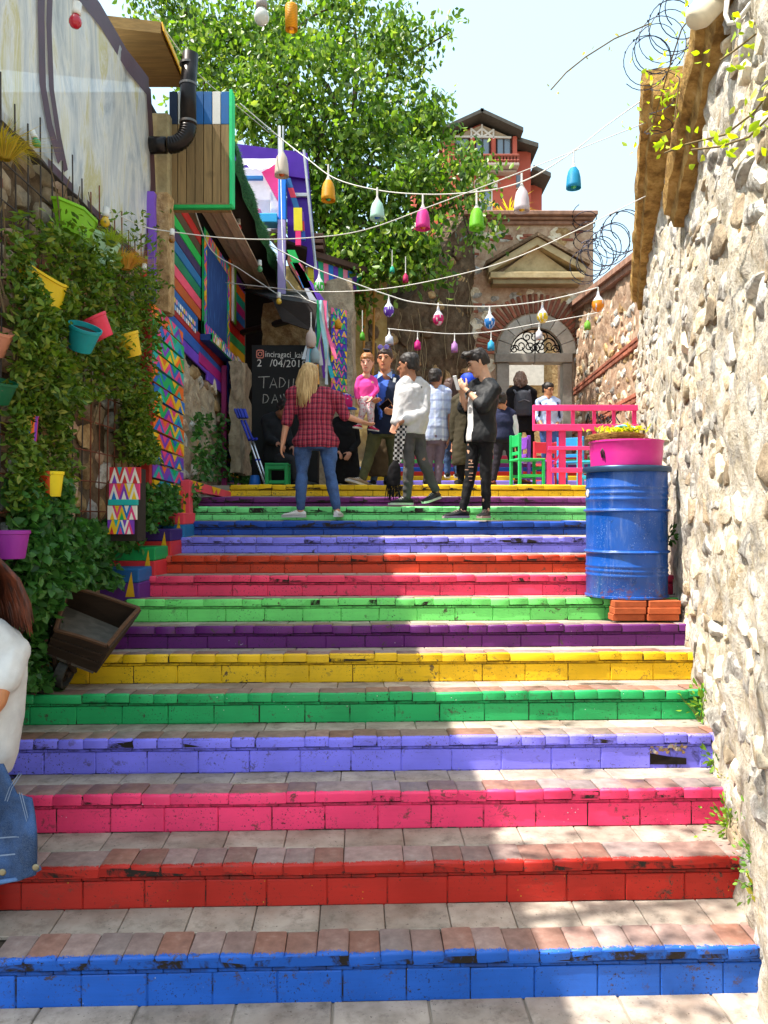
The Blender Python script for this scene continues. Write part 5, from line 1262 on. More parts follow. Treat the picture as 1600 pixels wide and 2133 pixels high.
        for a in 'lr':
            if 's'+a in j and 'e'+a in j and 'w'+a in j:
                cap(mb, nk, .05*k, j['s'+a], .052*k); limb3(mb, j['s'+a], j['e'+a], j['w'+a], .050, .038, .026, k)
            if 'h'+a in j and 'k'+a in j and 'a'+a in j: limb3(mb, j['h'+a], j['k'+a], j['a'+a], .080, .052, .036, k)
        s.mb = mb
    def finish(s, hands=(('l', .5, None), ('r', .5, None)), feet=True):
        for h in hands:
            a = h[0]
            if 'w'+a in s.j: s.hand(s.mb, s.j['w'+a], s.j['e'+a], h[1], palm=h[2])
        b = remesh(s.mb, 'body', s.skin, s.vox*.72, 3, 0, 0, s.t)
        return b
    def face(s, brow=BROWM, mouth=True, glasses=None):
        for e in (-1, 1):
            m = MB(); m.lathe([(.001, -.004), (.009, -.003), (.011, 0), (.009, .003), (.001, .004)], 10, 0, frame(s.head_pt(.031*e, .089, .008), s.hs*s.k, s.hu*.6*s.k, s.hf*s.k)); m.build('eye', EYEM, s.t, True)
            MB().tube([s.head_pt(.014*e, .097, .026), s.head_pt(.032*e, .094, .031), s.head_pt(.050*e, .082, .025)], .0045*s.k, 5).build('eyebrow', brow, s.t)
        if mouth: MB().tube([s.head_pt(-.022, .090, -.062), s.head_pt(0, .099, -.060), s.head_pt(.022, .090, -.062)], [.003, .006, .003], 6).build('mouth', LIPM, s.t)
    def shirt(s, mat, sleeve=1.0, hem=-.12, g=.02, hip=1.05, belly=.0, name='shirt', amp=.007, arms='lr', sl=.014, sh=1.0):
        mb = MB(); j = s.j; k = s.k; s.torso(mb, g, hem, hip, belly, sh)
        for a in arms:
            if 'e'+a not in j: continue
            nk = j.get('nk', s.shc()); cap(mb, nk.lerp(j['s'+a], .45), (.050+g)*k, j['s'+a], (.055+g*.8)*k)
            if sleeve <= 1: cap(mb, j['s'+a], (.054+sl)*k, j['s'+a].lerp(j['e'+a], sleeve), (.044+sl)*k)
            else:
                e2 = j['e'+a].lerp(j['w'+a], sleeve-1); cap(mb, j['s'+a], (.054+sl)*k, j['e'+a], (.042+sl)*k); cap(mb, j['e'+a], (.042+sl)*k, e2, (.034+sl)*k)
        return remesh(mb, name, mat, s.vox, 4, amp, hash(name) % 7, s.t)
    def trousers(s, mat, g=.012, to=.96, amp=.006, flare=1.0, name='trousers', top=.16):
        mb = MB(); j = s.j; k = s.k; p, c = s.pel(), s.shc(); ax = c-p
        loft(mb, [(p+ax*t, (w+g)*k, (d+g)*k) for t, w, d in ((-.20, .12, .10), (-.10, .155, .112), (0, .163, .118), (top, .150, .108))], s.sd, s.fd, 16)
        for a in 'lr':
            if 'k'+a in j: e = j['k'+a].lerp(j['a'+a], to); limb3(mb, j['h'+a], j['k'+a], e, .085, .058, .044*flare, k, g*.6)
        return remesh(mb, name, mat, s.vox, 3, amp, 3, s.t, (1, 1, 1.6), 13)
    def shoes(s, upper, sole, size=1.0):
        for a in 'lr':
            if 't'+a not in s.j: continue
            k = s.k*size; an, to = s.j['a'+a], s.j['t'+a]; d = (to-an); d.z = 0
            L_ = .27*k
            if d.length < .02: d = s.fd.copy()
            d.normalize(); pit = math.atan2(to.z-an.z+.075*k, max(.1, (to-an).length)); dz = Vector((0, 0, 1))
            heel = Vector((an.x, an.y, an.z-.075*k))-d*.06*k; sd = Vector((-d.y, d.x, 0)); dd = (d*cos(pit)+dz*sin(pit)) if abs(pit) > .12 else d; uu = sd.cross(dd); uu = uu if uu.z > 0 else -uu
            mb = MB(); o = 0; rows = [(0, .026, .062), (.04, .036, .082), (.09, .038, .088), (.14, .040, .066), (.19, .046, .052), (.24, .040, .044), (.272, .018, .026)]
            so_ = MB()
            for m_, zt, zb, gw in ((mb, None, .016, 0), (so_, .022, 0, .005)):
                n_ = 12; base = len(m_.v)
                for (t, w, h) in rows:
                    hh = h if zt is None else zt
                    for q in range(n_):
                        ang = 2*pi*q/n_; x = cos(ang)*(w+gw); z = zb+(hh-zb)*(.5+.5*sin(ang)) if zt is None else (zb if sin(ang) < 0 else hh)
                        if zt is None and sin(ang) > .3: x *= .72
                        m_.v.append(tuple(heel+(dd*t+sd*x+uu*z)*k))
                for i in range(len(rows)-1):
                    for q in range(n_): A = base+i*n_+q; B = base+i*n_+(q+1) % n_; m_.f.append((A, B, B+n_, A+n_)); m_.m.append(0)
                m_.f.append(tuple(base+q for q in range(n_))); m_.f.append(tuple(base+(len(rows)-1)*n_+q for q in range(n_))); m_.m += [0, 0]
            sh = mb.build('shoe', upper, s.t); smooth_by(sh.data, 60); so2 = so_.build('sole', sole, sh); smooth_by(so2.data, 40)
            lm = MB()
            for q in range(4): t = .12+.02*q; lm.tube([heel+(dd*t+sd*-.022+uu*(.070-.02*q*.5))*k, heel+(dd*t+uu*(.080-.02*q*.4))*k, heel+(dd*t+sd*.022+uu*(.070-.02*q*.5))*k], .003*k, 4)
            lm.build('lace', sole, sh)
    def hair(s, mat, kind='short', name='hair', seed=1, length=.2):
        mb = MB()
        rows = [(-.05, .062, .060, -.048), (-.01, .074, .082, -.030), (.03, .082, .096, -.016), (.07, .080, .100, -.010), (.105, .064, .084, -.010), (.128, .036, .050, -.012)]
        s.head_loft(mb, .004, rows)
        if kind == 'quiff':
            for q in range(7): cap(mb, s.head_pt(-.05+.016*q, .03, .10), .030*s.k, s.head_pt(-.055+.018*q, .088+.01*(q % 2), .105+.012*(q % 3)), .022*s.k, 7)
            cap(mb, s.head_pt(-.074, .01, .03), .012*s.k, s.head_pt(-.074, .012, -.02), .006*s.k); cap(mb, s.head_pt(.074, .01, .03), .012*s.k, s.head_pt(.074, .012, -.02), .006*s.k)
        if kind == 'curly':
            rr = random.Random(seed)
            for q in range(190):
                a, b = rr.uniform(0, 2*pi), rr.uniform(-.9, 1.2); v = Vector((cos(a)*cos(b), sin(a)*cos(b), sin(b)))
                if v.y > .45 and v.z < .5: continue
                p = s.head_pt(v.x*.092, v.y*.105-.01, v.z*.115-.02); cap(mb, p, .026*s.k, p+Vector((rr.uniform(-.02, .02), rr.uniform(-.02, .02), rr.uniform(-.04, .01)))*s.k, .016*s.k, 6)
        if kind == 'bun': cap(mb, s.head_pt(0, -.095, .05), .042*s.k, s.head_pt(0, -.12, .055), .036*s.k)
        o = remesh(mb, name, mat, s.vox*.8, 2, .006 if kind != 'curly' else .010, seed, s.t, (1, 1, 1), 30)
        if kind == 'long':
            m2 = MB(); rr = random.Random(seed)
            for q in range(150):
                a = rr.uniform(-2.2, 2.2)+pi/2*0; x, f = sin(a)*.078, -cos(a)*.088-.012
                p0 = s.head_pt(x*.75, f*.75, .10); p1 = s.head_pt(x*1.12, f*1.08, .02); ln = length*rr.uniform(.7, 1.15)
                p2 = s.head_pt(x*1.15+rr.uniform(-.02, .02), f*1.1, -.06)+Vector((0, 0, -ln*.25)); p3 = p2+Vector((x*.35+rr.uniform(-.02, .03), .0, 0))+Vector((0, 0, -ln*.75))-s.hf*.02
                m2.tube([p0, p1, p2, p2.lerp(p3, .5), p3], [.010, .013, .012, .009, .002], 5)
            m2.build('hair_strands', mat, s.t, True)
        return o
WHITES = plain('white_rubber', 'c8c6c2', 1, .6); BLKS = plain('black_shoe', '161616', 1, .5)
def hairm(name, a, b):
    key = ('hair', name)
    if key not in MATS:
        t = NT(name); n1 = t.noise(40, 4, .7, 0, t.P((1, 1, .12))); MATS[key] = t.done(t.mix(t.rng(n1, .35, .65), HX(a), HX(b)), .58, t.bump(n1, .5, .006), 0, .4)
    return MATS[key]
DARKH = hairm('dark_hair', '120e0c', '2a201a')
# 1 woman in plaid shirt, seen from behind
PLA = plaid('red_plaid', '962c40', [(0, 22, .55, 0, '3a1c2c', .7), (2, 20, .55, 0, '3a1c2c', .65), (0, 22, .9, .017, 'd8a8a8', .45), (2, 20, .93, .02, 'd0a0a4', .4), (0, 66, .8, .005, '5a2030', .4)])
p = Person('blonde woman in red plaid shirt and jeans seen from behind', 7.75, dict(hd=(643, 783), nk=(652, 815), sl=(613, 822), sr=(701, 832), el=(597, 880, -.03), wl=(589, 922, -.03), er=(720, 866, -.02), wr=(751, 877, .02), hl=(632, 918), hr=(684, 918), kl=(629, 982), kr=(687, 982), al=(626, 1063), ar=(702, 1062), tl=(598, 1078, .02), tr=(709, 1078, .17)), 180, 205, 8, 1.66, 'c08a6c', sex='f', hroll=14)
p.finish((('l', .55, (1, 0, 0)), ('r', .35, (0, .3, 1))))
p.shirt(PLA, .98, -.16, .046, 1.16, 0, 'plaid_shirt', .009)
p.trousers(denim('2c4a78'), .030, .93); p.shoes(plain('white_shoe', 'd0ccc6', 1, .7), WHITES, .92); p.hair(hairm('blonde_hair', '8a6a3c', 'd0b07c'), 'long', seed=3, length=.26)
# 2 youth in black looking at his phone
p = Person('young man in black shirt and ripped black jeans photographing with a phone', 7.75, dict(hd=(996, 755), nk=(1012, 792), sl=(990, 808, .13), sr=(1028, 812, -.12), el=(966, 850, .10), wl=(963, 822, .02), er=(1006, 846, -.20), wr=(972, 812, -.10), hl=(990, 905, .06), hr=(1012, 905, -.06), kl=(982, 980, .05), kr=(1012, 980, -.05), al=(964, 1062, .02), ar=(1013, 1062, -.06), tl=(930, 1077, -.06), tr=(1002, 1079, -.22)), 72, 84, 26, 1.78, 'c09478')
p.finish((('l', .6, (-.3, .3, 1)), ('r', .6, (-.3, .5, .6)))); p.face()
p.shirt(cloth('white_tee', 'c8c6c4'), .3, -.16, .016, 1.0, 0, 't_shirt'); p.trousers(cloth('black_jeans', '121214', 1, 260, .75), .002, .98, .008, .9)
mb = MB(); p.torso(mb, .034, -.18, 1.06)
for a in 'lr': cap(mb, p.j['nk'].lerp(p.j['s'+a], .45), .078, p.j['s'+a], .078); cap(mb, p.j['s'+a], .076, p.j['e'+a], .068); cap(mb, p.j['e'+a], .066, p.j['e'+a].lerp(p.j['w'+a], .25), .058)
jk = remesh(mb, 'open_black_shirt', cloth('black_shirt', '17181a', 1, 260, .6), .011, 4, .011, 2, p.t)
bm = bmesh.new(); bm.from_mesh(jk.data); cen = p.pel()                      # leave the front open
bmesh.ops.delete(bm, geom=[v for v in bm.verts if (v.co-cen).dot(p.fd) > .085 and abs((v.co-cen).dot(p.sd)) < .085 and v.co.z < p.shc().z-.03 and v.co.z > cen.z-.3], context='VERTS'); bm.to_mesh(jk.data); bm.free()
sm = MB()
for (dx, y, w) in ((-8, 965, 9), (-6, 958, 7), (-9, 985, 8), (-5, 992, 8), (-8, 972, 10), (14, 978, 7), (-7, 1000, 6)):      # rips in the jeans
    q = P(978-dx*.4, y, 7.67); sm.bbox((q.x-w*.0024, q.y-.004, q.z-.004), (q.x+w*.0024, q.y+.02, q.z+.003), .001)
sm.build('rips', p.skin, p.t)
p.shoes(BLKS, plain('pale_sole', '9a8a80', 1, .6), 1.0); p.hair(DARKH, 'quiff', seed=4)
MB().tube([p.head_pt(-.075, .02, .01), p.head_pt(-.062, .085, .006), p.head_pt(-.02, .103, .004), p.head_pt(.02, .103, .004), p.head_pt(.062, .085, .006)], .003, 5).build('glasses', BLKS, p.t)
MB().tube([p.j['wr'].lerp(p.j['er'], .12)+Vector((.0, 0, .0)), p.j['wr'].lerp(p.j['er'], .2)], .036, 12).build('wristband', BLKS, p.t)
q = P(951, 797, 7.66); t = thing('smartphone', 'phone held up by the young man in black', 'phone')
MB().bbox((-.004, -.036, -.072), (.004, .036, .072), .004, 0, T(*q) @ Euler((.1, -.35, .35)).to_matrix().to_4x4()).build('case', plain('white_phone', 'c8c8c8', 1, .3), t)
MB().box((.0042, -.033, -.067), (.0050, .033, .067), 0, T(*q) @ Euler((.1, -.35, .35)).to_matrix().to_4x4()).build('screen', plain('phone_glass', '101114', 1, .1), t)
# 3 man in navy jacket with toddler
p = Person('man in navy jacket and olive trousers holding a toddler on his arm', 8.95, dict(hd=(802, 749), nk=(804, 782), sl=(776, 797, 0), sr=(838, 800, .0), el=(764, 842, -.05), wl=(776, 838, -.22), er=(842, 858, -.02), wr=(822, 858, -.20), hl=(786, 893), hr=(816, 893), kl=(769, 950, -.05), kr=(820, 952, 0), al=(754, 1000, -.16), ar=(818, 1000, .02), tl=(728, 1006, -.26), tr=(815, 1010, -.20)), 10, 12, 2, 1.80, 'b87a5a')
p.finish((('l', .4, (0, 0, 1)), ('r', .75, (-1, -.3, .4)))); p.face()
p.shirt(cloth('blue_shirt', '3a58a8'), .2, -.14, .012, 1, 0, 'shirt'); p.trousers(cloth('olive_chinos', '4a4a30'), .014, .95)
mb = MB(); p.torso(mb, .028, -.14, 1.04)
for a in 'lr': cap(mb, p.j['nk'].lerp(p.j['s'+a], .5), .070, p.j['s'+a], .074); cap(mb, p.j['s'+a], .072, p.j['e'+a], .062); cap(mb, p.j['e'+a], .060, p.j['e'+a].lerp(p.j['w'+a], .8), .050)
jk = remesh(mb, 'navy_jacket', cloth('navy_wool', '1c2236'), .011, 4, .007, 2, p.t); cen = p.pel(); bm = bmesh.new(); bm.from_mesh(jk.data)
def vee(v):
    h = (v.co.z-cen.z)/(p.shc().z-cen.z); return (v.co-cen).dot(p.fd) > .03 and abs((v.co-cen).dot(p.sd)+.02) < max(0, .012+.085*(h-.25)) and h > .2
bmesh.ops.delete(bm, geom=[v for v in bm.verts if vee(v)], context='VERTS'); bm.to_mesh(jk.data); bm.free()
for e in (-1, 1): MB().slab([p.j['nk']+p.sd*.02*e+p.fd*.07+Vector((0, 0, .0)), p.j['nk']+p.sd*.075*e+p.fd*.03+Vector((0, 0, .045)), p.j['nk']+p.sd*.085*e+p.fd*.085+Vector((0, 0, -.05))], p.fd*.008).build('collar', cloth('collar_cloth', '8a9ab8'), p.t)
MB().box((0, 0, 0), (.03, .004, .05), 0, T(*P(818, 795, 8.80)) @ Euler((0, .2, 0)).to_matrix().to_4x4()).build('badge', plain('badge_white', 'd8d8d8', 1, .6), p.t)
p.shoes(cloth('beige_suede', '8c7862'), WHITES); p.hair(hairm('cropped_hair', '2a1c14', '4a3020'), 'short', seed=6)
gl = MB()
for e in (-1, 1): gl.lathe([(.003, -.003), (.026, -.002), (.029, 0), (.026, .002), (.003, .003)], 14, 0, frame(p.head_pt(.034*e, .072, .125), p.hs, p.hu, p.hf))
gl.tube([p.head_pt(-.07, -.02, .09), p.head_pt(-.064, .07, .13), p.head_pt(.064, .07, .13), p.head_pt(.07, -.02, .09)], .004, 5); gl.build('sunglasses', plain('violet_lens', '5a4a8c', 1, .1, .1, 5, 60, .0, 0, .8), p.t)
q = P(803, 843, 8.72); t = thing('smartphone', 'phone in the hand of the man in the navy jacket', 'phone')
Mq = T(*q) @ Euler((.5, .9, .1)).to_matrix().to_4x4(); MB().bbox((-.037, -.004, -.072), (.037, .004, .072), .004, 0, Mq).build('case', plain('brown_case', '6a4c34', 1, .4), t); MB().box((-.033, -.0055, -.066), (.033, -.0045, .066), 0, Mq).build('screen', plain('phone_glass', '101114', 1, .1), t)
# 4 toddler
p = Person('toddler in pink sweater and flowered leggings carried by the man', 8.72, dict(hd=(765, 756), nk=(763, 781), sl=(748, 791), sr=(780, 793), el=(742, 812, -.03), wl=(744, 830, -.05), er=(785, 812, -.05), wr=(775, 826, -.09), hl=(756, 832), hr=(772, 832), kl=(756, 852, -.08), kr=(772, 855, -.08), al=(749, 884, -.05), ar=(773, 886, -.07), tl=(742, 893, -.12), tr=(783, 897, -.14)), 15, 10, 5, 1.12, 'c8907a', .009, hsc=1.36)
p.finish((('l', .4, (1, 0, 0)), ('r', .4, (0, 0, 1)))); p.face(mouth=True)
FLW = NT('flower_leggings'); vv = FLW.voro(42); FLM = FLW.done(FLW.mix(FLW.rng(vv.outputs['Distance'], .38, .30), HX('b8a8a8'), HX('b85a6a')), .9)
p.shirt(cloth('pink_sweater', 'd8408c'), 1.9, -.05, .004, .95, .01, 'pink_sweater', .004, 'lr', .004, .82); p.trousers(FLM, .012, .95, .003); p.shoes(cloth('crimson_shoe', 'a01c3c'), WHITES, .95); p.hair(hairm('toddler_hair', '7a4a2c', 'a8703c'), 'bun', seed=7)
MB().tube([p.head_pt(-.02, -.03, .14), p.head_pt(-.05, -.03, .17), p.head_pt(.03, -.03, .165), p.head_pt(-.01, -.03, .13)], .016, 6).build('hair_bow', plain('black_bow', '18161a', 1, .7), p.t)
# 5 man in grey sweatshirt
p = Person('man in pale grey sweatshirt and grey jeans stepping down with a tasselled bag', 8.2, dict(hd=(851, 761), nk=(857, 792), sl=(838, 806, -.02), sr=(882, 808, .06), el=(832, 850, -.08), wl=(824, 880, -.14), er=(884, 858, -.06), wr=(843, 876, -.20), hl=(845, 895, -.04), hr=(868, 897, .06), kl=(852, 962, -.10), kr=(878, 952, .02), al=(848, 1036, -.05), ar=(908, 1022, .05), tl=(826, 1050, -.12), tr=(880, 1048, -.12)), 118, 112, 2, 1.76, '9a6a50')
p.finish((('l', .6, (0, -1, 0)), ('r', .8, (0, -.5, -1)))); p.face()
p.shirt(cloth('grey_sweat', 'b4b2b2'), 1.92, -.10, .030, 1.0, .045, 'sweatshirt', .010, 'lr', .02); p.trousers(cloth('grey_jeans', '4a4846'), .014, .97, .009); p.shoes(BLKS, WHITES); p.hair(DARKH, 'short', seed=8)
MB().tube([p.head_pt(-.076, -.01, .01), p.head_pt(-.07, .07, .008), p.head_pt(-.03, .105, .004), p.head_pt(.03, .105, .004), p.head_pt(.07, .07, .008)], .003, 5).build('glasses', plain('steel_rim', '8a8a8a', 1, .3, .1, 20, 60, .0, .8), p.t)
MB().box((0, 0, 0), (.075, .006, .05), 0, T(*P(864, 812, 8.115)) @ Euler((0, .12, .3)).to_matrix().to_4x4()).build('sleeve_badge', plain('badge_black', '2a2c18', 1, .7), p.t)
bag = thing('tasselled_bag', 'black fringed cloth bag with patterned strap hanging from the man in grey', 'bag')
a, b = P(838, 884, 8.0), P(822, 985, 8.02); st = MB()
ks = NT('check_scarf'); ck = ks.n('ShaderNodeTexChecker'); ck.inputs['Scale'].default_value = 38; ks.l(ks.P(), ck.inputs['Vector']); ks.l(ck.outputs['Fac'], ks.b.inputs['Roughness'])
KS = ks.done(ks.mix(ck.outputs['Fac'], HX('1c1a1c'), HX('c0bcb8')), .9)
for o_ in (0, 9): q0, q1 = P(832+o_, 886, 8.0), P(824+o_*.6, 965, 8.02); MB().slab([q0+Vector((-.035, 0, 0)), q0+Vector((.035, 0, 0)), q1+Vector((.03, 0, 0)), q1+Vector((-.03, 0, 0))], (0, .012, 0)).build('strap', KS, bag)
cb = MB(); loft(cb, [(P(824, 958, 8.02), .02, .02), (P(822, 972, 8.02), .06, .03), (P(820, 995, 8.02), .075, .035), (P(819, 1012, 8.02), .07, .03)], Vector((1, 0, 0)), Vector((0, 1, 0)), 14); remesh(cb, 'pouch', cloth('black_felt', '141214'), .009, 3, .008, 1, bag)
fr_ = MB(); rr = random.Random(2)
for k in range(46): x = 806+k*.6; q = P(x, 1000+rr.uniform(0, 8), 8.02+rr.uniform(-.03, .03)); fr_.tube([q, q+Vector((rr.uniform(-.01, .01), 0, -.06)), q+Vector((rr.uniform(-.025, .02), rr.uniform(-.02, .02), -.13-rr.uniform(0, .05)))], .004, 4)
fr_.build('fringe', cloth('black_felt', '141214'), bag)
# 6 man in pale checked shirt
CHK = plaid('pale_check', 'a8b4d0', [(0, 10, .5, 0, 'd0d4e0', .6), (2, 9, .6, 0, '7a80a8', .5), (0, 30, .9, 0, '7a78a0', .5)])
p = Person('man in short-sleeved pale checked shirt walking away up the steps', 9.7, dict(hd=(908, 788), nk=(908, 808), sl=(886, 816), sr=(930, 818), el=(876, 862), wl=(874, 905), er=(937, 868), wr=(934, 912), hl=(894, 908), hr=(917, 908), kl=(893, 960), kr=(915, 960), al=(888, 1002), ar=(912, 1006), tl=(888, 1006, .2), tr=(912, 1010, .2)), 175, 215, 0, 1.62, 'a87458')
p.finish((('l', .4, None), ('r', .5, (-1, 0, 0)))); p.shirt(CHK, .75, -.12, .026, 1.05, .02); p.trousers(cloth('mauve_trousers', '6a5c6a'), .016); p.shoes(BLKS, WHITES); p.hair(DARKH, 'short', seed=9)
# 7 woman in blue headscarf
def robe(p, mat, rows, name='coat', amp=.012): mb = MB(); loft(mb, rows, p.sd, p.fd, 20); return remesh(mb, name, mat, .014, 4, amp, 5, p.t, (1, 1, .25), 12)
p = Person('woman in blue headscarf and dark olive coat half hidden behind the young man', 9.6, dict(hd=(974, 797), nk=(972, 822), sl=(952, 834), sr=(992, 834), el=(944, 880), wl=(944, 918), er=(998, 880), wr=(998, 918), hl=(960, 915), hr=(984, 915), kl=(960, 962), kr=(982, 962), al=(960, 1003), ar=(980, 1003), tl=(955, 1010, -.1), tr=(980, 1010, -.1)), 150, 130, 0, 1.6, 'b07a5c', sex='f')
p.finish((('l', .4, None), ('r', .4, None))); p.trousers(cloth('black_skirt', '141316')); p.shoes(BLKS, BLKS)
robe(p, cloth('olive_coat', '3c3628'), [(P(968, 968, 9.6), .17, .14), (P(968, 930, 9.6), .165, .14), (P(970, 890, 9.6), .15, .13), (P(971, 850, 9.6), .16, .12), (P(972, 832, 9.6), .12, .09)])
p.shirt(cloth('olive_coat', '3c3628'), 1.9, .2, .03, 1, 0, 'coat_sleeves'); mb = MB(); p.head_loft(mb, .016, [(-.10, .05, .055, -.02), (-.05, .07, .08, -.02), (0, .078, .09, -.02), (.05, .08, .1, -.012), (.09, .068, .088, -.01), (.12, .04, .05, -.012)]); cap(mb, p.head_pt(0, -.05, -.1), .06, P(972, 836, 9.6), .09)
remesh(mb, 'headscarf', cloth('blue_scarf', '1c3cb4', 1, 260, .6), .010, 3, .006, 3, p.t)
# 8 person in magenta top
p = Person('dark-haired woman in magenta top walking away between the men', 10.3, dict(hd=(937, 806), nk=(940, 826), sl=(922, 834), sr=(958, 834), el=(916, 870), wl=(916, 905), er=(962, 870), wr=(962, 905), hl=(932, 905), hr=(952, 905), kl=(932, 945), kr=(952, 945), al=(932, 985), ar=(952, 985), tl=(932, 992, .2), tr=(952, 992, .2)), 175, 160, 0, 1.55, 'b07a5c', sex='f')
p.finish((('l', .4, None), ('r', .4, None))); p.shirt(cloth('magenta_top', '9a1c5c'), 1.9, -.1, .02); p.trousers(denim('24406a')); p.shoes(BLKS, WHITES); p.hair(hairm('brown_hair', '2a1812', '4a2c20'), 'long', seed=12, length=.22)
# 9 girl in vest
p = Person('girl in navy vest over white sleeves bending by the green chair', 9.5, dict(hd=(1044, 836), nk=(1050, 852), sl=(1036, 864), sr=(1066, 862), el=(1040, 890), wl=(1040, 915), er=(1073, 890), wr=(1073, 918), hl=(1042, 912), hr=(1058, 912), kl=(1036, 955), kr=(1066, 955), al=(1028, 1000), ar=(1079, 997), tl=(1022, 1010, .1), tr=(1092, 1008, .0)), 165, 200, 10, 1.42, 'b8805e', .010, 'f')
p.finish((('l', .4, None), ('r', .4, (-1, 0, 0)))); p.shirt(cloth('white_sleeve', 'd0d0d0'), 1.9, .1, .014, 1, 0, 'white_blouse', .006); p.shirt(cloth('navy_vest', '20243c'), .05, -.1, .022, 1, 0, 'vest', .005); p.trousers(cloth('dark_jeans', '26222a'), .010); p.shoes(cloth('brown_shoe', '5a2c1c'), BLKS); p.hair(DARKH, 'bun', seed=13)
# 10 curly-haired person with backpack
p = Person('curly-haired person in long black coat with grey backpack at the gate', 12.7, dict(hd=(1084, 790), nk=(1086, 808), sl=(1066, 818), sr=(1108, 818), el=(1058, 850), wl=(1064, 880), er=(1117, 848), wr=(1108, 872), hl=(1078, 880), hr=(1102, 880), kl=(1080, 912), kr=(1106, 912), al=(1082, 945), ar=(1110, 945), tl=(1082, 950, .2), tr=(1110, 950, .2)), 175, 190, 0, 1.7, 'b07a5c', .012)
p.finish((('l', .4, None), ('r', .4, None))); p.shirt(cloth('black_coat', '141214'), 1.95, -.3, .045, 1.1, 0, 'coat'); p.trousers(cloth('black_jeans', '121214', 1, 260, .75)); p.shoes(BLKS, BLKS); p.hair(hairm('curly_hair', '5a4438', '8a7060'), 'curly', seed=14)
bp = thing('backpack', 'grey backpack worn over the black coat at the gate', 'backpack'); q = P(1090, 840, 12.48); mb = MB(); loft(mb, [(q+Vector((0, 0, -.19)), .13, .06), (q+Vector((0, 0, -.1)), .15, .085), (q+Vector((0, 0, .05)), .145, .08), (q+Vector((0, 0, .17)), .12, .06), (q+Vector((0, 0, .21)), .06, .03)], Vector((1, 0, 0)), Vector((0, 1, 0)), 16); remesh(mb, 'pack', cloth('pack_nylon', '34343a', 1, 260, .5), .012, 3, .006, 1, bp)
for e in (-1, 1): MB().tube([q+Vector((.09*e, .05, .15)), q+Vector((.12*e, .1, .22)), q+Vector((.13*e, .2, .24))], .018, 6).build('strap', cloth('pack_strap', '5a5a60'), bp)
MB().tube([q+Vector((-.09, -.085, .02)), q+Vector((0, -.095, .05)), q+Vector((.09, -.085, .02))], .008, 5).build('zip', cloth('pack_strap', '5a5a60'), bp)
# 11 person in pale blue shirt at the gate
p = Person('person in open pale blue shirt with shoulder bag standing in the gateway', 12.4, dict(hd=(1142, 812), nk=(1142, 828), sl=(1124, 838), sr=(1160, 838), el=(1118, 865), wl=(1128, 884, -.15), er=(1167, 866), wr=(1158, 888, -.12), hl=(1134, 890), hr=(1154, 890), kl=(1134, 925), kr=(1156, 925), al=(1134, 958), ar=(1158, 958), tl=(1134, 966, -.2), tr=(1158, 966, -.2)), 350, 330, 12, 1.62, 'b07a58', .011)
p.finish((('l', .5, None), ('r', .5, None))); p.face(); p.shirt(cloth('pale_blue_shirt', 'a8b8d8'), 1.5, -.12, .024); p.trousers(denim('2c4a80')); p.shoes(BLKS, WHITES); p.hair(DARKH, 'bun', seed=15)
for e in (-1, 1): MB().tube([p.j['sl' if e < 0 else 'sr']+Vector((0, .02, .05)), p.j['sl' if e < 0 else 'sr']+Vector((.0, -.10, -.05)), p.j['sl' if e < 0 else 'sr']+Vector((.03*e, -.08, -.25))], .018, 6).build('bag_strap', cloth('navy_strap', '1c2440'), p.t)
# 12 seated person by the blackboard
p = Person('person in dark jacket sitting bent forward below the blackboard', 9.35, dict(hd=(596, 850, -.1), nk=(580, 866), sl=(556, 876, -.05), sr=(590, 876, .1), el=(560, 915, -.12), wl=(577, 922, -.2), er=(602, 915, .1), wr=(610, 930, .0), hl=(562, 955), hr=(580, 955, .1), kl=(612, 958, -.15), kr=(622, 958, .0), al=(615, 1000, -.15), ar=(628, 1000, .0), tl=(632, 1012, -.18), tr=(645, 1012, -.02)), 285, 275, 30, 1.68, '8a5a44')
p.finish((('l', .5, (0, 0, -1)), ('r', .5, None))); p.face(); p.shirt(cloth('dark_jacket', '1a1b1e'), 1.85, -.1, .03, 1, 0, 'jacket', .009); p.trousers(cloth('charcoal_trousers', '2a2a2e')); p.shoes(BLKS, BLKS); p.hair(DARKH, 'short', seed=16)
# 13 figure in black with pink hat
p = Person('figure in long black robe with pink hat beside the pillar', 9.45, dict(hd=(718, 853), nk=(716, 872), sl=(696, 884), sr=(738, 884), el=(690, 920), wl=(705, 940, -.15), er=(744, 920), wr=(730, 942, -.15), hl=(705, 945), hr=(730, 945), kl=(705, 975), kr=(730, 975), al=(705, 1003), ar=(730, 1003), tl=(700, 1012, -.15), tr=(728, 1012, -.15)), 340, 330, 15, 1.45, 'a8745a', .011, 'f')
p.finish((('l', .5, None), ('r', .5, None))); robe(p, cloth('black_robe', '0f0e10'), [(P(717, 1006, 9.45), .2, .17), (P(717, 970, 9.45), .19, .16), (P(717, 930, 9.45), .165, .14), (P(717, 895, 9.45), .165, .12), (P(717, 878, 9.45), .11, .085)], 'robe'); p.shirt(cloth('black_robe', '0f0e10'), 1.9, .3, .03, 1, 0, 'sleeves')
MB().lathe([(.085, .03), (.088, .06), (.082, .12), (.066, .16), (.03, .178), (0, .18)], 20, 0, frame(p.j['hd'], p.hs, p.hf, p.hu)).build('hat_crown', cloth('pink_felt', 'c82868'), p.t, True); MB().lathe([(.085, .028), (.135, .022), (.14, .030), (.09, .046)], 24, 0, frame(p.j['hd']+p.hf*.02, p.hs, p.hf, p.hu)).build('hat_brim', cloth('blue_brim', '1c4a94'), p.t, True)
fl_ = MB(); rr = random.Random(6)
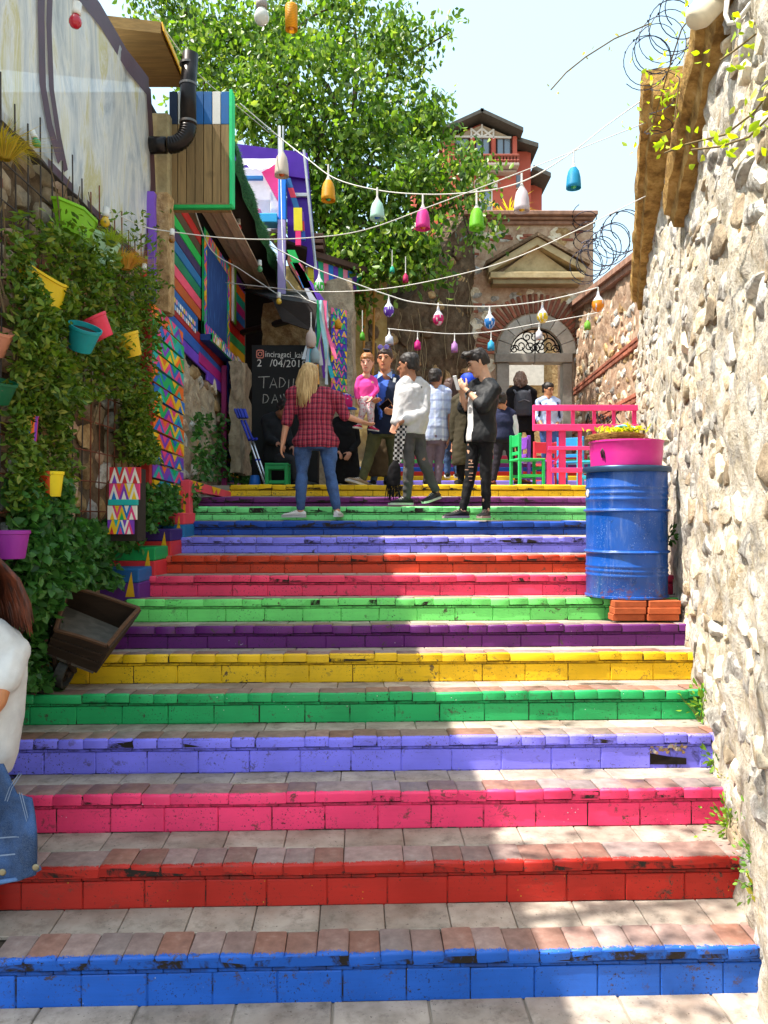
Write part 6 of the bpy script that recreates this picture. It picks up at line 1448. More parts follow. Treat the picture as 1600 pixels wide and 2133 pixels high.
for k in range(40): q = p.head_pt(rr.uniform(-.08, .08), rr.uniform(-.08, .08), rr.uniform(.15, .22)); fl_.lathe([(.001, -.012), (.014, 0), (.001, .012)], 6, k % 3, T(*q))
fl_.build('hat_flowers', [paint('7a5ab8'), paint('c8c0d8'), paint('4a4a98')], p.t)
# 14 person in brown coat behind
p = Person('person in long brown coat standing behind the man with the toddler', 9.6, dict(hd=(812, 790), nk=(806, 812), sl=(786, 824), sr=(826, 824), el=(780, 868), wl=(782, 905), er=(832, 868), wr=(830, 905), hl=(794, 905), hr=(818, 905), kl=(786, 955), kr=(812, 955), al=(778, 1000), ar=(806, 1002), tl=(775, 1010, .1), tr=(806, 1010, .1)), 180, 180, 0, 1.6, 'b07a5c')
p.finish((('l', .4, None), ('r', .4, None))); p.trousers(denim('3a4a62')); p.shoes(BLKS, WHITES); p.hair(DARKH, 'short', seed=18)
robe(p, cloth('brown_coat', '4a3c2a'), [(P(797, 992, 9.6), .17, .14), (P(798, 950, 9.6), .165, .14), (P(800, 905, 9.6), .15, .13), (P(804, 850, 9.6), .16, .12), (P(806, 822, 9.6), .13, .085)]); p.shirt(cloth('brown_coat', '4a3c2a'), 1.9, .3, .03, 1, 0, 'coat_sleeves')
# 15 woman in the left foreground
p = Person('brown-haired woman in white t-shirt carrying a denim jacket at the left edge', 3.62, dict(hd=(-62, 1200), nk=(-56, 1286), sl=(-160, 1345, .0), sr=(26, 1356, .02), el=(-190, 1470, 0), wl=(-150, 1580, -.1), er=(-4, 1462, -.10), wr=(-66, 1545, -.20), hl=(-112, 1625), hr=(-22, 1625), kl=(-112, 1790), kr=(-40, 1790), al=(-112, 1930), ar=(-50, 1930), tl=(-112, 1965, .15), tr=(-50, 1965, .15)), 160, 172, 0, 1.68, 'b8784e', .011, 'f')
p.finish((('l', .4, None), ('r', .5, None)))
mb = MB(); loft(mb, [(P(x, y, 3.62), w, d) for x, y, w, d in ((-52, 1612, .150, .12), (-52, 1575, .180, .135), (-54, 1500, .207, .14), (-56, 1420, .228, .14), (-58, 1360, .236, .13), (-58, 1318, .20, .11), (-57, 1290, .11, .08))], p.sd, p.fd, 24)
for a_ in 'lr': cap(mb, p.j['nk'].lerp(p.j['s'+a_], .5), .085, p.j['s'+a_], .078); cap(mb, p.j['s'+a_], .078, p.j['s'+a_].lerp(p.j['e'+a_], .55), .072)
remesh(mb, 'white_t_shirt', cloth('white_tee', 'c8c6c4'), .010, 5, .006, 4, p.t, (1, 1, .3), 9); p.trousers(denim('22406c')); p.shoes(WHITES, WHITES); p.hair(hairm('auburn_hair', '2a140c', '6a3018'), 'long', seed=19, length=.22)
hs = MB(); rr = random.Random(31)                                     # straight lower curtain of hair
for k in range(220):
    t = rr.random(); x0, x1 = -120+150*t, -100+178*t; y1 = 1318-18*(1-t)-30*rr.random(); yy = 3.66+.10*sin(pi*t)-.14*(t > .6)*(t-.6)
    a = P(-95+82*t, 1130+abs(t-.4)*40, yy); b = P(-100+138*t, 1208, yy+.0); c = P(-96+166*t+rr.uniform(-5, 3), y1+8*t, yy+rr.uniform(-.03, .03)); hs.tube([a, b, b.lerp(c, .55)+Vector((.01*t, 0, 0)), c], [.010, .012, .010, .002], 5)
hs.build('hair_curtain', hairm('auburn_hair', '2a140c', '6a3018'), p.t, True)
jk = thing('denim_jacket', 'blue denim jacket with metal buttons draped over the foreground woman\'s arm', 'jacket')
DN = denim('27446f'); jb = MB(); nu, nv = 22, 26; vs = []
for j_ in range(nv+1):
    for i_ in range(nu+1):
        u, v = i_/nu, j_/nv; x = -120+(168+26*v+14*sin(v*3))*u; y = 1590+(235+26*sin(u*2.6)-18*u)*v; x -= 40*(1-v)*u*(v < .3)
        vs.append(P(x, y, 3.40+.03*sin(u*9+v*3)+.05*(1-u)+.02*sin(v*11+u*4)))
jb.add(vs, [(j_*(nu+1)+i_, j_*(nu+1)+i_+1, (j_+1)*(nu+1)+i_+1, (j_+1)*(nu+1)+i_) for j_ in range(nv) for i_ in range(nu)])
jo = jb.build('denim_cloth', DN, jk, True, False); sd_ = jo.modifiers.new('s', 'SOLIDIFY'); sd_.thickness = .014
for pts in ([(40, 1650), (58, 1720), (66, 1800)], [(-10, 1745), (30, 1742), (52, 1745)], [(-10, 1782), (30, 1778), (56, 1782)], [(40, 1610), (20, 1640), (10, 1668)]):
    for o_ in (0, 5): MB().tube([P(x+o_, y+o_*.2, 3.382) for x, y in pts], .0016, 4).build('seam', plain('seam_thread', '7a88a0', 1, .9), jk)
for pts in ([(-60, 1838), (-10, 1842), (40, 1834), (84, 1812)],):
    MB().tube([P(x, y-4, 3.40) for x, y in pts], .010, 6).build('hem', denim('4a6a98'), jk, True)
for (x, y) in ((6, 1816), (75, 1806)): MB().lathe([(.001, 0), (.014, 0), (.016, .003), (.012, .006), (.006, .005), (.001, .006)], 16, 0, frame(P(x, y, 3.37), Vector((1, 0, 0)), Vector((0, 0, 1)), Vector((0, -1, 0)))).build('button', plain('brass_button', '8a8470', 1, .35, .1, 20, 60, .1, .9), jk, True)
# ================================================================== THINGS ON THE RIGHT
BAR = Vector((P(1305, 0, 6.10).x, 6.10, 1.462)); BR = .305
def barrel_mat():
    t = NT('blue_barrel_enamel'); n1 = t.noise(4, 5); c = HX('0f4796'); col = t.mix(t.rng(n1, .3, .7), sc(c, .8), sc(c, 1.25))
    st = t.rng(t.noise(6, 6, .7, .4, t.P((3, 3, .5))), .52, .72); col = t.mix(t.math('MULTIPLY', st, .5), col, HX('6a7ca8'))
    sc_ = t.rng(t.noise(9, 7, .8, .8), .62, .65); col = t.mix(t.math('MULTIPLY', sc_, .7), col, HX('23344e'))
    sp = t.math('MULTIPLY', t.rng(t.noise(120, 3), .64, .68), t.rng(t.noise(5, 3), .45, .6)); col = t.mix(t.math('MULTIPLY', sp, .8), col, HX('a8b8cc'))
    s = t.n('ShaderNodeSeparateXYZ'); t.l(t.P(), s.inputs[0]); rz = t.math('MULTIPLY', t.rng(s.outputs['Z'], 1.60, 1.46), t.rng(t.noise(22, 5, .7), .52, .6)); col = t.mix(rz, col, HX('6a3418'))
    return t.done(col, t.rng(n1, .3, .7, .22, .4), t.bump(t.noise(18, 3), .08, .006), 0, .5)
brl = thing('steel_barrel', 'blue steel barrel standing on bricks against the right wall', 'barrel', BAR)
hb = .985; prof = [(BR*.96, 0), (BR*1.02, .004), (BR*1.02, .018), (BR*.985, .022)]
def rib(z, a=.010): return [(BR*.985, z-.014), (BR*.985+a*.7, z-.007), (BR*.985+a, z), (BR*.985+a*.7, z+.007), (BR*.985, z+.014)]
for z in (.17, .205, .24): prof += rib(z, .006)
prof += rib(.345, .020)
prof += rib(.655, .020)
for z in (.74, .785, .83): prof += rib(z, .006)
prof += [(BR*.985, hb-.03), (BR*.97, hb-.01)]
MB().lathe(prof, 72).build('body', barrel_mat(), brl, True)
MB().lathe([(BR*.97, hb-.045), (BR*1.065, hb-.042), (BR*1.075, hb-.030), (BR*1.075, hb-.008), (BR*1.055, hb), (BR*.5, hb+.004), (0, hb+.004)], 72).build('lid', plain('lid_steel', '2e4460', 1, .35, .2, 8, 60, .1, .4), brl, True)
MB().lathe([(.001, 0), (.028, 0), (.03, .008), (.02, .012), (.001, .012)], 20, 0, frame(Vector((-BR*.97, -.02, hb-.20)), Vector((0, 1, 0)), Vector((0, 0, 1)), Vector((-1, 0, 0)))).build('bung', plain('white_trim', 'd8d2c8', 1, .7), brl)
for m in brl.children: smooth_by(m.data, 50)
tub = thing('pink_tub', 'magenta metal tub standing on the blue barrel', 'tub', BAR+Vector((-.005, -.005, hb+.006))); TR = .272
o = MB().lathe([(TR*.96, 0), (TR*.965, .01), (TR*.99, .09), (TR*1.0, .17), (TR*1.025, .178), (TR*1.02, .19), (TR*.985, .185), (TR*.97, .10), (.05, .09), (0, .09)], 64).build('body', plain('magenta_enamel', 'c82c86', 1, .32, .12, 3, 40, .1), tub); smooth_by(o.data, 40)
o = MB().tube([(-TR*.82, -TR*.56, .06), (-TR*.86, -TR*.60, .10), (-TR*.84, -TR*.64, .12), (-TR*.80, -TR*.62, .10), (-TR*.78, -TR*.62, .05)], .008, 6).build('handle', plain('dark_steel2', '4a3a40', 1, .4), tub, True)
bk = thing('straw_bundle', 'flat bundle of dry straw with yellow leaves and a blue cloth on the pink tub', 'straw', BAR+Vector((-.08, -.02, hb+.19)))
sb = MB(); rr = random.Random(3)
for k in range(1500):
    a = rr.uniform(0, 2*pi); r0 = rr.uniform(.05, .21); z = rr.uniform(0, .075)*(1-.25*r0/.2); x, y = cos(a)*r0, sin(a)*r0*.9; d = Vector((-sin(a)+rr.uniform(-.5, .5), cos(a)*.9+rr.uniform(-.5, .5), rr.uniform(-.15, .12))).normalized()*rr.uniform(.03, .08)
    sb.tube([Vector((x, y, z))-d, Vector((x, y, z+.006)), Vector((x, y, z))+d], .0016, 4)
sb.build('straw', plain('straw_gold', '94703a', 1, .85, .35, 40), bk)
lp = np.random.default_rng(4).normal(size=(260, 3))*np.array([.085, .07, .014])+np.array([.02, 0, .095]); leaves('yellow_leaves', lp, .045, leaf_mat('yl', ['b8c020', 'd8d030', '98a828'], .4), bk, 2, .4, 0)
MB().bbox((-.02, -.09, .105), (.13, .03, .128), .01, 0, Euler((0, .12, .3)).to_matrix().to_4x4()).build('blue_cloth', cloth('sky_cloth', '6ab0cc'), bk)
brm = MB().bbox((-.118, -.055, 0), (.118, .055, .047), .004).mesh('brick', plain('new_brick', 'a8542e', 1, .85, .18, 14, 60, .4, rand=.15))
for c in range(2):
    for r in range(3):
        q = P(1312+(72 if c else 0)+(2-r)*-2, 0, 5.80); o = ob('brick', brm); o.location = (q.x, 5.84-.01*(r % 2), ZT[6]+.006+.0485*r); o.rotation_euler = (0, 0, SLOPE+.03*((r+c) % 2))
        tag(o, '%s brick of the %s pile propping the barrel' % (('bottom', 'middle', 'top')[r], ('left', 'right')[c]), 'brick', 'bricks under the barrel')
# pink fence
PK = paint('e83c7c', 1, .5, .25); fn = thing('pink_fence', 'hot pink slatted wooden railing on the upper landing', 'railing'); FY = 9.0
def fb(x0, y0, x1, y1, dy=0, name='rail', th=.035): a, b = P(x0, y1, FY), P(x1, y0, FY); MB().bbox((a.x, FY+dy, a.z), (b.x, FY+dy+th, b.z), .004).build(name, PK, fn)
fb(1110, 843, 1329, 855, -.01); fb(1110, 883, 1330, 897, -.01); fb(1142, 929, 1242, 937, -.01); fb(1148, 974, 1242, 984, -.01)
for (a, b) in ((1111, 1116), (1140, 1149), (1192, 1199), (1237, 1243), (1278, 1284), (1320, 1328)): fb(a, 844, b, 896, .026, 'upper_post')
for (a, b) in ((1140, 1151), (1166, 1180), (1206, 1214), (1236, 1244), (1312, 1322)): fb(a, 890, b, 1012, .026, 'lower_post')
MB().tube([P(1153, 966, FY+.05), P(1168, 944, FY+.05)], .016, 4).build('brace', PK, fn)
# graffiti on the far wall
GRF = plain('black_spray', '17151a', 1, .8)
gf_ = thing('graffiti', 'black spray-painted scrawl on the wall behind the pink railing', 'graffiti')
def gpt(x, y):
    # intersect the view ray with the far right wall
    d = P(x, y, 1.0)-Vector((0, 0, H)); n_ = WF.n; t = (WF.A-Vector((0, 0, H))).dot(n_)/d.dot(n_); return Vector((0, 0, H))+d*t+n_*.085
for pts in ([(1232, 880), (1236, 862), (1241, 878)], [(1246, 882), (1249, 858), (1252, 872), (1256, 859), (1258, 880)], [(1260, 872), (1267, 868), (1264, 862), (1260, 870), (1266, 879)], [(1268, 878), (1269, 867), (1273, 866)], [(1275, 872), (1279, 867), (1281, 874), (1277, 878), (1275, 872)], [(1287, 866), (1283, 869), (1287, 874), (1283, 879)], [(1292, 857), (1295, 880)], [(1302, 855), (1294, 866), (1304, 880)]):
    MB().tube([gpt(x, y) for x, y in pts], .011, 5).build('stroke', GRF, gf_)
# small wooden chairs
def chair(label, px, py, Yd, hexc, rz, sc_=1.0, group='small painted chairs'):
    t = thing('wooden_chair', label, 'chair', group=group); q = P(px, py, Yd); t.location = q; t.rotation_euler = (0, 0, rz); t.scale = (sc_,)*3; m = paint(hexc, 1, .45, .25)
    MB().bbox((-.17, -.17, .30), (.17, .17, .325), .005).build('seat', m, t)
    for x in (-.15, .15):
        MB().bbox((x-.018, -.165, 0), (x+.018, -.13, .30), .004).build('leg', m, t); MB().bbox((x-.018, .13, 0), (x+.018, .165, .62), .004).build('back_leg', m, t)
        MB().bbox((x-.012, -.13, .10), (x+.012, .13, .135), .003).build('stretcher', m, t)
    MB().bbox((-.165, .128, .47), (.165, .15, .61), .004).build('backrest', m, t); MB().bbox((-.13, .135, .37), (.13, .15, .41), .003).build('back_slat', m, t); MB().bbox((-.13, -.16, .2), (.13, -.14, .235), .003).build('stretcher', m, t)
    return t
zl = 1009
def gz(Yd): return 1066-(ZT[14]-H)*F/Yd
chair('green chair with its back to the left on the upper landing', 1098, gz(9.15), 9.15, '28b060', 1.75, .95)
chair('purple chair behind the green chair', 1118, gz(9.75), 9.75, '8a4cc0', 1.70, 1.0)
chair('sky blue chair behind the pink railing', 1196, gz(9.9), 9.9, '2a8ac8', 2.6)
chair('turquoise chair half hidden by the barrel', 1232, gz(9.3), 9.3, '30b8d0', 1.2, .9)
chair('coral red chair behind the purple chair', 1146, gz(10.3), 10.3, 'd83a48', .2)
# ================================================================== THINGS ON THE LEFT LANDING
stl = thing('green_stool', 'green wooden cube stool below the blackboard', 'stool', P(579, gz(9.05), 9.05)); m = paint('1c8a4c', 1, .5, .3)
MB().bbox((-.13, -.13, .225), (.13, .13, .25), .004).build('seat', m, stl)
for x in (-.11, .11):
    for y in (-.11, .11): MB().bbox((x-.02, y-.02, 0), (x+.02, y+.02, .224), .003).build('leg', m, stl)
for y in (-.125, .105): MB().bbox((-.09, y, .02), (.09, y+.02, .055), .003).build('rail', m, stl); MB().bbox((-.09, y, .18), (.09, y+.02, .224), .003).build('rail', m, stl)
bkt = thing('blue_bucket', 'small upturned blue bucket beside the crutches', 'bucket', P(531, gz(9.1), 9.1))
o = MB().lathe([(.066, 0), (.068, .004), (.058, .07), (.048, .12), (0, .122)], 28).build('body', plain('blue_plastic', '1c5aa8', 1, .4), bkt); smooth_by(o.data, 40); MB().lathe([(.066, .001), (.072, .003), (.072, .012), (.066, .014)], 28).build('rim', plain('blue_plastic', '1c5aa8', 1, .4), bkt)
CRB = plain('crutch_blue', '16289c', 1, .35); ALU = plain('aluminium', 'c8c8cc', 1, .3, .05, 20, 60, .05, .7)
for k in range(2):
    t = thing('crutch', ('front' if k == 0 else 'rear')+' one of two blue-handled elbow crutches leaning by the blackboard', 'crutch', group='pair of crutches'); o_ = k*7
    a, b = P(520+o_, 918, 9.2+.03*k), P(552+o_*.9, 1009, 9.02+.03*k); MB().tube([a, b], .011, 8).build('shaft', ALU, t); c = P(503+o_, 875, 9.28+.03*k)
    MB().tube([a, c], .015, 8).build('upper_shaft', CRB, t); MB().tube([a+Vector((0, -.02, .01)), a+Vector((.055, -.07, .02))], .016, 8).build('hand_grip', CRB, t)
    d = P(494+o_, 852, 9.3+.03*k); cu = MB()
    for j in range(7):
        an = -2.0+4.0*j/6; cu.tube([c.lerp(d, .2)+Vector((cos(an)*.045, sin(an)*.045, 0)), d+Vector((cos(an)*.05, sin(an)*.05, 0))], .014, 5)
    cu.build('arm_cuff', CRB, t); MB().tube([b, b+Vector((0, 0, -.0))+(b-a).normalized()*.03], .016, 8).build('rubber_tip', plain('black_rubber', '141414', 1, .8), t)
    MB().tube([a.lerp(b, .42), a.lerp(b, .46)], .013, 8).build('clip', CRB, t)
# ================================================================== CART, PLANTERS
CW = wood('cart_wood', '3a2a1e', 1, 0, .15)
ct = thing('wooden_barrow', 'tipped old wooden barrow with a small wheel at the left of the steps', 'wheelbarrow')
A, B, Cc, D = P(142, 1220, 5.1), P(289, 1267, 5.1), P(223, 1345, 4.8), P(115, 1312, 4.8); A2_, B2_, C2, D2 = P(122, 1256, 5.18), P(258, 1312, 5.18), P(194, 1398, 4.86), P(93, 1358, 4.86)
for (nm, q) in (('end_board', (D, Cc, C2, D2)), ('end_board', (A, B, B2_, A2_)), ('side_board', (B, Cc, C2, B2_)), ('side_board', (A, D, D2, A2_)), ('floor_board', (A2_, B2_, C2, D2))):
    n_ = (q[1]-q[0]).cross(q[3]-q[0]).normalized()*.022; MB().slab(q, n_).build(nm, CW if nm != 'floor_board' else wood('cart_floor', '6a6258', 1, 0, .1), ct)
for t_ in (.30, .62): MB().slab([D.lerp(D2, t_)+Vector((0, -.02, 0)), Cc.lerp(C2, t_)+Vector((0, -.02, 0)), Cc.lerp(C2, t_+.08)+Vector((0, -.02, 0)), D.lerp(D2, t_+.08)+Vector((0, -.02, 0))], (0, .018, 0)).build('batten', CW, ct)
for (p_, q) in ((B, Cc), (D, Cc), (A, D), (A, B)): MB().tube([p_, p_.lerp(q, .5)+Vector((0, 0, .006)), q], .014, 6).build('rim', wood('cart_rim', '5a3e2a', 1, 0, .1), ct)
wc = P(136, 1398, 4.98); wl = ob('wheel', None, ct); Mw = frame(wc, Vector((0, 1, 0)), Vector((.35, 0, 1)).normalized(), Vector((1, 0, -.35)).normalized())
o = MB().lathe([(.085, -.03), (.105, -.03), (.105, .03), (.085, .03), (.085, -.03)], 28, 0, Mw).build('tyre', plain('iron_tyre', '4a4844', 1, .5, .2, 20, 60, .2, .5), wl); MB().lathe([(.001, -.02), (.03, -.035), (.03, .035), (.001, .02)], 14, 0, Mw).build('hub', CW, wl)
for k in range(6): a = k*pi/3; MB().tube([Mw @ Vector((.02*cos(a), .02*sin(a), 0)), Mw @ Vector((.088*cos(a), .088*sin(a), 0))], .009, 5).build('spoke', CW, wl)
MB().tube([wc+Vector((.06, 0, 0)), D2.lerp(C2, .5)], .016, 6).build('fork', CW, ct); MB().tube([wc-Vector((.06, 0, 0)), D2.lerp(C2, .2)], .016, 6).build('fork', CW, ct)
def pot(name, label, px, py, Yd, r, h, hexc, tilt=(0, 0), taper=.72, halves=None, cat='flower pot', rim=True):
    t = thing(name, label, cat, P(px, py, Yd)); t.rotation_euler = (tilt[0], tilt[1], 0); m = paint(hexc, .95, .45, .8)
    if halves: m = [m, paint(halves, .95, .45, .8)]
    mb = MB(); n_ = 32; mb.shell([(r*taper*.97, 0), (r*taper, .004), (r*.97, h*.86), (r, h*.87), (r*1.04, h*.88), (r*1.05, h), (r*.97, h), (r*.95, h*.8)], n_)
    if halves: mb.m = [(1 if (i % n_) > n_*.80 or (i % n_) < n_*.12 else 0) for i in range(len(mb.f))]
    o = mb.build('body', m, t); smooth_by(o.data, 40); MB().lathe([(r*.95, h*.80), (r*.4, h*.83), (0, h*.84)], n_).build('soil', plain('soil', '2c2018', 1, .95, .3, 40), t); MB().lathe([(0, .0), (r*taper*.97, .001), (r*taper*.9, .003)], n_).build('base', m[0] if halves else m, t)
    return t
def trough(label, px0, py0, px1, py1, X, h, w, hexc, curve=0):
    """hexagonal window-box on the wall, long axis running back along it"""
    a, b = L(px0, py0, X), L(px1, py1, X); t = thing('planter_trough', label, 'planter', a); d = (b-a); ln = d.length; d.normalize(); sd = Vector((1, 0, 0)); u = sd.cross(d)*-1 if sd.cross(d).z < 0 else sd.cross(d)
    m = paint(hexc, .95, .45, .6); mb = MB(); prof = [(-.0, .06), (.10, .0), (.32, -.0), (.68, 0), (.90, 0), (1.0, .06)]; vs = []
    for lay, (z, g, inn) in enumerate(((-h, .72, 0), (-h*.12, .98, 0), (-.10*h, 1.05, 0), (0, 1.06, 0), (0, .97, 1), (-h*.25, .93, 1))):
        n_ = 11
        for k in range(n_):                                  # outer edge bowed like a bay window
            f = k/(n_-1); bow = w*(.35+.65*min(1, min(f, 1-f)/.28)) if not curve else w*(.3+.7*sin(pi*f)); x = .5+(f-.5)*g
            vs.append(d*ln*x+sd*(bow*g-(.008 if inn else 0))+u*(z+curve*(sin(pi*f)-.5)*-.12))
        vs.append(d*ln*(.5+.5*g)+u*z); vs.append(d*ln*(.5-.5*g)+u*z)
    m_ = 13; fs = []
    for l_ in range(5):
        for k in range(m_): fs.append((l_*m_+k, l_*m_+(k+1) % m_, (l_+1)*m_+(k+1) % m_, (l_+1)*m_+k))
    fs += [tuple(range(m_)), tuple(5*m_+k for k in range(m_))]; fm = [0]*(len(fs)-1)+[1]
    mb.add(vs, fs); mb.m = fm; o = mb.build('body', [m, plain('soil', '2c2018', 1, .95, .3, 40)], t); smooth_by(o.data, 30); return t
trough('bright lime green window-box on the wall top', 108, 410, 180, 476, -2.04, .165, .13, '7ab81c')
trough('pale mint green window-box behind the lime one', 180, 476, 228, 522, -2.04, .2, .12, 'a8d0b0')
t = trough('yellow curved window-box among the climbing plants', 38, 556, 128, 596, -2.0, .15, .12, 'e0c018', .6)
pot('flower_pot', 'teal pot tipped on its side in the climbing plants', 166, 728, 4.85, .095, .15, '1c98a0', (.35, .4))
pot('flower_pot', 'coral red pot tilted beside the teal pot', 218, 704, 5.2, .085, .15, 'e03850', (.3, -.45))
t = pot('flower_pot', 'yellow pot with white spots hanging in the climbing plants', 278, 742, 5.75, .085, .17, 'e0b824', (.3, -.25))
pot('flower_pot', 'small pot painted half yellow half orange on the steel mesh', 104, 1034, 4.62, .076, .145, 'd0481c', (.0, .0), .78, 'e8cc1c')
pot('flower_pot', 'purple pot with yellow flecks at the left edge', 22, 1163, 4.1, .092, .145, '982c94', (0, 0), .76)
pot('flower_pot', 'salmon pot cut by the left picture edge', -12, 738, 4.25, .07, .14, 'c8846a', (.3, .4))
t = pot('flower_pot', 'dark green pot at the left edge low in the climber', -6, 838, 4.2, .08, .12, '0c5a38', (.2, .3))
# striped hanging bucket
st_ = thing('striped_bucket', 'narrow hanging bucket painted in rainbow stripes at the far left', 'bucket', P(62, 934, 4.5)); mb = MB(); cs = ['c83048', 'e8c818', '1c9a70', '1f5a94', 'e86a1c', '7a3cb0']; n_ = 24
mb.shell([(.032, 0), (.046, .17), (.05, .175), (.05, .185), (.044, .18)], n_); mb.m = [(i % n_)//2 % 6 for i in range(len(mb.f))]; mb.build('body', [paint(c) for c in cs], st_)
# patterned planter box
bx = thing('painted_planter_box', 'tall planter box covered in bright painted triangles at the wall foot', 'planter'); bY = 5.55
for (x0, x1, y0, y1, sd_) in ((228, 292, 972, 1006, 1), (227, 290, 1006, 1040, 2), (224, 284, 1052, 1082, 3), (224, 278, 1082, 1112, 4)):
    a, b = P(x0, y1, bY), P(x1, y0, bY); zig('board', (a.x, bY, a.z), (1, .0, 0), (0, 0, 1), b.x-a.x, b.z-a.z-.002, (0, -1, 0), PAL+['e8e0d0', 'c83030'], 3, bx, 80+sd_)
a, b = P(226, 1052, bY), P(286, 1040, bY); MB().bbox((a.x, bY-.012, a.z), (b.x, bY+.03, b.z), .003).build('band', paint('20a8a0'), bx)
a, b = P(228, 1112, bY), P(284, 974, bY); MB().box((a.x, bY+.026, a.z-.05), (b.x, bY+.22, b.z)).build('box_core', plain('dark_core', '2c241e', 1, .95), bx)
# ================================================================== STRINGS AND LAMPS
CORD = plain('white_cord', 'c8c4bc', 1, .6)
def cable(label, pts, r=.0045):
    pw = [P(*q) for q in pts]; sp = []
    for k in range(len(pw)-1):                              # Catmull-Rom
        p0, p1, p2, p3 = pw[max(k-1, 0)], pw[k], pw[k+1], pw[min(k+2, len(pw)-1)]
        for j in range(8):
            t = j/8; sp.append(.5*((2*p1)+(p2-p0)*t+(2*p0-5*p1+4*p2-p3)*t*t+(3*p1-p0-3*p2+p3)*t**3))
    sp.append(pw[-1]); return tag(MB().tube(sp, r, 6).build('light_cable', CORD, None, True), label, 'cable', 'overhead light cables')
cable('upper cable carrying the bell-shaped lampshades', [(500, 215, 7.4), (582, 285, 7.6), (640, 330, 7.4), (700, 372, 7.2), (790, 396, 7.0), (880, 404, 6.8), (960, 402, 6.7), (1040, 392, 6.6), (1110, 368, 6.5), (1190, 318, 6.45), (1262, 262, 6.5), (1335, 210, 6.7)], .0055)
cable('thin cable crossing from the garden wall to the right wall', [(215, 430, 5.8), (290, 468, 6.0), (357, 482, 6.1), (500, 497, 6.3), (640, 495, 6.4), (760, 478, 6.5), (900, 428, 6.6), (1100, 352, 6.6), (1345, 255, 6.8)])
cable('slack cable from the plank facade to the right wall', [(470, 588, 9.0), (560, 598, 8.6), (660, 607, 8.2), (780, 603, 7.9), (900, 584, 7.6), (1050, 545, 7.4), (1200, 480, 7.2), (1345, 408, 7.2)])
cable('cable carrying the round glass lamps across the gate', [(560, 510, 9.6), (610, 535, 9.6), (664, 562, 9.6), (740, 590, 9.6), (808, 614, 9.6), (870, 630, 9.6), (1000, 638, 9.7), (1100, 631, 9.8), (1180, 616, 9.9), (1246, 598, 10.0)], .007)
cable('lowest cable carrying the small cup lamps', [(808, 684, 10.8), (870, 690, 10.8), (947, 695, 10.8), (1025, 690, 10.8), (1123, 673, 10.8), (1225, 655, 10.8), (1260, 645, 10.8)], .006)
cable('cable running from the porch awning down the eaves', [(400, 420, 7.4), (440, 520, 8.6), (500, 560, 9.6), (545, 590, 9.9), (580, 612, 9.7), (620, 618, 9.6), (660, 632, 9.5)], .006)
cable('loose white cable between the shack pole and the awning', [(583, 262, 10.5), (590, 540, 9.8), (604, 590, 9.7), (640, 625, 9.5)], .006)
cable('thin wire from the roof of the bay towards the tree', [(312, 0, 7.5), (350, 70, 7.6), (420, 160, 8.0), (500, 225, 8.4), (560, 275, 9.5)], .004)
BULBM = {}
def bulb_m(hexc):
    if hexc not in BULBM:
        t = NT('bulb_'+hexc); BULBM[hexc] = t.done(HX(hexc), .15, None, 0, .6); t.b.inputs['Transmission Weight'].default_value = .25
    return BULBM[hexc]
def shade_m(hexc):
    key = ('shade', hexc)
    if key not in MATS:
        t = NT('shade_'+hexc); c = HX(hexc); v = t.n('ShaderNodeTexWave'); v.inputs['Scale'].default_value = 34; v.wave_type = 'BANDS'; v.bands_direction = 'Z'; t.l(t.P(), v.inputs['Vector'])
        col = t.mix(t.rng(v.outputs['Fac'], .2, .8), sc(c, .82), sc(c, 1.1)); t.done(col, .5, t.bump(v.outputs['Fac'], .4, .004))
        tl = t.n('ShaderNodeBsdfTranslucent'); t.l(col, tl.inputs[0]); m = t.n('ShaderNodeMixShader'); m.inputs[0].default_value = .35; t.l(t.b.outputs[0], m.inputs[1]); t.l(tl.outputs[0], m.inputs[2]); t.l(m.outputs[0], t.t.nodes['Material Output'].inputs[0]); MATS[key] = t.m
    return MATS[key]
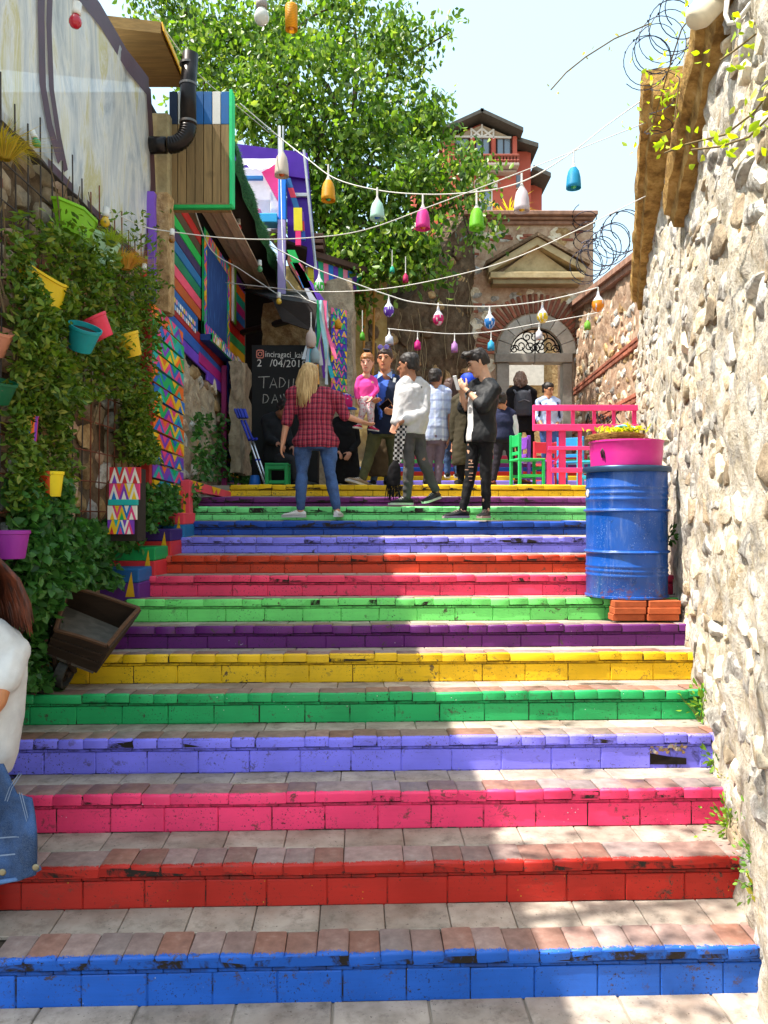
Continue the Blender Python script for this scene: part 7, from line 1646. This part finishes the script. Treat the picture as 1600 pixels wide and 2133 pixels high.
def lamp(label, px, py, Yd, wpx, hpx, hexc, kind='bell', cord=40, bulb='d89040', neck='c8c4bc'):
    """hanging lamp; (px,py) = centre of the lower rim, sizes in photograph pixels at its depth"""
    k = Yd/F; r, h = wpx*k/2, hpx*k; t = thing('hanging_lamp', label, 'lamp', P(px, py, Yd), 'lamps strung across the street')
    if kind == 'bell': prof = [(r, 0), (r*.98, h*.15), (r*.9, h*.45), (r*.72, h*.68), (r*.42, h*.82), (r*.2, h*.95), (r*.14, h)]
    elif kind == 'cup': prof = [(r, 0), (r*.96, h*.3), (r*.86, h*.6), (r*.5, h*.66), (r*.28, h*.8), (r*.14, h)]
    elif kind == 'basket': prof = [(r*.82, 0), (r, h*.25), (r*.98, h*.5), (r*.82, h*.68), (r*.4, h*.8), (r*.16, h)]
    elif kind == 'cyl': prof = [(r, 0), (r, h*.9), (r*.9, h*.96), (r*.3, h)]
    else: prof = [(.001, 0), (r*.5, h*.05), (r*.87, h*.18), (r, h*.36), (r*.9, h*.52), (r*.6, h*.66), (r*.3, h*.78), (r*.15, h)]
    mb = MB(); n_ = 28; mb.shell(prof, n_)
    if kind == 'ball':
        rr = random.Random(int(px)); mb.m = [0 if i//n_ >= 4 else rr.choice((0, 1, 1, 1)) for i in range(len(mb.f))]; o = mb.build('lamp_shade', [shade_m('d8d8dc'), shade_m(hexc)], t)
    else:
        if kind in ('bell', 'cup'): mb.m = [1 if i//n_ >= 4 else 0 for i in range(len(mb.f))]
        o = mb.build('lamp_shade', [shade_m(hexc), shade_m(neck)], t)
    smooth_by(o.data, 60)
    if kind != 'ball':
        sl_ = o.modifiers.new('s', 'SOLIDIFY'); sl_.thickness = .004; sl_.offset = -1
        MB().lathe([(.001, -h*.01), (r*.34, h*.03), (r*.42, h*.15), (r*.30, h*.32), (r*.16, h*.45)], 16).build('bulb', bulb_m(bulb), t, True)
    MB().tube([(0, 0, h*.9), (0, 0, h+cord*k)], r*.10+.002, 6).build('cord', CORD, t)
    return t
for a in (('pale lamp with orange inside nearest the shack pole', 587, 367, 7.6, 30, 58, 'd8c8b8', 'bell', 22, 'e8641c'), ('yellow bell lamp with a green bulb', 684, 418, 7.25, 30, 52, 'e0a01c', 'bell', 24, '20a858'), ('mint white bell lamp with a blue bulb', 786, 456, 7.0, 31, 46, 'b8dccc', 'bell', 20, '2a6ab8'), ('magenta bell lamp with an orange bulb', 881, 477, 6.8, 31, 52, 'e03c98', 'bell', 22, 'e0641c'), ('lime green bell lamp on the upper cable', 993, 477, 6.7, 32, 52, '7ac828', 'bell', 30, '8ad030'), ('white bell lamp with a yellow bulb below the red house', 1087, 440, 6.55, 33, 58, 'd8ccd0', 'bell', 22, 'e0b020'), ('sky blue bell lamp with a green bulb against the sky', 1195, 392, 6.45, 31, 52, '2a9cc8', 'bell', 28, '30b870'),
          ('white and green blown-glass ball lamp by the striped fascia', 665, 610, 9.6, 22, 40, '38b838', 'ball', 10), ('purple speckled ball lamp above the man in navy', 810, 660, 9.6, 22, 38, '6a3cb0', 'ball', 8), ('magenta speckled ball lamp before the dark rock wall', 913, 678, 9.65, 23, 40, 'c8286c', 'ball', 8), ('blue speckled ball lamp left of the arch', 1020, 685, 9.7, 23, 40, '2478c0', 'ball', 8), ('yellow ball lamp in front of the brick arch', 1130, 673, 9.85, 23, 38, 'e0c020', 'ball', 8), ('orange ball lamp against the far right wall', 1246, 650, 10.0, 26, 44, 'e89020', 'ball', 8),
          ('white cup lamp behind the sunglasses man', 811, 718, 10.8, 18, 28, 'd0d0dc', 'cup', 6), ('small magenta cup lamp on the lowest cable', 870, 728, 10.8, 14, 26, 'd01c80', 'cup', 12), ('lilac cup lamp on the lowest cable', 947, 733, 10.8, 14, 28, 'c088c8', 'cup', 12), ('light blue cup lamp above the young man', 1023, 729, 10.8, 15, 26, '38a8d0', 'cup', 12), ('white cup lamp inside the arch', 1123, 707, 10.8, 15, 26, 'd8d4d8', 'cup', 8), ('small green cup lamp right of the arch', 1224, 686, 10.8, 14, 24, '7ab838', 'cup', 8),
          ('pinkish white basket lamp at the porch corner', 648, 724, 9.3, 22, 44, 'd8c4b8', 'basket', 30), ('pale blue basket lamp below the pinkish one', 656, 757, 9.3, 20, 40, 'a8bcc0', 'basket', 20), ('orange yellow cup lamp before the triangle boards', 704, 684, 11.0, 14, 26, 'e0a01c', 'cup', 10), ('green cup lamp above the toddler', 755, 708, 11.4, 11, 22, '58a828', 'cup', 40), ('magenta cup lamp hanging in the tree', 845, 588, 11.2, 12, 24, 'c01c5c', 'cup', 30), ('tiny teal lamp hanging in the tree', 817, 568, 11.4, 10, 18, '30b090', 'cup', 30),
          ('yellow cylinder lamp hanging at the top of the picture', 607, 62, 4.6, 26, 54, 'e0a018', 'cyl', 80)):
    lamp(*a)
def bulb(label, px, py, Yd, rpx, hexc, tilt=0, sock='d0ccc4', slen=1.6):
    k = Yd/F; r = rpx*k; t = thing('light_bulb', label, 'bulb', P(px, py, Yd), 'coloured festoon bulbs'); t.rotation_euler = (0, tilt, 0)
    MB().lathe([(.0005, -r*1.1), (r*.6, -r*.95), (r*.95, -r*.45), (r, 0), (r*.85, r*.5), (r*.55, r*.95), (r*.5, r*1.2)], 20).build('glass', bulb_m(hexc), t, True)
    MB().lathe([(r*.52, r*1.1), (r*.72, r*1.12), (r*.75, r*1.8), (r*.68, r*1.9), (r*.68, r*(1.4+slen)), (r*.3, r*(1.6+slen)), (0, r*(1.62+slen))], 16).build('socket', plain('socket_white', sock, 1, .5), t, True); return t
bulb('red bulb in a white socket before the plastic sheet', 157, 44, 4.5, 13, 'c01830', .12); bulb('green bulb in a white socket on the mesh top', 76, 297, 4.6, 9, '2a9a5a', -.35); bulb('yellow bulb by the pale green window-box', 219, 462, 5.4, 10, 'd8b020', .1)
bulb('amber bulb hanging before the green plank', 358, 498, 6.1, 7, '8a5a1c', .05); bulb('red bulb at the purple post', 299, 570, 6.3, 7, 'd83828', .1); bulb('red bulb under the brown eaves', 497, 474, 9.2, 6, 'd84028', 0); bulb('green bulb under the brown eaves', 541, 560, 9.8, 6, '5a9a60', 0); bulb('yellow bulb at the awning corner', 581, 627, 9.6, 6, 'd8b030', 0)
bulb('large white bulb hanging at the top of the picture', 545, 34, 4.6, 16, 'c8c8c0', 0, '8a8480', 2.5)
# wall floodlight at the top right
fl = thing('floodlight', 'white floodlight fixed above the near cornice at the top right', 'floodlight'); q = P(1468, 20, 4.2); Mf = T(*q) @ Euler((-.5, .55, -.5)).to_matrix().to_4x4(); LM = plain('lamp_white', 'c8bca4', 1, .5, .12)
mb = MB(); loft(mb, [(Vector((0, 0, -.10)), .05, .045), (Vector((0, 0, -.06)), .075, .06), (Vector((0, 0, .08)), .08, .06), (Vector((0, 0, .2)), .07, .05)], Vector((1, 0, 0)), Vector((0, 1, 0)), 16); mb.v = [tuple(Mf @ Vector(v)) for v in mb.v]; mb.build('housing', LM, fl, True)
MB().bbox((-.09, -.075, .03), (.09, -.055, .22), .006, 0, Mf).build('hood', plain('lamp_grey', '8a857c', 1, .5), fl)
MB().tube([P(1515, 0, 4.0), P(1512, 30, 4.0), P(1518, 48, 3.98), P(1534, 46, 3.96), P(1556, 18, 3.9), P(1575, -10, 3.85)], .012, 6).build('cable', plain('lamp_cable', 'd0ccc4', 1, .5), fl, True)
# broken riser hole
hl_ = ob('broken_tile', None, stairs); hY = SD[3]+SLOPE*1.6; HOLE = plain('dark_hole', '1a130e', 1, .95, .4, 30)
q0, q1 = P(1341, 1592, hY), P(1430, 1566, hY)
MB().slab([(q0.x, hY+.001, q0.z), (q1.x, hY+.001, q0.z), (q1.x, hY+.001, q0.z+.035), (q0.x+.14, hY+.001, q0.z+.045), (q0.x, hY+.001, q1.z)], (0, .01, 0)).build('hole', HOLE, hl_)
rr = random.Random(1)
for k in range(26): q = P(1345+k*3.3, 1560-rr.uniform(-8, 8), hY); ob('mortar_lump', rr.choice(ST_P), hl_, T(q.x, hY+.004, q.z) @ Euler((0, rr.uniform(0, 3), 0)).to_matrix().to_4x4() @ Matrix.Diagonal((.03, .014, .024, 1)))
bpy.data.scenes.remove(SCR)
